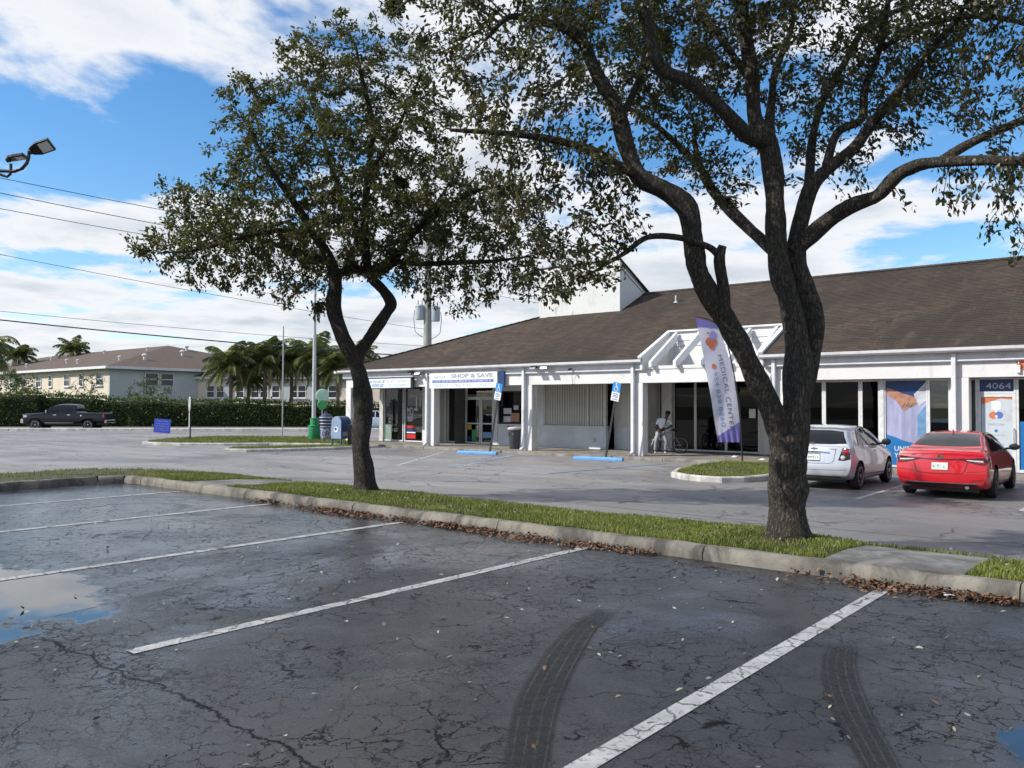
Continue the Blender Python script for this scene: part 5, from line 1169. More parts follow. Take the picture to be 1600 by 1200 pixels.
def palm(px, py_crown, depth, label, seed, trunk_r=.15, fr=3.0, n_f=20, droop=1.0, grp='coconut palms behind the hedge', green=True):
    r_ = random.Random(seed); c = atd(px, py_crown, depth); base = Vector((c.x + r_.uniform(-.4, .4), c.y + r_.uniform(-.4, .4), 0)); root = thing('palm_tree', label, 'palm', base, 0, grp)
    mid = base.lerp(c, .5) + Vector((r_.uniform(-.3, .3), r_.uniform(-.3, .3), 0)); C = catmull([base, mid, c], 5); mb = MB(base)
    mb.tube(C, [trunk_r * (1.35 - .45 * i / len(C)) for i in range(len(C))], 10); mb.build('trunk', M['palm_bark'], root, True)
    V = []; F = []; sh_ = []
    st = MB(base)
    for i in range(n_f):
        az = i * 2.399 + r_.uniform(-.2, .2); el0 = R(84) - (i / n_f) * R(112) + r_.uniform(-.12, .12); L_ = fr * r_.uniform(.82, 1.1); h_ = Vector((math.cos(az), math.sin(az), 0))
        K = 12; pts_ = [c.copy()]; el = el0
        for k in range(K): el -= R(9.5) * droop * (.35 + k / K * 1.2); pts_.append(pts_[-1] + (h_ * math.cos(el) + Vector((0, 0, math.sin(el)))) * (L_ / K))
        st.tube(pts_[::2], [.03, .028, .024, .02, .014, .009, .004][:len(pts_[::2])], 4, False)
        side = Vector((-h_.y, h_.x, 0))
        for k in range(1, K + 1):
            for sub in (0, .33, .66):
                if k + sub > K: continue
                p = pts_[k].lerp(pts_[min(k + 1, K)], sub); t = (k + sub) / K; ll = fr * .30 * math.sin(math.pi * min(1, .12 + t * .86)) ** .7 + .08; tang = (pts_[min(k + 1, K)] - pts_[k - 1]).normalized()
                for sg in (-1, 1):
                    dd = (side * sg * .8 + tang * .55 + Vector((0, 0, -.35 - .5 * r_.random()))).normalized(); wv_ = tang * .045 * (fr / 3); b0 = len(V)
                    V += [tuple(p - wv_ - base), tuple(p + wv_ - base), tuple(p + dd * ll * .6 + wv_ * .8 - base), tuple(p + dd * ll + Vector((0, 0, -.12)) - base)]; F += [(b0, b0 + 1, b0 + 2), (b0, b0 + 2, b0 + 3)]; q = r_.random() if i < n_f * .86 else .96; sh_ += [q, q]
    st.build('frond_stems', M['dry_frond'], root)['kind'] = 'stuff'
    me = bpy.data.meshes.new('fronds'); fast_mesh(me, np.array(V), np.array(F)); at = me.attributes.new('shade', 'FLOAT', 'FACE'); at.data.foreach_set('value', np.array(sh_, np.float32)); link('fronds', me, M['palm_leaf'], root)['kind'] = 'stuff'
    return root
r5 = random.Random(9)
for i, (px, py, dp, lb, fr) in enumerate([
    (360, 572, 74, 'leftmost coconut palm behind the hedge, reaching over the roof corner', 3.1), (388, 592, 76, 'short coconut palm between the leftmost and the second tall palm', 2.2), (414, 565, 75, 'second tall coconut palm from the left behind the hedge', 3.2),
    (455, 566, 76, 'coconut palm left of the tall street light', 3.1), (494, 560, 75, 'coconut palm right behind the street light pole', 3.3), (528, 575, 74, 'dark coconut palm nearest the shop row corner', 3.2), (560, 560, 80, 'coconut palm half hidden behind the oak trunk', 2.9)]):
    palm(px, py, dp, lb, 60 + i, fr=fr * r5.uniform(.95, 1.15), n_f=r5.choice((20, 24, 27)), droop=r5.uniform(.75, 1.05))
palm(-26, 548, 60, 'large palm cut by the left edge of the picture', 80, fr=3.0, n_f=22, droop=1.2, grp=None); palm(30, 556, 118, 'distant palm left of the brown roof', 81, fr=3.2, n_f=20, grp=None); palm(114, 547, 120, 'distant palm rising above the middle of the brown roof', 82, fr=3.0, n_f=20, droop=.8, grp=None)

# ---- small bare-branched trees before the apartment house
def small_tree(px, py, depth, h, w, label, seed, n_l):
    r_ = random.Random(seed); b = atd(px, py, depth); b.z = 0; root = thing('young_tree', label, 'tree', b); seeds_ = [b + Vector((0, 0, .2 * k)) for k in range(int(h * .45 / .2))]; att = []
    for _ in range(150):
        while True:
            a, c, e = (r_.uniform(-1, 1) for _ in range(3))
            if a * a + c * c + e * e < 1: break
        att.append(b + Vector((a * w, c * w, h * .68 + e * h * .34)))
    nodes, par = grow(seeds_, att, .3, 3.0, .35, 40, seed); mb = MB(b); mb.tube(seeds_ + [b + Vector((0, 0, h * .5))], .07, 7)
    mb.build('trunk', M['twig'], root); tw_ = MB(b); sp_ = []
    for i in range(len(seeds_), len(nodes)):
        tw_.tube([nodes[par[i]], nodes[i]], .022, 3, False)
        for _ in range(n_l): sp_.append((nodes[par[i]].lerp(nodes[i], r_.random()) + Vector((r_.gauss(0, .1), r_.gauss(0, .1), r_.gauss(0, .1))), nodes[i] - nodes[par[i]]))
    tw_.build('branches', M['twig'], root)['kind'] = 'stuff'; leaf_cloud('foliage', sp_, M['hedge_leaf'], root, .26, seed, b)['kind'] = 'stuff'
small_tree(138, 640, 80, 5.2, 1.8, 'thin sparsely leafed tree before the sunlit apartment wall', 5, 2); small_tree(20, 640, 84, 5.6, 2.6, 'bushy small tree by the left edge before the apartment house', 6, 8); small_tree(232, 640, 78, 4.6, 2.2, 'thin small tree before the shaded end wall of the apartment house', 7, 4)

# ---- apartment house
M['cream'] = plain('cream_render', (0.64, 0.57, 0.46), 0.85, 0.06, 0.6, dirt=0.15, dcol=(0.4, 0.38, 0.34)); M['blue_grey'] = plain('shade_toned_render', (0.46, 0.48, 0.49), 0.85, 0.07, 0.6); M['roof_brown'] = plain('brown_roof_shingle', (0.105, 0.074, 0.058), 0.92, 0.15, 1.5, 0.4, 8, stretch=(1, 1, 3)); M['pink'] = plain('pink_render', (0.74, 0.62, 0.53), 0.85, 0.07, 0.6)  # end wall's blue-grey is the cream render with shade put into the colour
M['win_dark'] = plain('dark_window_pane', (0.03, 0.035, 0.045), 0.12, 0.2, 1)
AC = Vector((-89.5, 40.0, 0)); AL, AW, AE = 62.0, 27.0, 6.0
apt = thing('apartment_house', 'two-storey cream apartment house with brown hip roof behind the hedge', 'building', AC)
x0, x1, y0, y1 = -AL, 0.0, 0.0, AW
MB().box(x0, x1 - .3, y0, y0 + .3, 0, AE).build('front_wall', M['cream'], apt); MB().box(x1 - .298, x1, y0 + .002, y1, 0, AE).build('end_wall', M['blue_grey'], apt); MB().box(x0, x1 - .3, y1 - .3, y1 - .002, 0, AE).build('back_wall', M['cream'], apt)
ov = .7; rz = 3.6; q = [(x0 - ov, y0 - ov, AE), (x1 + ov, y0 - ov, AE), (x1 + ov, y1 + ov, AE), (x0 - ov, y1 + ov, AE), (x0 + 13, (y0 + y1) / 2, AE + rz), (x1 - 13.5, (y0 + y1) / 2, AE + rz)]
rf = MB(); rf.add(q, [(0, 1, 5, 4), (1, 2, 5), (2, 3, 4, 5), (3, 0, 4), (3, 2, 1, 0)]); arf = rf.build('roof', M['roof_brown'], apt)
for a, b in (((x0 - ov, y0 - ov), (x1 + ov, y0 - ov)), ((x1 + ov, y0 - ov), (x1 + ov, y1 + ov))): MB().bar((*a, AE - .12), (*b, AE - .12), .14, .28).build('fascia', M['trim'], apt)
def apt_window(root, p, along, z, w_, h, fm, bars=False, name='window', sill=True):
    al = Vector(along); nn = Vector((al.y, -al.x, 0)); c = Vector(p); f = MB()
    for s_ in (-1, 1): f.bar(c + al * s_ * (w_ / 2) + Vector((0, 0, z)) + nn * .03, c + al * s_ * (w_ / 2) + Vector((0, 0, z + h)) + nn * .03, .09, .10, nn)
    for zz_ in (z, z + h, z + h * .52): f.bar(c - al * (w_ / 2 - .046) + Vector((0, 0, zz_)) + nn * .03, c + al * (w_ / 2 - .046) + Vector((0, 0, zz_)) + nn * .03, .085, .08)
    o = f.build(name, fm, root); g_ = MB(); a, b = c - al * w_ / 2 + nn * .012, c + al * w_ / 2 + nn * .012
    g_.quad(a + Vector((0, 0, z)), b + Vector((0, 0, z)), b + Vector((0, 0, z + h)), a + Vector((0, 0, z + h))); g_.build('pane', M['win_dark'], o, fix=False)
    if sill: s_ = MB(); s_.bar(c - al * (w_ / 2 + .15) + Vector((0, 0, z - .10)) + nn * .08, c + al * (w_ / 2 + .15) + Vector((0, 0, z - .10)) + nn * .08, .22, .11); s_.build('sill', M['trim'], o)
for i, xx in enumerate((-2.4, -7.0, -10.8, -15.5, -19.0, -24.0, -27.5, -32.0, -36.5, -41, -46)):
    apt_window(apt, (xx, 0, 0), (1, 0, 0), 4.0, 1.5 if i % 2 == 0 else 1.0, 1.35, M['trim']); apt_window(apt, (xx, 0, 0), (1, 0, 0), 1.0, 1.5 if i % 2 == 0 else 1.0, 1.35, M['trim'])
for yy in (4.6, 6.4): apt_window(apt, (0, yy, 0), (0, 1, 0), 4.0, 1.5, 1.4, M['trim'], sill=False)
apt_window(apt, (0, 20.5, 0), (0, 1, 0), 3.9, 1.0, .8, M['trim'], sill=False)
for xx, t in ((-4, .25), (-14, .22), (-20, .3), (-29, .2), (-12, .75), (-25, .78), (-36, .6), (-44, .3)):
    yy = y0 - ov + ((y0 + y1) / 2 - y0 + ov) * t; zz_ = AE + rz * t; v_ = MB(); v_.tube([(xx, yy, zz_ - .1), (xx, yy, zz_ + .38)], .11, 8); v_.lathe([(.19, 0), (.2, .1), (.07, .18)], (xx, yy, zz_ + .34), 10); v_.build('roof_vent', M['trim'], arf, True)
for yy, t in ((5.5, .3), (12, .55), (14.5, .8)): xx = x1 + ov - (13.5 + ov) * t; v_ = MB(); v_.tube([(xx, yy, AE + rz * t - .1), (xx, yy, AE + rz * t + .5)], .16, 8); v_.lathe([(.28, 0), (.3, .12), (.1, .25)], (xx, yy, AE + rz * t + .45), 10); v_.build('roof_vent', M['trim'], arf, True)
dsh = thing('satellite_dish', 'dark satellite dish on the brown roof near the left edge', 'dish', AC + Vector((-34.5, 0, AE + 1.0))); d_ = MB(); d_.lathe([(.02, .0), (.5, .06), (.85, .2), (.95, .3), (.9, .3), (.5, .10), (.02, .04)], (0, 0, 0), 18); do = d_.build('dish', M['dark_metal'], dsh, True); do.rotation_euler = (R(55), 0, R(25)); MB().tube([(0, .1, 0), (0, .5, -.5), (0, .6, -1.2)], .06, 6).build('mast', M['dark_metal'], dsh)
# ---- pink building behind the palms
PA = atd(296, 640, 96); PA.z = 0; PB = atd(600, 640, 92); PB.z = 0; al = (PB - PA).normalized(); PL = (PB - PA).length; nn = Vector((al.y, -al.x, 0)); ang = math.atan2(al.y, al.x)
pk = thing('pink_house', 'low pink apartment building with white window sills seen between the palm trunks', 'building', PA, ang)
MB().box(0, PL, .0, 9, 0, 4.9).build('wall', M['pink'], pk); MB().box(-.4, PL + .4, -.5, 9.5, 4.902, 5.2).build('roof_edge', M['trim'], pk); rfm = MB(); rfm.add([(-.5, -.6, 5.202), (PL + .5, -.6, 5.202), (PL + .5, 9.6, 5.202), (-.5, 9.6, 5.202), (4, 4.5, 7.0), (PL - 4, 4.5, 7.0)], [(0, 1, 5, 4), (1, 2, 5), (2, 3, 4, 5), (3, 0, 4)]); rfm.build('roof', M['roof_brown'], pk)
for px in (318, 335, 369, 395, 410, 430, 460, 474, 505, 525, 560, 580):
    t = (atd(px, 615, 94) - PA).dot(al); apt_window(pk, (t, 0, 0), (1, 0, 0), 2.75, .95, 1.35, M['trim'])
for px in (350, 448, 490): t = (atd(px, 615, 94) - PA).dot(al); MB().box(t - .55, t + .55, -.06, -.002, .8, 4.5).build('recessed_panel', M['blue_grey'], pk)

# ================================================================== POLES AND WIRES
up_ = Vector((-35.95, 35.13, 0)); pole = thing('utility_pole', 'concrete utility pole with two grey transformers rising behind the roof', 'utility pole', up_)
MB().tube([(0, 0, -.1), (0, 0, 6), (0, 0, 14.2)], [.30, .25, .17], 14).build('shaft', plain('pole_concrete', (0.33, 0.33, 0.31), 0.9, 0.12, 2, dirt=.2), pole, True)
M['can'] = plain('transformer_paint', (0.38, 0.44, 0.48), 0.45, 0.06, 3)
rt_ = Vector((math.cos(YAW), math.sin(YAW), 0))
for sg, zc in ((-1, 7.15), (1, 7.05)):
    c = rt_ * (.47 * sg); t_ = MB(); t_.lathe([(.02, 0), (.27, .03), (.29, .12), (.29, .78), (.31, .80), (.31, .86), (.24, .93), (.02, .95)], (c.x, c.y, zc), 18); to = t_.build('transformer', M['can'], pole, True)
    for k in (-.12, .12): q = c + rt_ * k; b_ = MB(); b_.lathe([(.05, 0), (.06, .06), (.035, .1), (.055, .15), (.03, .2), (.045, .24), (.02, .32)], (q.x, q.y, zc + .9), 8); b_.build('bushing', M['steel'], to, True)
    MB().bar((0, 0, zc + .4), (c.x * .6, c.y * .6, zc + .4), .08, .12).build('bracket', M['steel'], to)
    cb_ = MB(); a = c + rt_ * (.33 * sg); cb_.tube([(a.x, a.y, zc + .6), (a.x * 1.06, a.y * 1.06, zc + .1), (a.x * .95, a.y * .95, zc - .7), (a.x * .6, a.y * .6, zc - .95), (0, 0, zc - 1.15)], .018, 6); cb_.build('cable', M['dark_metal'], to)
for z_ in (11.6, 13.2): MB().bar(rt_ * -1.0 + Vector((0, 0, z_)), rt_ * 1.0 + Vector((0, 0, z_)), .1, .12).build('crossarm', M['steel'], pole)
def wire(label, a, b, sag, r_, seed=0, grp='overhead wires'):
    P = [Vector(a).lerp(Vector(b), k / 28) - Vector((0, 0, sag * 4 * (k / 28) * (1 - k / 28))) for k in range(29)]; o = MB().tube(P, r_, 5).build('overhead_wire', M['black'], None, True); tag(o, label, 'wire', grp)
for i, (p0, p1, d0, d1, lb, rr) in enumerate([((-330, 208), (668, 400), 33, 50, 'highest overhead wire, just under the lamp bracket', .016), ((-330, 232), (668, 423), 33, 50, 'second overhead wire from the top, left of the oak crown', .018), ((-330, 262), (668, 436), 33, 50, 'third overhead wire from the top, left of the oak crown', .016),
        ((-330, 330), (668, 515), 33, 50, 'thin wire crossing the middle of the sky above the brown roof', .012), ((-330, 450), (668, 541), 40, 50, 'thin wire just above the thick cable over the apartment roof', .012), ((-330, 462), (668, 558), 40, 50, 'thick dark cable sagging low over the apartment roof and palms', .035)]):
    wire(lb, atd(*p0, d0), atd(*p1, d1), .25, rr)
wire('faint wire right of the transformers, dipping behind the shop roof', atd(668, 440, 50), atd(1050, 500, 70), .3, .014)
# street light
slp = ground(490, 684, .1); sl_ = thing('street_light', 'tall slim grey street light pole among the palms', 'street light', (slp.x, slp.y, .08)); hh = 8.9
MB().tube([(0, 0, 0), (0, 0, 4), (0, 0, hh)], [.12, .10, .07], 12).build('pole', plain('weathered_alu', (0.50, 0.52, 0.53), 0.5, 0.1, 2), sl_, True)
top = Vector((0, 0, hh)); tip = rt_ * 1.15 + Vector((0, 0, hh + .95)); MB().tube([top - Vector((0, 0, .05)), top + rt_ * .5 + Vector((0, 0, .45)), tip], .035, 8).build('arm', M['steel'], sl_, True); MB().tube([top - Vector((0, 0, .6)), top + rt_ * .55 + Vector((0, 0, .2)), tip - rt_ * .2], .028, 8).build('brace', M['steel'], sl_, True)
hd = MB(); hd.tube([tip - rt_ * .1, tip + rt_ * .2, tip + rt_ * .65], [.07, .13, .05], 10); hd.build('lamp_head', M['steel'], sl_, True)
def post(px, py, hgt, label, name, r_=.03, mat=None):
    p = ground(px, py, .1); t_ = thing(name, label, 'post' if name == 'thin_post' else 'sign', (p.x, p.y, .1)); MB().tube([(0, 0, 0), (0, 0, hgt)], r_, 8).build('post', mat or M['steel'], t_, True); return t_
post(441, 687, 6.0, 'thin bare metal post left of the street light', 'thin_post', .035)
# parking-lot lamp on its arm at the left edge
D3 = 18.0; lp = thing('lot_lamp', 'dark twin-head lot lamp on curved brackets at the left edge', 'lamp', (atd(-70, 700, D3).x, atd(-70, 700, D3).y, 0)); lo = lp.location.copy(); A3 = lambda x, y, d=0: atd(x, y, D3 + d)
m_ = MB(lo); b3 = A3(-70, 270); m_.tube([lo, Vector((lo.x, lo.y, b3.z + .2))], [.11, .08], 12); m_.build('pole', M['dark_metal'], lp, True)
MB(lo).tube([A3(-72, 262), A3(-30, 263), A3(0, 267), A3(22, 268), A3(35, 263), A3(42, 255), A3(45, 246), A3(45, 240)], .036, 10).build('bracket_arm', M['dark_metal'], lp, True)
MB(lo).tube([A3(-72, 266), A3(-20, 266), A3(4, 274), A3(11, 276), A3(16, 272), A3(17, 264), A3(17, 256)], .032, 10).build('bracket_arm', M['dark_metal'], lp, True)
def lamp_head(a, b, w_, tilt):
    a = A3(*a); b = A3(*b); d = (b - a).normalized(); fwv = Vector((-math.sin(YAW), math.cos(YAW), 0)); sd = (fwv * .75 + Vector((0, 0, -.62)) * tilt + rt_ * .1); sd = (sd - d * sd.dot(d)).normalized(); nn_ = d.cross(sd)
    if nn_.z > 0: nn_ = -nn_
    c0, c1 = a, b; mb = MB(lo); Q = []
    prof = [(0, .05), (.12, .10), (.38, w_ / 2), (1.0, w_ / 2)]
    L_ = (b - a).length; poly = [a + d * L_ * t + sd * h for t, h in prof] + [a + d * L_ * t - sd * h for t, h in reversed(prof)]
    mb.prism(poly, -nn_ * .07); o = mb.build('lamp_head', M['dark_metal'], lp, bevel=.012)
    g_ = MB(lo); e = nn_ * .006; p = lambda t, h: a + d * L_ * t + sd * h + e
    g_.quad(p(.48, -w_ * .38), p(.94, -w_ * .38), p(.94, w_ * .38), p(.48, w_ * .38)); g_.build('lens', M['sign_face'], o, fix=False)
    k_ = MB(lo); k_.tube([a - d * .02, a + d * .06], .055, 8); k_.build('knuckle', M['dark_metal'], o)
lamp_head((46, 238), (81, 226), .30, 1.0); lamp_head((12, 250), (40, 246), .22, .15)

# ================================================================== STREET FURNITURE BY THE ROAD
# round sign seen nearly edge-on
p = ground(297, 688, .13); rs_ = thing('round_road_sign', 'narrow round white sign seen almost edge-on on its dark post', 'sign', (p.x, p.y, .13), R(-22))
MB().tube([(0, 0, 0), (0, 0, 2.15)], .035, 8).build('post', M['dark_metal'], rs_, True); MB().lathe([(.38, -.012), (.38, .012)], (0, -.05, 1.82), 24, 'y').build('plate', M['white'], rs_); MB().box(-.10, .10, -.06, -.045, .62, 1.40).build('strip', M['white'], rs_, bevel=.004)
MB().box(-.07, .07, -.075, -.066, 1.5, 2.14).build('dark_bar', M['dark_metal'], rs_)
# blue yard sign
p = ground(252, 684, .02); ys_ = thing('yard_sign', 'small blue yard sign tilted on wire legs by the road', 'sign', (p.x, p.y, .02), R(38)); yb = MB(); yb.box(-.48, .48, -.012, .012, .28, 1.08); yo = yb.build('panel', plain('royal_blue_board', (0.03, 0.07, 0.50), 0.5, 0.1, 4), ys_); yo.rotation_euler = (0, R(4), 0)
yt = MB(); ry = random.Random(3)
for z_, h in ((.95, .09), (.80, .07), (.66, .07), (.53, .06), (.42, .06)): scribble(yt, -.38, .38, z_, h, -.018, ry)
to = yt.build('print', plain('light_blue_print', (0.25, 0.33, 0.72), 0.5), ys_); to.rotation_euler = (0, R(4), 0)
for sx_ in (-.3, .3): MB().tube([(sx_, 0, -.05), (sx_, 0, .3)], .008, 5).build('leg', M['steel'], ys_)
# green round sign on a post
p = ground(503, 686, .1); gs = thing('green_round_sign', 'pale green and dark green disc sign on a thin post by the bins', 'sign', (p.x, p.y, .1), R(48)); MB().tube([(0, 0, 0), (0, 0, 2.7)], .03, 8).build('post', M['steel'], gs, True)
MB().lathe([(.30, -.02), (.36, 0), (.30, .02)], (0, -.05, 2.35), 20, 'y').build('disc', plain('pale_green_sign', (0.42, 0.62, 0.50), 0.5), gs); MB().lathe([(.24, -.02), (.27, 0), (.24, .02)], (0, -.06, 1.85), 18, 'y').build('lower_disc', M['green'], gs)
# litter bins
p = ground(491, 688, .1); gb = thing('green_bin', 'tapered bright green litter bin at the street light foot', 'bin', (p.x, p.y, .1)); M['binb'] = plain('green_bin_plastic', (0.02, 0.26, 0.10), 0.5, 0.1, 5)
MB().lathe([(.30, 0), (.31, .02), (.30, .75), (.22, .80), (.21, 1.1), (.23, 1.12), (.23, 1.16), (.05, 1.18)], (0, 0, 0), 20).build('body', M['binb'], gb, True); MB().lathe([(.315, .72), (.325, .75), (.315, .78)], (0, 0, 0), 20).build('rim', M['binb'], gb, True)
p = ground(509, 688.5, .1); cbn = thing('litter_bin', 'dark blue round street bin with pale bands and patterned lower half', 'bin', (p.x, p.y, .1)); M['bband'] = plain('bin_navy', (0.03, 0.04, 0.11), 0.5, 0.2, 5); M['bprint'] = NT('bin_print'); q_ = M['bprint']; q_.fin(q_.mix(q_.ramp(q_.noise(14, 3), .48, .52), (0.04, 0.05, 0.14), (0.40, 0.42, 0.55)), .6); M['bprint'] = q_.m
MB().lathe([(.22, 0), (.24, .05), (.26, .62)], (0, 0, .02), 18).build('lower_body', M['bprint'], cbn, True); MB().lathe([(.262, .645), (.31, .9), (.34, 1.22), (.30, 1.25)], (0, 0, 0), 18).build('upper_body', M['bband'], cbn, True)
for z_, r_ in ((.72, .283), (.88, .314), (1.04, .330), (1.2, .346)): MB().lathe([(r_, z_ - .02), (r_ + .008, z_), (r_, z_ + .02)], (0, 0, 0), 18).build('band', M['pale_cloth'], cbn, True)
MB().lathe([(.30, 1.252), (.2, 1.36), (.07, 1.42), (.06, 1.5), (.02, 1.53)], (0, 0, 0), 14).build('lid', M['bband'], cbn, True)
for k in range(4): MB().lathe([(.025, -.02), (.03, .025)], (.18 * math.cos(k * 1.57 + .5), .18 * math.sin(k * 1.57 + .5), 0), 8).build('foot', M['black'], cbn)
# mailbox
p = ground(533, 697, .05); mbx = thing('mailbox', 'blue street mailbox with round white emblem on four legs', 'mailbox', (p.x, p.y, .10), R(95)); M['mail'] = plain('mailbox_blue', (0.035, 0.075, 0.17), 0.35, 0.1, 5); M['mail_side'] = plain('lit_mailbox_side', (0.22, 0.31, 0.44), 0.5, 0.1, 5)  # paler side panel has the light on that face put into its colour
prof = [(-.32, .30), (.32, .30), (.32, 1.05)] + [(.32 * math.cos(a), 1.05 + .28 * math.sin(a)) for a in [R(k) for k in range(15, 166, 15)]] + [(-.32, 1.05)]
b_ = MB(); b_.prism([(-.30, y, z) for y, z in prof], (.60, 0, 0)); b_.build('box', M['mail'], mbx, True, bevel=.012)
b_ = MB(); b_.prism([(-.312, y * .97, z * .985 + .008) for y, z in prof], (.008, 0, 0)); b_.build('side_panel', M['mail_side'], mbx); e_ = MB(); e_.lathe([(.13, 0), (.13, .004)], (-.318, .02, .72), 18, 'x'); e_.build('emblem', M['white'], mbx); e_ = MB(); e_.lathe([(.075, 0), (.075, .004)], (-.323, .03, .74), 14, 'x'); e_.build('emblem_mark', M['mail'], mbx)
MB().box(-.24, .24, -.335, -.322, .80, 1.05).build('chute_door', M['mail'], mbx, bevel=.006); MB().box(-.2, .2, -.331, -.322, .42, .62).build('notice', M['grey_ink'], mbx)
for sx_ in (-1, 1):
    for sy_ in (-1, 1): MB().box(sx_ * .27 - .03, sx_ * .27 + .03, sy_ * .29 - .03, sy_ * .29 + .03, -.02, .30).build('leg', M['mail'], mbx)
p = ground(553, 698, .05); nb_ = thing('news_box', 'low black box standing behind the oak trunk beside the mailbox', 'box', (p.x, p.y, .10), R(50)); MB().box(-.28, .28, -.25, .25, .08, .95).build('cabinet', M['black'], nb_, bevel=.02); MB().box(-.2, .2, -.262, -.252, .55, .88).build('door', M['dark_metal'], nb_, bevel=.01)
for sx_ in (-1, 1): MB().box(sx_ * .2 - .05, sx_ * .2 + .05, -.2, .2, 0, .078).build('foot', M['black'], nb_)
MB().box(-.285, -.281, -.15, .15, .2, .5).build('sticker', M['white'], nb_)
# trash can by the column
tc_ = thing('trash_can', 'grey wheeled trash can with pale rim and red notice beside the column', 'trash can', (fx(803, 26.9), 26.95, .10)); M['can_grey'] = plain('grey_plastic', (0.07, 0.08, 0.09), 0.5, 0.12, 4)
MB().lathe([(.20, 0), (.215, .02), (.275, .82), (.29, .84)], (0, 0, 0), 22).build('barrel', M['can_grey'], tc_, True); MB().lathe([(.292, .82), (.31, .85), (.31, .90), (.25, .93), (.02, .95)], (0, 0, 0), 22).build('rim', M['pale_cloth'], tc_, True)
for k in (-.14, .14): MB().box(k - .04, k + .04, -.30, -.285, .60, .70).build('handle', M['can_grey'], tc_)
rn_ = thing('wall_notice', 'small red notice on the grey knee wall above the trash can', 'notice', (fx(798, 29.05), 29.085, .92)); MB().box(-.24, .24, -.008, .008, -.05, .10).build('plate', M['red'], rn_)
# blue wheel stops and accessible-parking signs
M['wsb'] = plain('blue_wheel_stop_paint', (0.11, 0.33, 0.66), 0.65, 0.12, 5, 0.2, 40, dirt=.3, dcol=(.12, .16, .22))
for (a, b), lb in ((((713, 709), (773, 711)), 'blue concrete wheel stop in front of the convenience shop doors'), (((895, 718), (970, 721)), 'blue concrete wheel stop in front of the shuttered bay')):
    A = ground(*a); B = ground(*b); c = (A + B) / 2; L_ = (B - A).length * 1.02; w_ = thing('wheel_stop', lb, 'wheel stop', (c.x, c.y + .12, 0), math.atan2(B.y - A.y, B.x - A.x), 'blue wheel stops'); s_ = MB()
    pr = [(-.09, 0), (.09, 0), (.085, .07), (.05, .125), (-.05, .125), (-.085, .07)]; s_.prism([(-L_ / 2, y, z) for y, z in pr], (L_, 0, 0)); s_.build('block', M['wsb'], w_, bevel=.012)
    for sx_ in (-1, 1): MB().lathe([(.025, 0), (.025, .008)], (sx_ * L_ * .32, 0, .125), 10).build('anchor_bolt', M['steel'], w_)
def access_sign(px, py, tpx, tpy, label):
    b = ground(px, py, .02); z1 = fz(tpx, tpy, b.y); x1 = fx(tpx, b.y) ; r_ = thing('accessible_parking_sign', label, 'sign', b, 0, 'accessible parking signs'); dx = x1 - b.x; tp = Vector((dx, 0, z1 - .02)); u = tp.normalized()
    MB().bar((0, 0, -.05), tp, .07, .035, (0, 1, 0)).build('post', M['dark_metal'], r_); sd = Vector((u.z, 0, -u.x)); P = lambda s_, h, y=-.03: tp + sd * s_ + u * h + Vector((0, y, 0))
    s_ = MB(); s_.prism([P(-.17, -.02), P(.17, -.02), P(.17, -.34), P(-.17, -.34)], (0, .006, 0)); s_.build('lower_plate', M['white'], r_); s_ = MB(); s_.prism([P(-.17, .34), P(.17, .34), P(.17, -.015), P(-.17, -.015)], (0, .006, 0)); s_.build('upper_plate', plain('sign_blue', (0.02, 0.24, 0.62), 0.4, .05, 4), r_)
    w_ = MB(); yy = -.036
    for a, c in (((-.02, .27), (-.015, .16)), ((-.015, .16), (.05, .15)), ((.05, .15), (.085, .06)), ((-.015, .21), (.04, .205))): w_.bar(P(*a, yy), P(*c, yy), .004, .026, sd if abs(a[0] - c[0]) < .02 else u)
    w_.lathe([(.024, 0), (.024, .004)], P(-.022, .295, yy), 10, 'y'); 
    for k in range(10): a0, a1 = R(120 + k * 22), R(120 + (k + 1) * 22); w_.bar(P(.0 + .085 * math.cos(a0), .10 + .085 * math.sin(a0), yy), P(.0 + .085 * math.cos(a1), .10 + .085 * math.sin(a1), yy), .004, .02, sd if abs(math.sin((a0 + a1) / 2)) < .7 else u)
    w_.build('wheelchair_symbol', M['white'], r_)['kind'] = 'stuff'
    t_ = MB(); rr = random.Random(px)
    for h in (-.08, -.14, -.20, -.28):
        for k in range(5): a = -.12 + k * .05 + rr.uniform(0, .01); t_.bar(P(a, h, yy), P(a + .034, h, yy), .004, .026, u)
    t_.build('print', M['navy'], r_)['kind'] = 'stuff'
access_sign(765, 707, 779, 612, 'leaning accessible parking sign in front of the convenience shop doors'); access_sign(946, 716, 963, 612, 'leaning accessible parking sign left of the bicycle')
# ================================================================== VEHICLES
def paint(name, c, metallic=0.0, rough=0.28, coat=1.0):
    s = NT(name); f = s.noise(180, 2, 0.5); cc = s.mix(s.ramp(f, 0.4, 0.6), c3(c, 0.94), c); d = s.ramp(s.noise(2.5, 5, 0.65), 0.45, 0.8, 0, 0.025); cc = s.mix(d, cc, (0.22, 0.20, 0.18))
    return s.fin(cc, s.ramp(s.noise(5, 4), 0.3, 0.8, rough, rough + .04), None, Metallic=metallic, Coat_Weight=coat, Coat_Roughness=0.04)
M['red_paint'] = paint('red_car_paint', (0.56, 0.005, 0.014)); M['silver_paint'] = paint('silver_white_paint', (0.60, 0.62, 0.66), 0.35, 0.3); M['navy_paint'] = paint('dark_navy_paint', (0.004, 0.006, 0.014), 0.0, 0.3, 0.25); M['pearl_paint'] = paint('pale_pearl_paint', (0.50, 0.56, 0.68))
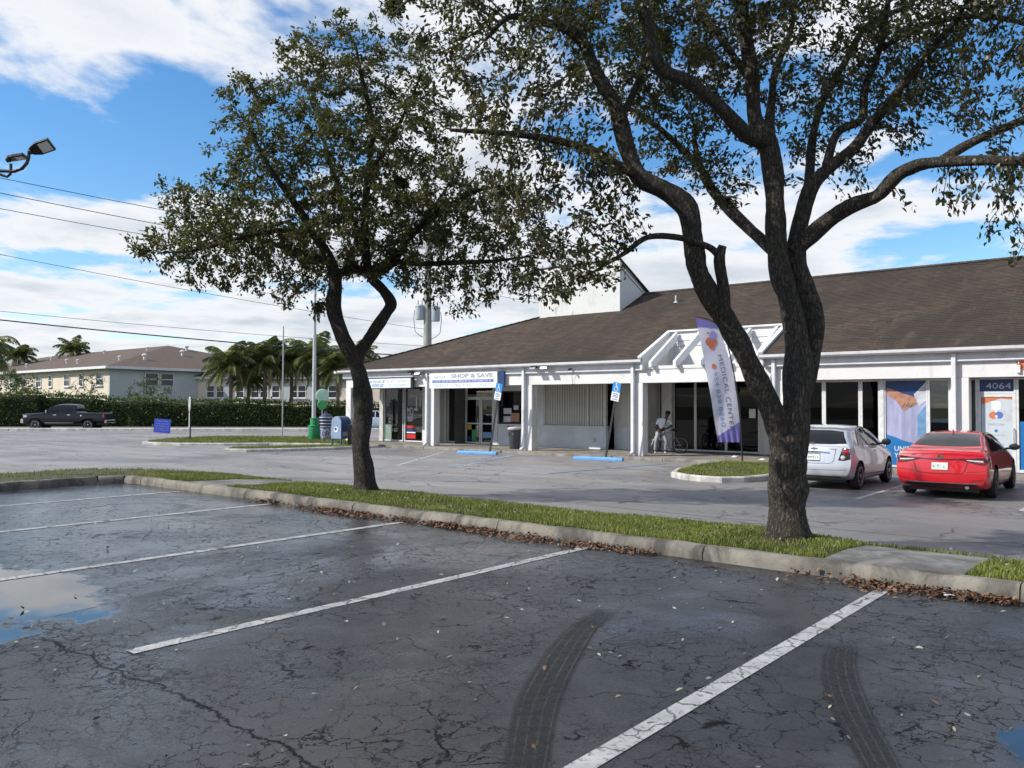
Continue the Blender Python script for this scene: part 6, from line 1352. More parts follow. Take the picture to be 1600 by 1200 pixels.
M['car_glass'] = plain('car_window_glass', (0.010, 0.013, 0.018), 0.03, 0.1, 2, Specular_IOR_Level=0.32); M['rubber'] = plain('tyre_rubber', (0.016, 0.016, 0.017), 0.85, 0.3, 12); M['rim'] = plain('alloy_rim', (0.45, 0.46, 0.48), 0.32, 0.15, 8, Metallic=0.8); M['rim_dark'] = plain('dark_alloy_rim', (0.16, 0.165, 0.18), 0.35, 0.2, 8, Metallic=0.8)
M['tail_red'] = plain('tail_light_red', (0.34, 0.012, 0.015), 0.08, 0.2, 20, Coat_Weight=1.0); M['tail_dark'] = plain('smoked_tail_light', (0.055, 0.010, 0.012), 0.08, 0.3, 20, Coat_Weight=1.0); M['lens'] = plain('clear_lens', (0.55, 0.52, 0.52), 0.08, 0.2, 15, Coat_Weight=1.0); M['chrome'] = plain('chrome', (0.65, 0.66, 0.68), 0.12, 0.1, 8, Metallic=1.0)
M['plate'] = plain('licence_plate', (0.62, 0.66, 0.62), 0.4, 0.1, 20); M['trim_black'] = plain('black_car_trim', (0.012, 0.012, 0.013), 0.35, 0.2, 10); M['seam'] = plain('panel_gap', (0.010, 0.009, 0.009), 0.8)
def cr1(keys, per):
    """catmull through rows of numpy points (n,k,3) along axis 0"""
    K = [np.array(k, float) for k in keys]; n_ = len(K); out = []
    for i in range(n_ - 1):
        a, b, c, d = K[max(i - 1, 0)], K[i], K[i + 1], K[min(i + 2, n_ - 1)]
        for j in range(per):
            u = j / per; m1 = (c - a) * .42; m2 = (d - b) * .42
            out.append((2 * u ** 3 - 3 * u * u + 1) * b + (u ** 3 - 2 * u * u + u) * m1 + (-2 * u ** 3 + 3 * u * u) * c + (u ** 3 - u * u) * m2)
    out.append(K[-1]); return np.array(out)
class Car:
    """body lofted over stations; every station is a half section of ten points (x, y, z) from floor centre to roof centre"""
    def __init__(s, root, stations, paint_, wheels, wr, pu=7, pv=5):
        s.root = root; s.paint = paint_; S_ = cr1(stations, pu); G = np.array([cr1(r_, pv) for r_ in S_]); nu, nv = G.shape[:2]; s.G = G
        V = []; idx = {}
        L_ = np.zeros((nu, nv), int); Rr = np.zeros((nu, nv), int)
        for i in range(nu):
            for j in range(nv):
                x, y, z = G[i, j]; x = max(x, 0.0); Rr[i, j] = len(V); V.append([x, y, z])
                if x < 1e-4: L_[i, j] = Rr[i, j]
                else: L_[i, j] = len(V); V.append([-x, y, z])
        F = []
        for i in range(nu - 1):
            for j in range(nv - 1):
                F.append((Rr[i, j], Rr[i, j + 1], Rr[i + 1, j + 1], Rr[i + 1, j])); F.append((L_[i, j], L_[i + 1, j], L_[i + 1, j + 1], L_[i, j + 1]))
        jc = 5 * pv; m_ = 12
        for i, bul in ((0, -1), (nu - 1, 1)):                 # bowed end faces
            rows = []
            for j in range(jc + 1):
                x, y, z = G[i, j]; row = [L_[i, j]]
                for k in range(1, m_): t = -1 + 2 * k / m_; row.append(len(V)); V.append([x * t, y + bul * .075 * (1 - t * t), z])
                row.append(Rr[i, j]); rows.append(row)
            for j in range(jc):
                for k in range(m_): q = (rows[j][k], rows[j][k + 1], rows[j + 1][k + 1], rows[j + 1][k]); F.append(q if bul < 0 else q[::-1])
            top = [Rr[i, j] for j in range(jc, nv)] + [L_[i, j] for j in range(nv - 1, jc - 1, -1)]; mid = rows[jc][1:-1]
            lip = [v for v in dict.fromkeys(top)]
            F.append(tuple(lip + mid) if bul > 0 else tuple(reversed(lip + mid)))
        V = np.array(V, float)
        # wheel openings
        def cut(V, F):
            keep = []
            for f in F:
                c = V[list(f)].mean(0); kill = False
                for wy in wheels:
                    if math.hypot(c[1] - wy, c[2] - wr) < wr * 1.14 and abs(c[0]) > .45: kill = True
                if not kill: keep.append(f)
            for f in keep:
                for v in f:
                    if abs(V[v][0]) > .45:
                        for wy in wheels:
                            d = math.hypot(V[v][1] - wy, V[v][2] - wr)
                            if d < wr * 1.15: k = wr * 1.15 / max(d, 1e-5); V[v][1] = wy + (V[v][1] - wy) * k; V[v][2] = wr + (V[v][2] - wr) * k
            return keep
        s.bvh = BVHTree.FromPolygons([tuple(v) for v in V], [tuple(f) for f in F]); F = cut(V, F)
        me = bpy.data.meshes.new('body'); me.from_pydata([tuple(v) for v in V], [], [tuple(int(q) for q in f) for f in F]); me.update()
        bm = bmesh.new(); bm.from_mesh(me); bmesh.ops.remove_doubles(bm, verts=bm.verts, dist=.0008); bmesh.ops.recalc_face_normals(bm, faces=bm.faces); bm.to_mesh(me); bm.free()
        s.body = link('body', me, paint_, root, 'all'); me.set_sharp_from_angle(angle=R(42))
        zb = G[nu // 2, 0, 2]; hw = G[nu // 2, 2 * pv, 0]
        for wy in wheels:
            for sg in (-1, 1):
                w_ = MB(); n_ = 20; v_ = []
                for k in range(n_ + 1): a = math.pi * k / n_; v_ += [(sg * (hw * .97), wy + wr * 1.16 * math.cos(a), wr + wr * 1.16 * math.sin(a)), (sg * (hw - .32), wy + wr * 1.16 * math.cos(a), wr + wr * 1.16 * math.sin(a))]
                w_.add(v_, [(2 * k, 2 * k + 1, 2 * k + 3, 2 * k + 2) for k in range(n_)]); w_.add([v_[2 * k + 1] for k in range(n_ + 1)], [tuple(range(n_ + 1))]); w_.build('wheel_arch', M['seam'], s.body, fix=False)
        s.hw = hw
    def hit(s, o, d):
        h = s.bvh.ray_cast(Vector(o), Vector(d).normalized()); return h
    def patch(s, name, mat, bot, top_, face, n=14, m_=6, off=.006, parent=None):
        """panel that follows the body; bot/top are polylines in (a,b): side: (y,z); rear/front: (x,z); top: (x,y)"""
        def res(pl, k):
            P = [Vector(p) for p in pl]; L_ = [0]
            for a, b in zip(P[:-1], P[1:]): L_.append(L_[-1] + (b - a).length)
            o = []
            for i in range(k):
                t = L_[-1] * i / (k - 1)
                for q in range(len(P) - 1):
                    if t <= L_[q + 1] + 1e-9: o.append(P[q].lerp(P[q + 1], (t - L_[q]) / max(1e-9, L_[q + 1] - L_[q]))); break
            return o
        B, T = res(bot, n), res(top_, n); v_ = []; ok = []
        for j in range(m_):
            for i in range(n):
                a, b = B[i].lerp(T[i], j / (m_ - 1))
                if face == 'right': o, d = (3, a, b), (-1, 0, 0)
                elif face == 'left': o, d = (-3, a, b), (1, 0, 0)
                elif face == 'rear': o, d = (a, -3, b), (0, 1, 0)
                elif face == 'front': o, d = (a, 9, b), (0, -1, 0)
                else: o, d = (a, b, 4), (0, 0, -1)
                h = s.hit(o, d)
                if h[0] is None: ok.append(False); v_.append((0, 0, 0)); continue
                nrm = h[1]
                if nrm.dot(Vector(d)) > 0: nrm = -nrm
                ok.append(True); v_.append(tuple(h[0] + nrm * off))
        mb = MB(); f = [(j * n + i, j * n + i + 1, (j + 1) * n + i + 1, (j + 1) * n + i) for j in range(m_ - 1) for i in range(n - 1)]; mb.add(v_, [q for q in f if all(ok[k] for k in q)])
        return mb.build(name, mat, parent or s.root, 'all', fix=False)
    def both(s, name, mat, bot, top_, **k):
        return [s.patch(name, mat, bot, top_, f, **k) for f in ('left', 'right')]
    def seam(s, pl, face, w_=.007, mat=None, name='panel_gap', parent=None, off=.004):
        P = [Vector(p) for p in pl]; bot = []; top_ = []
        for i, p in enumerate(P):
            d = (P[min(i + 1, len(P) - 1)] - P[max(i - 1, 0)]).normalized(); n_ = Vector((-d.y, d.x)) * w_ / 2; bot.append(p - n_); top_.append(p + n_)
        return s.patch(name, mat or M['seam'], bot, top_, face, n=max(6, len(pl) * 5), m_=2, off=off, parent=parent)
def wheel(root, x, y, r_, w_, rim, spokes=5, sgn=1):
    t = MB(); t.lathe([(r_ * .66, -w_ / 2 + .01), (r_ * .9, -w_ / 2), (r_ * .985, -w_ * .38), (r_, -w_ * .2), (r_, w_ * .2), (r_ * .985, w_ * .38), (r_ * .9, w_ / 2), (r_ * .66, w_ / 2 - .01)], (x, y, r_), 32, 'x')
    to = t.build('wheel', M['rubber'], root, 'all'); to.data.set_sharp_from_angle(angle=R(40)); xo = x + sgn * w_ / 2
    m_ = MB(); m_.lathe([(r_ * .68, 0), (r_ * .70, sgn * .012), (r_ * .64, sgn * .012), (r_ * .60, -sgn * .05)], (xo - sgn * .012, y, r_), 32, 'x'); m_.build('rim', rim, to, True)
    d_ = MB(); d_.lathe([(r_ * .62, 0), (r_ * .62, sgn * .01)], (xo - sgn * .075, y, r_), 24, 'x'); d_.build('brake_disc', M['dark_metal'], to)
    for k in range(spokes):
        a = 2 * math.pi * k / spokes + .3; c, s_ = math.cos(a), math.sin(a); sp_ = MB(); q = []
        for rr, hw in ((.10, .05), (.62, .035)):
            for e in (-1, 1): q.append((xo - sgn * (.008 if rr > .3 else .012), y + r_ * (rr * c - e * hw * 2 * s_ * .5) , r_ + r_ * (rr * s_ + e * hw * 2 * c * .5)))
        sp_.prism([q[0], q[1], q[3], q[2]], (-sgn * .03, 0, 0)); sp_.build('spoke', rim, to, bevel=.004)
    h_ = MB(); h_.lathe([(r_ * .15, 0), (r_ * .15, sgn * .016), (r_ * .05, sgn * .022)], (xo - sgn * .016, y, r_), 14, 'x'); h_.build('hub', rim, to, True)
def st(y, zb, w, zm, zbelt, wsh, wr, zt, dy=(0,) * 10):
    P = [(0, zb), (w * .78, zb), (w * .955, zb + .07), (w, zm), (w * .985, zm + (zbelt - zm) * .6), (wsh, zbelt), (wsh + (wr - wsh) * .5, zbelt + (zt - zbelt) * .52), (wr, zt - (zt - zbelt) * .13), (wr * .62, zt - .012 - (zt - zbelt) * .02), (0, zt)]
    return [(x, y + d, z) for (x, z), d in zip(P, dy)]

# ---------------------------------------------------------------- red sedan
def sedan(loc, rot):
    r_ = thing('red_sedan', 'shiny red four-door sedan parked nose-in beside the white hatchback', 'car', loc, rot)
    rear = [(0, .12, .27), (.60, .12, .27), (.79, .07, .34), (.86, .06, .56), (.855, .09, .78), (.80, .14, .985), (.70, .15, 1.012), (.56, .15, 1.018), (.35, .15, 1.022), (0, .15, 1.025)]
    front = [(0, 4.62, .25), (.55, 4.60, .25), (.72, 4.52, .30), (.78, 4.50, .45), (.77, 4.50, .56), (.72, 4.50, .66), (.62, 4.53, .69), (.5, 4.55, .70), (.3, 4.58, .71), (0, 4.60, .715)]
    S_ = [rear, st(.32, .22, .893, .60, .965, .845, .70, 1.065), st(.62, .19, .90, .58, .965, .850, .68, 1.10), st(1.05, .18, .90, .56, .962, .85, .615, 1.255), st(1.55, .17, .90, .55, .955, .85, .575, 1.385), st(2.15, .17, .90, .55, .945, .85, .57, 1.418), st(2.75, .17, .90, .55, .93, .85, .565, 1.385), st(3.2, .17, .90, .55, .915, .845, .60, 1.19), st(3.55, .18, .90, .56, .89, .83, .68, 1.0), st(4.05, .19, .885, .55, .80, .78, .62, .90), st(4.4, .21, .84, .50, .70, .74, .56, .79), front]
    c = Car(r_, S_, M['red_paint'], (1.02, 3.755), .335)
    for y in (1.02, 3.755):
        for sg in (-1, 1): wheel(r_, sg * .80, y, .325, .215, M['rim_dark'], 10, sg)
    c.patch('rear_window', M['car_glass'], [(-.66, 1.115), (-.3, 1.10), (.3, 1.10), (.66, 1.115)], [(-.53, 1.335), (-.25, 1.355), (.25, 1.355), (.53, 1.335)], 'rear', 22, 10, .005)
    c.both('rear_door_window', M['car_glass'], [(1.13, .985), (1.35, .985), (2.02, .975)], [(1.42, 1.20), (1.60, 1.305), (2.02, 1.345)]); c.both('front_door_window', M['car_glass'], [(2.10, .972), (3.10, .955)], [(2.10, 1.345), (2.45, 1.335), (2.72, 1.28), (2.98, 1.09)]); c.both('quarter_window', M['car_glass'], [(.92, .99), (1.09, .987)], [(1.06, 1.06), (1.36, 1.185)], n=6)
    c.patch('windscreen', M['car_glass'], [(-.70, 3.42), (0, 3.50), (.70, 3.42)], [(-.52, 2.80), (0, 2.84), (.52, 2.80)], 'top', 16, 10, .005)
    for f in ('left', 'right'):
        c.seam([(1.03, .97), (.95, 1.03), (1.38, 1.235), (1.62, 1.335), (2.06, 1.375), (2.5, 1.36), (2.8, 1.28), (3.16, 1.0)], f, .022, M['trim_black'], 'window_trim'); c.seam([(1.0, .965), (2.0, .958), (3.16, .94)], f, .02, M['trim_black'], 'window_trim')
        c.seam([(2.06, .95), (2.08, .5), (2.06, .24)], f); c.seam([(1.28, .96), (1.36, .72), (1.22, .52)], f); c.seam([(3.20, .92), (3.24, .6), (3.2, .26)], f); c.seam([(1.4, .245), (2.3, .24), (3.3, .24)], f, .03, M['trim_black'], 'sill_trim')
        for y0 in (1.42, 2.28): c.seam([(y0, .845), (y0 + .10, .85), (y0 + .21, .848)], f, .032, M['red_paint'], 'door_handle', off=.022)
    # tail lights wrap the corner
    for sg in (-1, 1):
        q = lambda L_: [(sg * a, b) for a, b in L_]
        tl = c.patch('tail_light', M['tail_dark'], q([(.40, .835), (.55, .795), (.70, .755), (.842, .745)]), q([(.36, .865), (.55, .872), (.70, .885), (.835, .90)]), 'rear', 16, 6, .010)
        c.patch('light_strip', M['lens'], q([(.50, .828), (.66, .808), (.80, .80)]), q([(.50, .842), (.66, .838), (.80, .835)]), 'rear', 10, 3, .016, parent=tl); c.patch('light_corner', M['tail_red'], q([(.70, .772), (.835, .762)]), q([(.70, .795), (.835, .79)]), 'rear', 8, 3, .015, parent=tl)
        c.patch('side_light', M['tail_dark'], [(.10, .76), (.22, .80), (.34, .86)], [(.13, .90), (.24, .905), (.36, .885)], 'left' if sg < 0 else 'right', 8, 5, .008); c.patch('reflector', M['tail_red'], q([(.58, .40), (.80, .43)]), q([(.58, .425), (.80, .455)]), 'rear', 8, 3, .008)
    c.seam([(-.80, .945), (-.5, .962), (0, .968), (.5, .962), (.80, .945)], 'rear', .012, M['red_paint'], 'spoiler_lip', off=.03)
    c.seam([(-.40, .85), (0, .838), (.40, .85)], 'rear', .03, M['trim_black'], 'lid_trim', off=.006); c.seam([(-.52, .80), (-.46, .60), (-.40, .555), (0, .548), (.40, .555), (.46, .60), (.52, .80)], 'rear', .010)
    c.patch('bumper_insert', M['trim_black'], [(-.72, .285), (0, .285), (.72, .285)], [(-.66, .335), (0, .345), (.66, .335)], 'rear', 18, 3, .006); c.seam([(-.74, .36), (-.4, .352), (0, .352), (.4, .352), (.74, .36)], 'rear', .018, M['chrome'], 'bumper_line', off=.010); c.seam([(-.85, .62), (-.6, .60), (-.5, .585)], 'rear', .008); c.seam([(.85, .62), (.6, .60), (.5, .585)], 'rear', .008)
    pl = c.patch('licence_plate', M['plate'], [(-.155, .625), (.155, .625)], [(-.155, .775), (.155, .775)], 'rear', 8, 4, .016); pr_ = MB(); rr = random.Random(8); y = c.hit((0, -3, .7), (0, 1, 0))[0].y - .021; scribble(pr_, -.125, .125, .70, .065, y, rr); pr_.build('plate_print', M['grey_ink'], pl)['kind'] = 'stuff'
    y = c.hit((0, -3, .905), (0, 1, 0))[0].y - .008; e_ = MB()
    for a, b in (((-.045, .945), (-.035, .87)), ((.045, .945), (.035, .87)), ((-.04, .905), (.04, .905))): e_.bar((a[0], y, a[1]), (b[0], y, b[1]), .016, .01, (0, 1, 0))
    for k in range(12): a0, a1 = 2 * math.pi * k / 12, 2 * math.pi * (k + 1) / 12; e_.bar((.062 * math.cos(a0), y, .908 + .052 * math.sin(a0)), (.062 * math.cos(a1), y, .908 + .052 * math.sin(a1)), .009, .009, (0, 1, 0))
    e_.build('emblem', M['chrome'], r_)
    for x_ in (-.50, -.30): y = c.hit((x_, -3, .925), (0, 1, 0))[0].y - .006; t_ = MB(); scribble(t_, x_ - .07, x_ + .07, .925, .024, y, rr); t_.build('badge', M['chrome'], r_)
    f_ = MB(); f_.prism([(-.012, 1.45, 1.36), (-.012, 1.62, 1.395), (-.012, 1.48, 1.44), (-.012, 1.45, 1.435)], (.024, 0, 0)); f_.build('antenna_fin', M['red_paint'], r_, bevel=.006)
    for sg in (-1, 1):
        m_ = MB(); m_.tube([(sg * .83, 2.98, .985), (sg * .93, 2.95, 1.0)], [.022, .03], 8); m_.build('mirror_arm', M['trim_black'], r_); m_ = MB(); m_.lathe([(.02, -.06), (.07, -.045), (.09, 0), (.075, .07), (.02, .10)], (0, 0, 0), 14, 'y'); o = m_.build('mirror', M['trim_black'], r_, True); o.location = (sg * 1.01, 2.97, 1.03); o.scale = (1.25, .9, .85)
    for sg in (-1, 1): c.patch('head_light', M['lens'], [(sg * .40, .60), (sg * .72, .60)], [(sg * .42, .67), (sg * .74, .69)], 'front', 8, 4, .006)
    x_ = MB(); x_.tube([(.50, .05, .27), (.50, .30, .28)], .04, 10); x_.build('exhaust', M['chrome'], r_); MB().box(-.68, .68, .35, 4.4, .15, .24).build('underbody', M['trim_black'], r_)
    return r_
A = ground(1410, 770); B = ground(1549, 777); sr = sedan(((A.x + B.x) / 2 + .10, 19.18, .0), R(1.5))

# ---------------------------------------------------------------- white hatchback
def hatch(loc, rot, paint_, label, grp=None, name='white_hatchback'):
    r_ = thing(name, label, 'car', loc, rot, grp)
    rear = [(0, .12, .30), (.58, .12, .30), (.75, .07, .36), (.83, .06, .56), (.83, .10, .80), (.79, .15, 1.00), (.72, .17, 1.03), (.56, .17, 1.035), (.34, .17, 1.04), (0, .17, 1.045)]
    front = [(0, 4.0, .26), (.52, 3.98, .26), (.68, 3.90, .32), (.73, 3.88, .48), (.72, 3.88, .62), (.68, 3.88, .74), (.58, 3.90, .78), (.46, 3.92, .79), (.28, 3.95, .80), (0, 3.97, .81)]
    S_ = [rear, st(.34, .24, .862, .60, 1.01, .815, .635, 1.285), st(.56, .21, .868, .58, 1.005, .82, .60, 1.435), st(.85, .20, .868, .56, 1.0, .82, .585, 1.485), st(1.4, .19, .868, .55, .985, .82, .585, 1.517), st(1.95, .19, .868, .55, .965, .82, .58, 1.50), st(2.45, .19, .868, .55, .945, .82, .575, 1.41), st(2.85, .19, .868, .55, .925, .815, .61, 1.22), st(3.2, .20, .868, .56, .90, .80, .67, 1.04), st(3.55, .21, .855, .56, .84, .75, .60, .945), st(3.8, .23, .80, .52, .77, .71, .54, .86), front]
    c = Car(r_, S_, paint_, (.71, 3.235), .32)
    for y in (.71, 3.235):
        for sg in (-1, 1): wheel(r_, sg * .775, y, .31, .20, M['rim'], 5, sg)
    c.patch('rear_window', M['car_glass'], [(-.70, 1.085), (-.35, 1.065), (.35, 1.065), (.70, 1.085)], [(-.565, 1.355), (-.28, 1.385), (.28, 1.385), (.565, 1.355)], 'rear', 22, 8, .006); c.seam([(-.56, 1.415), (-.3, 1.435), (.3, 1.435), (.56, 1.415)], 'rear', .045, paint_, 'roof_spoiler', off=.05)
    wp = c.seam([(-.02, 1.075), (-.25, 1.09), (-.45, 1.098)], 'rear', .03, M['trim_black'], 'wiper', off=.02)
    c.both('rear_door_window', M['car_glass'], [(.80, 1.045), (1.05, 1.03), (1.62, 1.015)], [(.98, 1.25), (1.15, 1.38), (1.62, 1.44)]); c.both('front_door_window', M['car_glass'], [(1.70, 1.012), (2.66, .985)], [(1.70, 1.44), (2.02, 1.435), (2.28, 1.35), (2.56, 1.13)])
    c.patch('windscreen', M['car_glass'], [(-.68, 3.06), (0, 3.12), (.68, 3.06)], [(-.53, 2.42), (0, 2.46), (.53, 2.42)], 'top', 16, 10, .005)
    for f in ('left', 'right'):
        c.seam([(.74, 1.03), (.95, 1.27), (1.13, 1.40), (1.62, 1.463), (2.05, 1.455), (2.35, 1.35), (2.72, 1.0)], f, .022, M['trim_black'], 'window_trim'); c.seam([(1.66, 1.0), (1.68, .5), (1.66, .26)], f); c.seam([(.93, 1.02), (1.06, .75), (.98, .58)], f); c.seam([(2.76, .96), (2.8, .6), (2.76, .28)], f)
        c.seam([(1.0, .345), (1.8, .33), (2.85, .31)], f, .02, M['trim_black'], 'side_moulding'); c.seam([(2.0, .87), (2.1, .875), (2.2, .872)], f, .034, paint_, 'door_handle', off=.024); c.seam([(1.08, .98), (1.12, 1.04)], f, .04, M['trim_black'], 'door_handle', off=.012)
    for sg in (-1, 1):
        q = lambda L_: [(sg * a, b) for a, b in L_]
        tl = c.patch('tail_light', M['trim_black'], q([(.56, .70), (.70, .70), (.822, .735)]), q([(.64, .985), (.74, .985), (.80, .965)]), 'rear', 12, 8, .008)
        for (cx_, cz), rr, m_ in (((.725, .90), .072, 'tail_red'), ((.665, .765), .052, 'lens')):
            h = c.hit((sg * cx_, -3, cz), (0, 1, 0)); nrm = h[1] if h[1].y < 0 else -h[1]; l_ = MB(); l_.lathe([(rr * 1.14, 0), (rr * 1.14, -.018), (rr, -.022), (rr * .9, -.012)], (0, 0, 0), 20, 'y'); o = l_.build('lamp_ring', M['chrome'], tl, True); o.location = h[0] + nrm * .004; l_ = MB(); l_.lathe([(rr * .96, 0), (rr * .9, -.018), (rr * .5, -.03), (.005, -.034)], (0, 0, 0), 20, 'y'); o = l_.build('lamp_lens', M[m_], tl, True); o.location = h[0] + nrm * .006
    c.patch('plate_recess', paint_, [(-.26, .66), (.26, .66)], [(-.24, .86), (.24, .86)], 'rear', 8, 4, .004); c.seam([(-.36, .875), (0, .885), (.36, .875)], 'rear', .03, M['chrome'], 'lid_bar', off=.016); c.seam([(-.50, .98), (-.46, .68), (-.40, .63), (0, .62), (.40, .63), (.46, .68), (.50, .98)], 'rear', .009)
    pl = c.patch('licence_plate', M['plate'], [(-.15, .69), (.15, .69)], [(-.15, .835), (.15, .835)], 'rear', 8, 4, .016); pr_ = MB(); rr_ = random.Random(18); y = c.hit((0, -3, .76), (0, 1, 0))[0].y - .021; scribble(pr_, -.12, .12, .762, .06, y, rr_); pr_.build('plate_print', M['grey_ink'], pl)['kind'] = 'stuff'; fr_ = [c.seam([(-.16, z_), (.16, z_)], 'rear', .014, M['trim_black'], 'plate_frame', off=.02) for z_ in (.684, .841)]
    y = c.hit((0, -3, .965), (0, 1, 0))[0].y - .008; e_ = MB(); e_.bar((-.075, y, .965), (.075, y, .965), .012, .030, (0, 0, 1)); e_.bar((-.022, y - .002, .965), (.022, y - .002, .965), .012, .055, (0, 0, 1)); e_.build('emblem', M['chrome'], r_)
    y = c.hit((.42, -3, .955), (0, 1, 0))[0].y - .006; t_ = MB(); scribble(t_, .34, .50, .955, .026, y, rr_); t_.build('badge', M['chrome'], r_)
    c.seam([(-.74, .50), (-.4, .485), (0, .48), (.4, .485), (.74, .50)], 'rear', .012, paint_, 'bumper_crease', off=.012); c.patch('bumper_insert', M['trim_black'], [(-.62, .305), (0, .305), (.62, .305)], [(-.60, .33), (0, .335), (.60, .33)], 'rear', 16, 3, .006)
    for sg in (-1, 1):
        m_ = MB(); m_.tube([(sg * .80, 2.58, 1.02), (sg * .90, 2.56, 1.04)], [.022, .03], 8); m_.build('mirror_arm', M['trim_black'], r_); m_ = MB(); m_.lathe([(.02, -.06), (.07, -.045), (.09, 0), (.075, .07), (.02, .10)], (0, 0, 0), 14, 'y'); o = m_.build('mirror', M['trim_black'], r_, True); o.location = (sg * .97, 2.57, 1.07); o.scale = (1.25, .9, .95); c.patch('head_light', M['lens'], [(sg * .36, .66), (sg * .66, .66)], [(sg * .38, .77), (sg * .68, .78)], 'front', 8, 4, .006)
    a_ = MB(); a_.tube([(.0, .75, 1.485), (0, .60, 1.56)], [.008, .004], 6); a_.build('antenna', M['trim_black'], r_); MB().box(-.64, .64, .35, 3.8, .17, .26).build('underbody', M['trim_black'], r_)
    return r_
wh = hatch((-6.92, 19.45, 0), R(1.0), M['silver_paint'], 'silver-white hatchback parked behind the large oak trunk')
hatch((-1.15, 19.6, 0), R(-1.0), paint('sand_beige_paint', (0.50, 0.42, 0.32), 0.2), 'beige hatchback parked on the far right of the red sedan', name='added_hatchback')  # out-of-view car added to give the red sedan's side a beige reflection
pc = atd(598, 668, 63); hatch((pc.x - rd.x * 2.2, pc.y - rd.y * 2.2, .006), math.atan2(rd.y, rd.x) - R(90), M['pearl_paint'], 'pale bluish car far off on the road, seen past the shop corner', name='distant_car')

# ---------------------------------------------------------------- dark pickup
def pickup(loc, rot):
    r_ = thing('pickup_truck', 'dark navy crew-cab pickup truck driving past the hedge', 'truck', loc, rot)
    rear = [(0, .06, .55), (.7, .06, .55), (.88, .03, .60), (.93, .02, .85), (.93, .03, 1.05), (.91, .05, 1.24), (.84, .06, 1.26), (.6, .06, 1.26), (.4, .06, 1.26), (0, .06, 1.26)]
    front = [(0, 5.88, .50), (.7, 5.85, .50), (.88, 5.76, .56), (.92, 5.74, .80), (.90, 5.76, 1.0), (.86, 5.78, 1.12), (.74, 5.80, 1.16), (.55, 5.82, 1.17), (.35, 5.84, 1.18), (0, 5.86, 1.19)]
    S_ = [rear, st(.3, .52, .97, .85, 1.26, .95, .80, 1.275), st(1.9, .50, .98, .85, 1.26, .96, .80, 1.275), st(2.02, .50, .98, .85, 1.26, .95, .76, 1.60), st(2.12, .48, .98, .85, 1.26, .95, .70, 1.88), st(2.5, .47, .98, .85, 1.26, .95, .68, 1.935), st(3.3, .47, .98, .85, 1.25, .95, .68, 1.93), st(3.75, .47, .98, .85, 1.24, .95, .70, 1.80), st(4.3, .47, .98, .85, 1.22, .94, .78, 1.36), st(4.6, .48, .98, .86, 1.20, .93, .78, 1.28), st(5.3, .50, .96, .85, 1.14, .90, .70, 1.23), front]
    c = Car(r_, S_, M['navy_paint'], (1.18, 4.86), .40, 5, 4)
    for y in (1.18, 4.86):
        for sg in (-1, 1): wheel(r_, sg * .86, y, .39, .26, M['rim'], 5, sg)
    c.both('front_door_window', M['car_glass'], [(3.22, 1.30), (4.14, 1.29)], [(3.22, 1.80), (3.55, 1.79), (3.98, 1.42)]); c.both('rear_door_window', M['car_glass'], [(2.24, 1.31), (3.14, 1.30)], [(2.30, 1.79), (3.14, 1.81)])
    c.patch('windscreen', plain('sky_lit_windscreen', (0.10, 0.12, 0.14), .04, Specular_IOR_Level=.9), [(-.78, 4.22), (0, 4.30), (.78, 4.22)], [(-.64, 3.70), (0, 3.74), (.64, 3.70)], 'top', 14, 8, .006)
    for f in ('left', 'right'):
        for y in (2.16, 3.18, 4.22): c.seam([(y, 1.27), (y + .02, .9), (y, .52)], f, .014)
        for y in (2.42, 3.4): c.seam([(y, 1.12), (y + .22, 1.12)], f, .045, M['chrome'], 'door_handle', off=.03)
        c.seam([(2.2, .56), (3.2, .56), (4.2, .56)], f, .05, M['chrome'], 'side_step', off=.06); c.patch('fuel_cap', M['chrome'], [(1.62, 1.02), (1.72, 1.02)], [(1.62, 1.12), (1.72, 1.12)], f, 4, 4, .01)
    c.patch('grille', M['trim_black'], [(-.48, .90), (.48, .90)], [(-.46, 1.12), (.46, 1.12)], 'front', 10, 5, .012); MB().box(-.50, .50, 5.90, 5.95, 1.12, 1.17).build('grille_bar', M['chrome'], r_)
    for sg in (-1, 1):
        c.patch('head_light', M['lens'], [(sg * .54, .92), (sg * .86, .92)], [(sg * .54, 1.10), (sg * .84, 1.10)], 'front', 8, 5, .012); c.patch('side_head_light', M['lens'], [(5.45, .95), (5.70, .92)], [(5.48, 1.08), (5.72, 1.10)], 'left' if sg < 0 else 'right', 6, 4, .008); c.patch('tail_light', M['tail_red'], [(sg * .80, .90), (sg * .925, .90)], [(sg * .80, 1.18), (sg * .915, 1.18)], 'rear', 5, 5, .01); c.patch('tail_side', M['tail_red'], [(.04, .95), (.16, .95)], [(.06, 1.18), (.16, 1.18)], 'left' if sg < 0 else 'right', 4, 4, .008)
        m_ = MB(); m_.box(sg * 1.12 - .10, sg * 1.12 + .10, 3.98, 4.08, 1.26, 1.48); m_.build('mirror', M['chrome'], r_, bevel=.03); MB().tube([(sg * .94, 4.04, 1.30), (sg * 1.05, 4.03, 1.34)], .025, 6).build('mirror_arm', M['trim_black'], r_)
    f_ = MB(); f_.prism([(-.93, 5.70, .52), (-.86, 5.92, .50), (-.5, 6.02, .50), (.5, 6.02, .50), (.86, 5.92, .50), (.93, 5.70, .52)], (0, 0, .30)); f_.build('front_bumper', M['chrome'], r_, bevel=.03); f_ = MB(); f_.box(-.90, .90, -.12, .04, .52, .74); f_.build('rear_bumper', M['chrome'], r_, bevel=.03); MB().box(-.7, .7, .4, 5.6, .38, .52).build('underbody', M['trim_black'], r_)
    return r_
pc = atd(106, 676, 61.5); hd_ = -rd
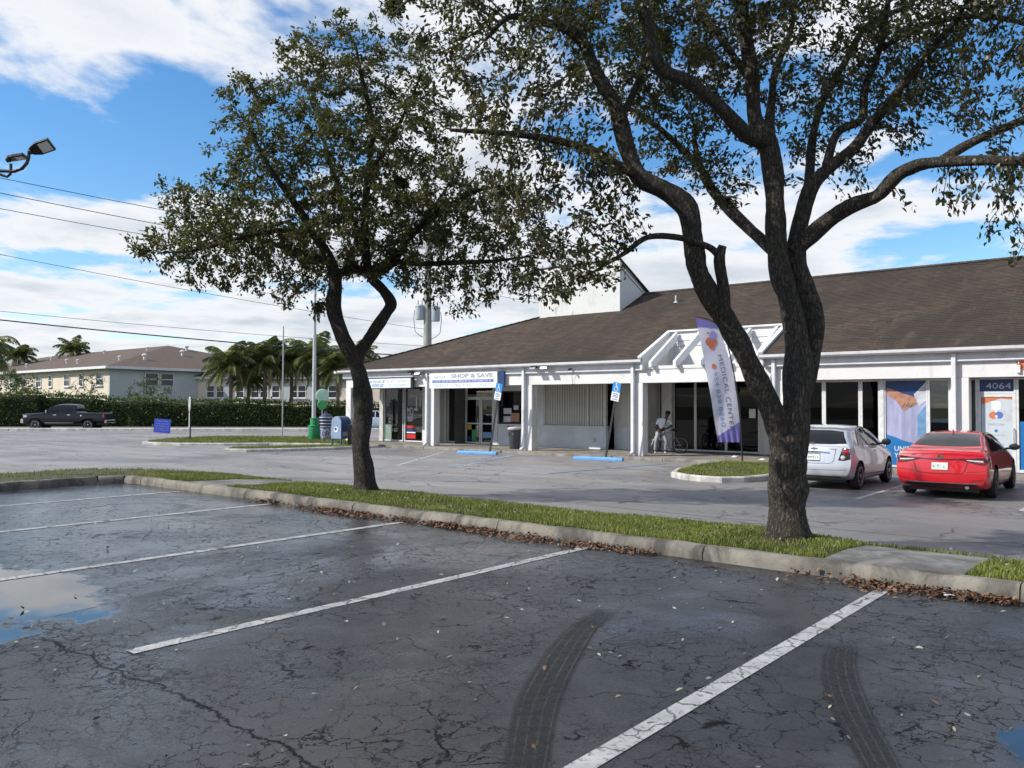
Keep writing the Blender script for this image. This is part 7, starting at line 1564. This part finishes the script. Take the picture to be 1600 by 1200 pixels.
pickup((pc.x - hd_.x * 2.95, pc.y - hd_.y * 2.95, .006), math.atan2(hd_.y, hd_.x) - R(90))

# ================================================================== BICYCLE AND PERSON
pp_ = ground(1034, 708.5, .10)
def bicycle(loc, rot):
    b = thing('bicycle', 'dark bicycle with pale frame held by the person under the arcade', 'bicycle', loc, rot); r_ = .32; xf, xr = -.60, .53
    for x_ in (xf, xr):
        w_ = MB(); w_.torus((x_, 0, r_), r_ - .018, .02, 'y', 36, 8); wo = w_.build('wheel', M['rubber'], b, 'all'); w_ = MB(); w_.torus((x_, 0, r_), r_ - .042, .009, 'y', 36, 6); w_.build('rim', M['rim'], wo, 'all')
        s_ = MB()
        for k in range(16): a = 2 * math.pi * k / 16; s_.tube([(x_ + .02 * math.cos(a + .6), .02 * (-1) ** k, r_ + .02 * math.sin(a + .6)), (x_ + (r_ - .045) * math.cos(a), 0, r_ + (r_ - .045) * math.sin(a))], .0018, 3, False)
        s_.build('spokes', M['steel'], wo)['kind'] = 'stuff'; h_ = MB(); h_.tube([(x_, -.05, r_), (x_, .05, r_)], .022, 10); h_.build('hub', M['steel'], wo)
    bb, seat, head, hl = (.06, 0, .30), (.24, 0, .78), (-.40, 0, .86), (-.44, 0, .70)
    fm_ = plain('pale_frame_paint', (0.45, 0.42, 0.38), 0.35, .1, 5, Metallic=.4); f = MB()
    for a, c_, q in ((bb, seat, .017), (seat, head, .016), (bb, hl, .02), (head, hl, .021)): f.tube([a, c_], q, 9)
    for sy_ in (-.05, .05): f.tube([bb, (xr, sy_, r_)], .011, 7); f.tube([seat, (xr, sy_, r_)], .010, 7)
    f.build('frame', fm_, b, 'all'); f = MB()
    for sy_ in (-.05, .05): f.tube([(-.45, sy_ * .6, .68), (-.50, sy_, .55), (xf, sy_, r_)], .013, 8)
    f.build('fork', fm_, b, 'all'); f = MB(); f.tube([head, (-.39, 0, .96)], .015, 8); f.tube([(-.46, -.30, 1.02), (-.40, -.22, .99), (-.38, 0, .97), (-.40, .22, .99), (-.46, .30, 1.02)], .013, 8); f.build('handlebar', M['black'], b, 'all')
    f = MB(); f.tube([seat, (.265, 0, .88)], .014, 8); f.build('seat_post', M['steel'], b); f = MB(); f.tube([(.13, 0, .90), (.20, 0, .905), (.30, 0, .91), (.38, 0, .925)], [.018, .03, .065, .07], 10); o = f.build('saddle', M['black'], b, 'all'); o.scale = (1, 1.1, 1)
    f = MB(); f.torus((bb[0], -.035, bb[2]), .085, .006, 'y', 24, 6); f.tube([(.06, -.05, .30), (.14, -.06, .18)], .011, 7); f.tube([(.06, .05, .30), (-.02, .06, .42)], .011, 7); f.build('crank', M['steel'], b)
    for a in ((.14, -.11, .18), (-.02, .11, .42)): f = MB(); f.box(a[0] - .045, a[0] + .045, a[1] - .045, a[1] + .045, a[2] - .012, a[2] + .012); f.build('pedal', M['black'], b)
    f = MB(); f.tube([(.06, -.036, .385), (xr, -.036, r_ + .045)], .004, 4); f.tube([(.06, -.036, .215), (xr, -.036, r_ - .045)], .004, 4); f.build('chain', M['dark_metal'], b); f = MB(); f.box(xf + .02, xf + .05, -.03, .03, r_ + .16, r_ + .22); f.build('wheel_reflector', M['white'], b)
bicycle((pp_.x + .10, pp_.y + .22, .10), YAW)
def skin(name, verts, edges, mat, parent, root_i=0, sub=2):
    me = bpy.data.meshes.new(name); me.from_pydata([v[:3] for v in verts], edges, []); me.update(); o = link(name, me, mat, parent); sk = o.modifiers.new('skin', 'SKIN'); sk.use_smooth_shade = True
    ld = me.skin_vertices[0].data if me.skin_vertices else None
    if ld is None:
        bm = bmesh.new(); bm.from_mesh(me); bm.verts.layers.skin.verify(); bm.to_mesh(me); bm.free(); ld = me.skin_vertices[0].data
    for i, v in enumerate(verts): r_ = v[3] if len(v) > 3 else .05; ld[i].radius = (r_, v[4] if len(v) > 4 else r_); ld[i].use_root = (i == root_i)
    s_ = o.modifiers.new('sub', 'SUBSURF'); s_.levels = sub; s_.render_levels = sub; return o
def person(loc, rot):
    p = thing('person', 'person in white T-shirt and pale jeans leaning on a bicycle', 'person', loc, rot)
    sk_ = plain('dark_skin', (0.060, 0.035, 0.024), .5, .1, 9); wt = plain('white_cotton', (0.86, 0.87, 0.92), .85, .06, 7); jn = plain('pale_denim', (0.30, 0.34, 0.36), .9, .18, 8, stretch=(1, 1, .5)); dj = plain('dark_denim', (0.05, 0.07, 0.13), .9, .2, 8); sh_ = plain('shoe_white', (0.62, 0.62, 0.64), .6, .1, 9)
    V = [(-.05, .02, .88, .13, .10), (.01, -.01, 1.06, .125, .09), (.08, -.05, 1.24, .135, .09), (.14, -.08, 1.36, .06), (.185, -.12, 1.44, .055), (.205, -.14, 1.52, .085, .095), (.215, -.15, 1.60, .07),
         (-.10, -.03, 1.31, .06), (-.20, .02, 1.10, .042), (-.13, -.10, .93, .032), (-.10, -.13, .87, .03, .018), (.28, -.06, 1.30, .06), (.36, -.10, 1.07, .042), (.16, -.20, .97, .032), (.09, -.22, .96, .03, .018),
         (-.13, .0, .80, .085), (-.24, -.08, .47, .058), (-.255, .0, .09, .04), (-.27, -.10, .045, .038, .03), (.04, .0, .80, .085), (.165, -.12, .46, .058), (.13, -.02, .09, .04), (.15, -.13, .045, .038, .03)]
    E = [(0, 1), (1, 2), (2, 3), (3, 4), (4, 5), (5, 6), (2, 7), (7, 8), (8, 9), (9, 10), (2, 11), (11, 12), (12, 13), (13, 14), (0, 15), (15, 16), (16, 17), (17, 18), (0, 19), (19, 20), (20, 21), (21, 22)]
    for h, d in ((10, (.02, -.02, -.05)), (14, (-.055, -.01, -.01))):
        hx, hy, hz = V[h][:3]; dv = Vector(d).normalized(); sd = dv.cross(Vector((0, 1, 0))).normalized()
        for k in range(4): n0 = len(V); a = Vector((hx, hy, hz)) + sd * (k - 1.5) * .016 + dv * .02; b = a + dv * (.032 + .006 * (k in (1, 2))); c = b + (dv + Vector((0, .6, 0))).normalized() * .028; V += [(*a, .0085), (*b, .008), (*c, .007)]; E += [(h, n0), (n0, n0 + 1), (n0 + 1, n0 + 2)]
        n0 = len(V); a = Vector((hx, hy, hz)) + sd * -.034; b = a + (dv + sd * -.5).normalized() * .04; V += [(*a, .010), (*b, .009)]; E += [(h, n0), (n0, n0 + 1)]
    skin('body', V, E, sk_, p)
    T = [(-.06, .02, .86, .15, .115), (.005, -.01, 1.06, .148, .108), (.075, -.05, 1.25, .155, .108), (.13, -.075, 1.355, .075), (-.11, -.03, 1.31, .075), (-.17, .0, 1.17, .064), (-.185, .015, 1.11, .066), (.29, -.06, 1.30, .075), (.335, -.085, 1.15, .064), (.348, -.095, 1.10, .066)]
    skin('t_shirt', T, [(0, 1), (1, 2), (2, 3), (2, 4), (4, 5), (5, 6), (2, 7), (7, 8), (8, 9)], wt, p, 0)
    J = [(-.045, .02, .87, .138, .108), (-.13, .0, .79, .095), (-.20, -.05, .60, .080), (-.24, -.08, .46, .068), (-.252, -.03, .25, .062), (-.256, .0, .11, .062), (.04, .0, .79, .095), (.11, -.08, .60, .080), (.165, -.12, .46, .070), (.145, -.06, .25, .062), (.132, -.02, .12, .062)]
    skin('jeans', J, [(0, 1), (1, 2), (2, 3), (3, 4), (4, 5), (0, 6), (6, 7), (7, 8), (8, 9), (9, 10)], jn, p, 0)
    for a in ((-.257, .03, .04), (.13, .01, .04)): skin('shoe', [(a[0], a[1], .045, .045, .04), (a[0] - .008, a[1] - .09, .04, .045, .034), (a[0] - .014, a[1] - .18, .032, .04, .026)], [(0, 1), (1, 2)], sh_, p, 1)
    c_ = MB(); c_.lathe([(.098, 0), (.104, .03), (.095, .075), (.06, .11), (.01, .12)], (0, 0, 0), 18); o = c_.build('hair', plain('black_hair', (.012, .011, .011), .8, .2, 30), p, True); o.location = (.212, -.138, 1.545); o.rotation_euler = (R(14), R(6), 0)
    for ex in (-.03, .03): e_ = MB(); e_.lathe([(.002, -.006), (.011, 0), (.002, .006)], (.205 + ex, -.225, 1.525), 8, 'y'); e_.build('eye', M['white'], p)
    n_ = MB(); n_.tube([(.206, -.222, 1.53), (.207, -.25, 1.495), (.207, -.232, 1.485)], [.01, .016, .008], 6); n_.build('nose', sk_, p, True); n_ = MB(); n_.tube([(.18, -.222, 1.463), (.206, -.232, 1.46), (.232, -.222, 1.463)], .007, 5); n_.build('mouth', plain('lips', (.09, .035, .03), .5), p, True)
    for sx_ in (-1, 1): e_ = MB(); e_.lathe([(.004, -.01), (.028, 0), (.004, .01)], (.207 + sx_ * .088, -.135, 1.515), 8, 'x'); e_.build('ear', sk_, p, True)
    s_ = MB(); s_.tube([(.16, -.165, 1.36), (.13, -.18, 1.25), (.10, -.155, 1.10)], .02, 6); s_.build('bag_strap', M['black'], p, True)
person((pp_.x, pp_.y, .105), YAW)

# ================================================================== FEATHER FLAG
FB = ground(1160, 721, .16); FD = -math.sin(YAW) * FB.x + math.cos(YAW) * FB.y
fl = thing('feather_flag', 'purple and white MEDICAL CENTER feather flag leaning on its black pole', 'flag', FB); FO = Vector(FB)
polep = [(1160, 722), (1158.5, 690), (1155.5, 640), (1149.5, 600), (1142, 560), (1134, 530), (1124, 511), (1112, 501), (1100, 497), (1088, 495.5)]
P3 = catmull([atd(x, y, FD) for x, y in polep], 6); MB(FO).tube(P3, [.030 - .018 * i / len(P3) for i in range(len(P3))], 8).build('pole', M['black'], fl, 'all')
left_e = [(1087, 497), (1092, 520), (1098, 550), (1104, 585), (1110, 620), (1116, 655), (1122, 691)]; right_e = [(1090, 497), (1118, 508), (1131, 535), (1143, 574), (1150, 612), (1155, 652), (1157.5, 691)]
LE = catmull([atd(x, y, FD) for x, y in left_e], 8); RE = catmull([atd(x, y, FD) for x, y in right_e], 8); fwv = Vector((-math.sin(YAW), math.cos(YAW), 0))
def fpt(u, v, off=0.0):
    t = min(max(v, 0), 1) * (len(LE) - 1); i = min(int(t), len(LE) - 2); k = t - i; a = LE[i].lerp(LE[i + 1], k); b = RE[i].lerp(RE[i + 1], k)
    w_ = .045 * math.sin(u * 5 + v * 7) * (1 - u) * v + .03 * math.sin(v * 17 + u * 4) * (1 - u) * (.2 + v)
    if v > .88: w_ += .03 * math.sin(u * 26) * (v - .88) * 8
    return a.lerp(b, u) + fwv * (w_ - off)
def cloth(name, mat, reg, off, nu=22, nv=60, par=fl):
    """reg(u) -> (v0, v1)"""
    mb = MB(FO); v_ = []
    for j in range(nv + 1):
        for i in range(nu + 1): u = i / nu; v0, v1 = reg(u); v_.append(fpt(u, v0 + (v1 - v0) * j / nv, off))
    mb.add(v_, [(j * (nu + 1) + i, j * (nu + 1) + i + 1, (j + 1) * (nu + 1) + i + 1, (j + 1) * (nu + 1) + i) for j in range(nv) for i in range(nu)]); return mb.build(name, mat, par, 'all', fix=False)
def fabric(name, c):
    s = NT(name); cc = s.mix(s.ramp(s.noise(3, 4), .3, .7), c3(c, .92), c); s.fin(cc, .75, s.bump(s.noise(220, 2), .15, .003)); tr = s.n('ShaderNodeBsdfTranslucent'); s.set(tr.inputs[0], cc); mx = s.n('ShaderNodeMixShader'); mx.inputs[0].default_value = .25; s.L.new(s.b.outputs[0], mx.inputs[1]); s.L.new(tr.outputs[0], mx.inputs[2]); s.L.new(mx.outputs[0], s.out.inputs[0]); return s.m
M['f_white'] = fabric('pale_lilac_cloth', (0.66, 0.66, 0.76)); M['f_purple'] = fabric('purple_cloth', (0.24, 0.22, 0.58)); M['f_blue'] = fabric('blue_cloth_print', (0.20, 0.32, 0.62)); M['f_grey'] = fabric('grey_cloth_print', (0.17, 0.15, 0.24)); M['f_orange'] = fabric('orange_cloth_print', (0.72, 0.22, 0.12)); M['f_lilac'] = fabric('violet_cloth_print', (0.38, 0.36, 0.70))
banner = cloth('banner', M['f_white'], lambda u: (0, 1), 0, 22, 80)
cloth('top_panel', M['f_purple'], lambda u: (0.0, .115 + .10 * u ** 1.5), .006, par=banner); cloth('bottom_panel', M['f_purple'], lambda u: (.945 - .085 * u, 1.0), .006, 22, 12, banner)
def flag_disc(u, v, r_, mat, asp=.23):
    mb = MB(FO); mb.add([fpt(u + r_ * math.cos(2 * math.pi * k / 18), v + r_ * asp * math.sin(2 * math.pi * k / 18), .012) for k in range(18)], [tuple(range(18))]); mb.build('logo_shape', mat, banner, fix=False)
for u, v, r_, m_ in ((.36, .275, .15, 'f_orange'), (.46, .315, .15, 'f_orange'), (.64, .245, .17, 'f_lilac'), (.60, .30, .13, 'f_orange'), (.44, .205, .055, 'f_orange'), (.70, .17, .06, 'f_blue')): flag_disc(u, v, r_, M[m_])
flag_disc(.52, .305, .05, M['f_white'])
def flag_text(txt, u, v0, v1, hgt, mat):
    me = text_mesh(txt, 1.0, 0.0, 0.0, 'LEFT', 1.1); xs = [q.co.x for q in me.vertices]; ys = [q.co.y for q in me.vertices]; x0, x1, y0, y1 = min(xs), max(xs), min(ys), max(ys)
    bm = bmesh.new(); bm.from_mesh(me); bmesh.ops.triangulate(bm, faces=bm.faces); bm.to_mesh(me); bm.free()
    for q in me.vertices: v = v0 + (q.co.x - x0) / (x1 - x0) * (v1 - v0); uu = u + ((q.co.y - y0) / (y1 - y0) - .5) * hgt; q.co = fpt(uu, v, .012) - FO
    me.name = 'lettering'; link('lettering', me, mat, banner)
flag_text('MEDICAL', .66, .40, .665, .17, M['f_grey']); flag_text('CENTER', .66, .69, .915, .17, M['f_grey']); flag_text('954', .33, .50, .60, .16, M['f_blue']); flag_text('838', .33, .625, .725, .16, M['f_blue']); flag_text('8860', .33, .75, .885, .16, M['f_blue']); flag_disc(.33, .46, .085, M['f_orange'])

# ================================================================== LITTER
def litter(name, pts_, mat, size, seed, label, cat='leaves', tilt=.35):
    r_ = np.random.RandomState(seed); n_ = len(pts_); P = np.array(pts_); a = r_.uniform(0, 6.283, n_); d = np.stack([np.cos(a), np.sin(a), r_.normal(0, tilt, n_)], 1); d /= np.linalg.norm(d, axis=1)[:, None]; up = np.stack([r_.normal(0, tilt, n_), r_.normal(0, tilt, n_), np.ones(n_)], 1); sd = np.cross(d, up); sd /= np.linalg.norm(sd, axis=1)[:, None]; nm = np.cross(sd, d)
    L_ = size * r_.uniform(.5, 1.3, n_)[:, None]; W_ = L_ * r_.uniform(.16, .30, n_)[:, None]; cu = r_.uniform(.0, .9, n_)[:, None]; v = np.zeros((n_, 6, 3)); v[:, 0] = P - d * L_ / 2; v[:, 1] = P - d * L_ * .08 + sd * W_ + nm * W_ * cu; v[:, 2] = P - d * L_ * .08 - sd * W_ + nm * W_ * cu; v[:, 3] = P + d * L_ / 2 + nm * L_ * .12; v[:, 4] = P + d * L_ * .28 + sd * W_ * .6 + nm * W_ * cu; v[:, 5] = P + d * L_ * .28 - sd * W_ * .6 + nm * W_ * cu
    low = v[:, :, 2].min(1) - P[:, 2]; v[:, :, 2] -= np.minimum(low, 0)[:, None]
    base = (np.arange(n_) * 6)[:, None]; f = np.concatenate([base + np.array(t) for t in ((0, 2, 1), (1, 2, 4), (2, 5, 4), (4, 5, 3))], 1).reshape(-1, 3); me = bpy.data.meshes.new(name); fast_mesh(me, v.reshape(-1, 3), f); at = me.attributes.new('shade', 'FLOAT', 'FACE'); at.data.foreach_set('value', np.repeat(r_.uniform(0, 1, n_), 4).astype(np.float32)); tag(link(name, me, mat), label, cat, kind='stuff')
def mat_dead(name, cs, rough=.7):
    s = NT(name); at = s.n('ShaderNodeAttribute'); at.attribute_name = 'shade'; cr_ = s.n('ShaderNodeValToRGB'); s.L.new(at.outputs['Fac'], cr_.inputs[0]); e = cr_.color_ramp; e.elements[0].color = (*cs[0], 1); e.elements[1].color = (*cs[-1], 1)
    for i, c in enumerate(cs[1:-1]): q = e.elements.new((i + 1) / (len(cs) - 1)); q.color = (*c, 1)
    return s.fin(cr_.outputs[0], rough)
M['dead'] = mat_dead('fallen_leaves', [(0.035, 0.020, 0.012), (0.085, 0.042, 0.024), (0.15, 0.070, 0.038), (0.22, 0.13, 0.075), (0.07, 0.04, 0.026)]); M['pale_leaf'] = mat_dead('scattered_leaves', [(0.08, 0.045, 0.025), (0.16, 0.10, 0.06), (0.30, 0.28, 0.20), (0.40, 0.40, 0.35), (0.05, 0.06, 0.03)])
rl = random.Random(77); pts_ = []
for _ in range(17000):
    x = rl.uniform(-14.5, 1.5); k = 0.0
    if -13.2 < x < -4.75: k = min(1, (x + 13.2) / 2.0) * (1.0 if x < -5.2 else max(0, (-4.75 - x) / .45))
    if x > -3.25: k = min(1, (x + 3.25) / .5)
    k *= .55 + .45 * math.sin(x * 2.3 + 1.2 * math.sin(x * 5.1))
    if rl.random() > k: continue
    d = abs(rl.gauss(0, .12 + .05 * math.sin(x * 1.7))); pts_.append((x, 8.43 - d, LOT_Z + .007 + max(0, .05 - d * .25) * rl.random()))
litter('leaf_litter', pts_, M['dead'], .058, 5, 'drift of brown fallen leaves lying along the foot of the kerb')
pts_ = []
for _ in range(620):
    x = rl.uniform(-13, 1.0); y = 8.3 - rl.random() ** .8 * 6.3
    if rl.random() < (.35 if x < -7 else .9): pts_.append((x, y, LOT_Z + .008))
litter('scattered_leaves', pts_, M['pale_leaf'], .047, 6, 'single pale and brown leaves scattered over the dark asphalt'); pts_ = []
for _ in range(420):
    x = rl.uniform(-12, 0); y = rl.uniform(8.7, 10.7)
    if in_strip(x, y): pts_.append((x, y, strip_z(x, y) + rl.uniform(.02, .06)))
litter('lawn_leaves', pts_, M['pale_leaf'], .045, 7, 'fallen leaves lying in the grass strip')
c = ground(648, 806, LOT_Z); wr_ = thing('red_wrapper', 'crumpled bright red wrapper among the leaves at the kerb', 'wrapper', c); rw = random.Random(2); bm = bmesh.new(); bmesh.ops.create_icosphere(bm, subdivisions=2, radius=.085)
for v in bm.verts: v.co = Vector((v.co.x * 1.2, v.co.y, v.co.z * .55 + .045)) * rw.uniform(.7, 1.2)
me = bpy.data.meshes.new('film'); bm.to_mesh(me); bm.free(); link('film', me, plain('red_film', (0.70, 0.05, 0.02), .3, .2, 20), wr_)
c = ground(1496, 933, LOT_Z); ps = thing('paper_sheet', 'small white piece of paper lying on the leaves by the kerb', 'paper', (c.x, c.y, LOT_Z), R(20)); p_ = MB(); v_ = []
for i in range(5):
    for j in range(4): v_.append((-.12 + i * .06, -.075 + j * .05, .02 + .012 * math.sin(i * 1.7 + j) + .006 * j))
p_.add(v_, [(i * 4 + j, (i + 1) * 4 + j, (i + 1) * 4 + j + 1, i * 4 + j + 1) for i in range(4) for j in range(3)]); p_.build('sheet', plain('white_paper', (0.75, 0.75, 0.73), .8, .05, 9), ps, 'all')
for px, py, lb in ((1147, 714.5, 'small white scrap of litter on the walkway left of the flag pole'), (1190, 719, 'small bluish scrap of litter on the walkway by the oak trunk')):
    c = ground(px, py, .105); q_ = thing('litter_scrap', lb, 'litter', c); b_ = MB(); b_.add([(-.12, -.04, 0), (.1, -.05, .01), (.13, .05, .06), (-.08, .06, .02), (0, 0, .07)], [(0, 1, 4), (1, 2, 4), (2, 3, 4), (3, 0, 4), (3, 2, 1, 0)]); b_.build('scrap', M['pale_cloth'], q_)
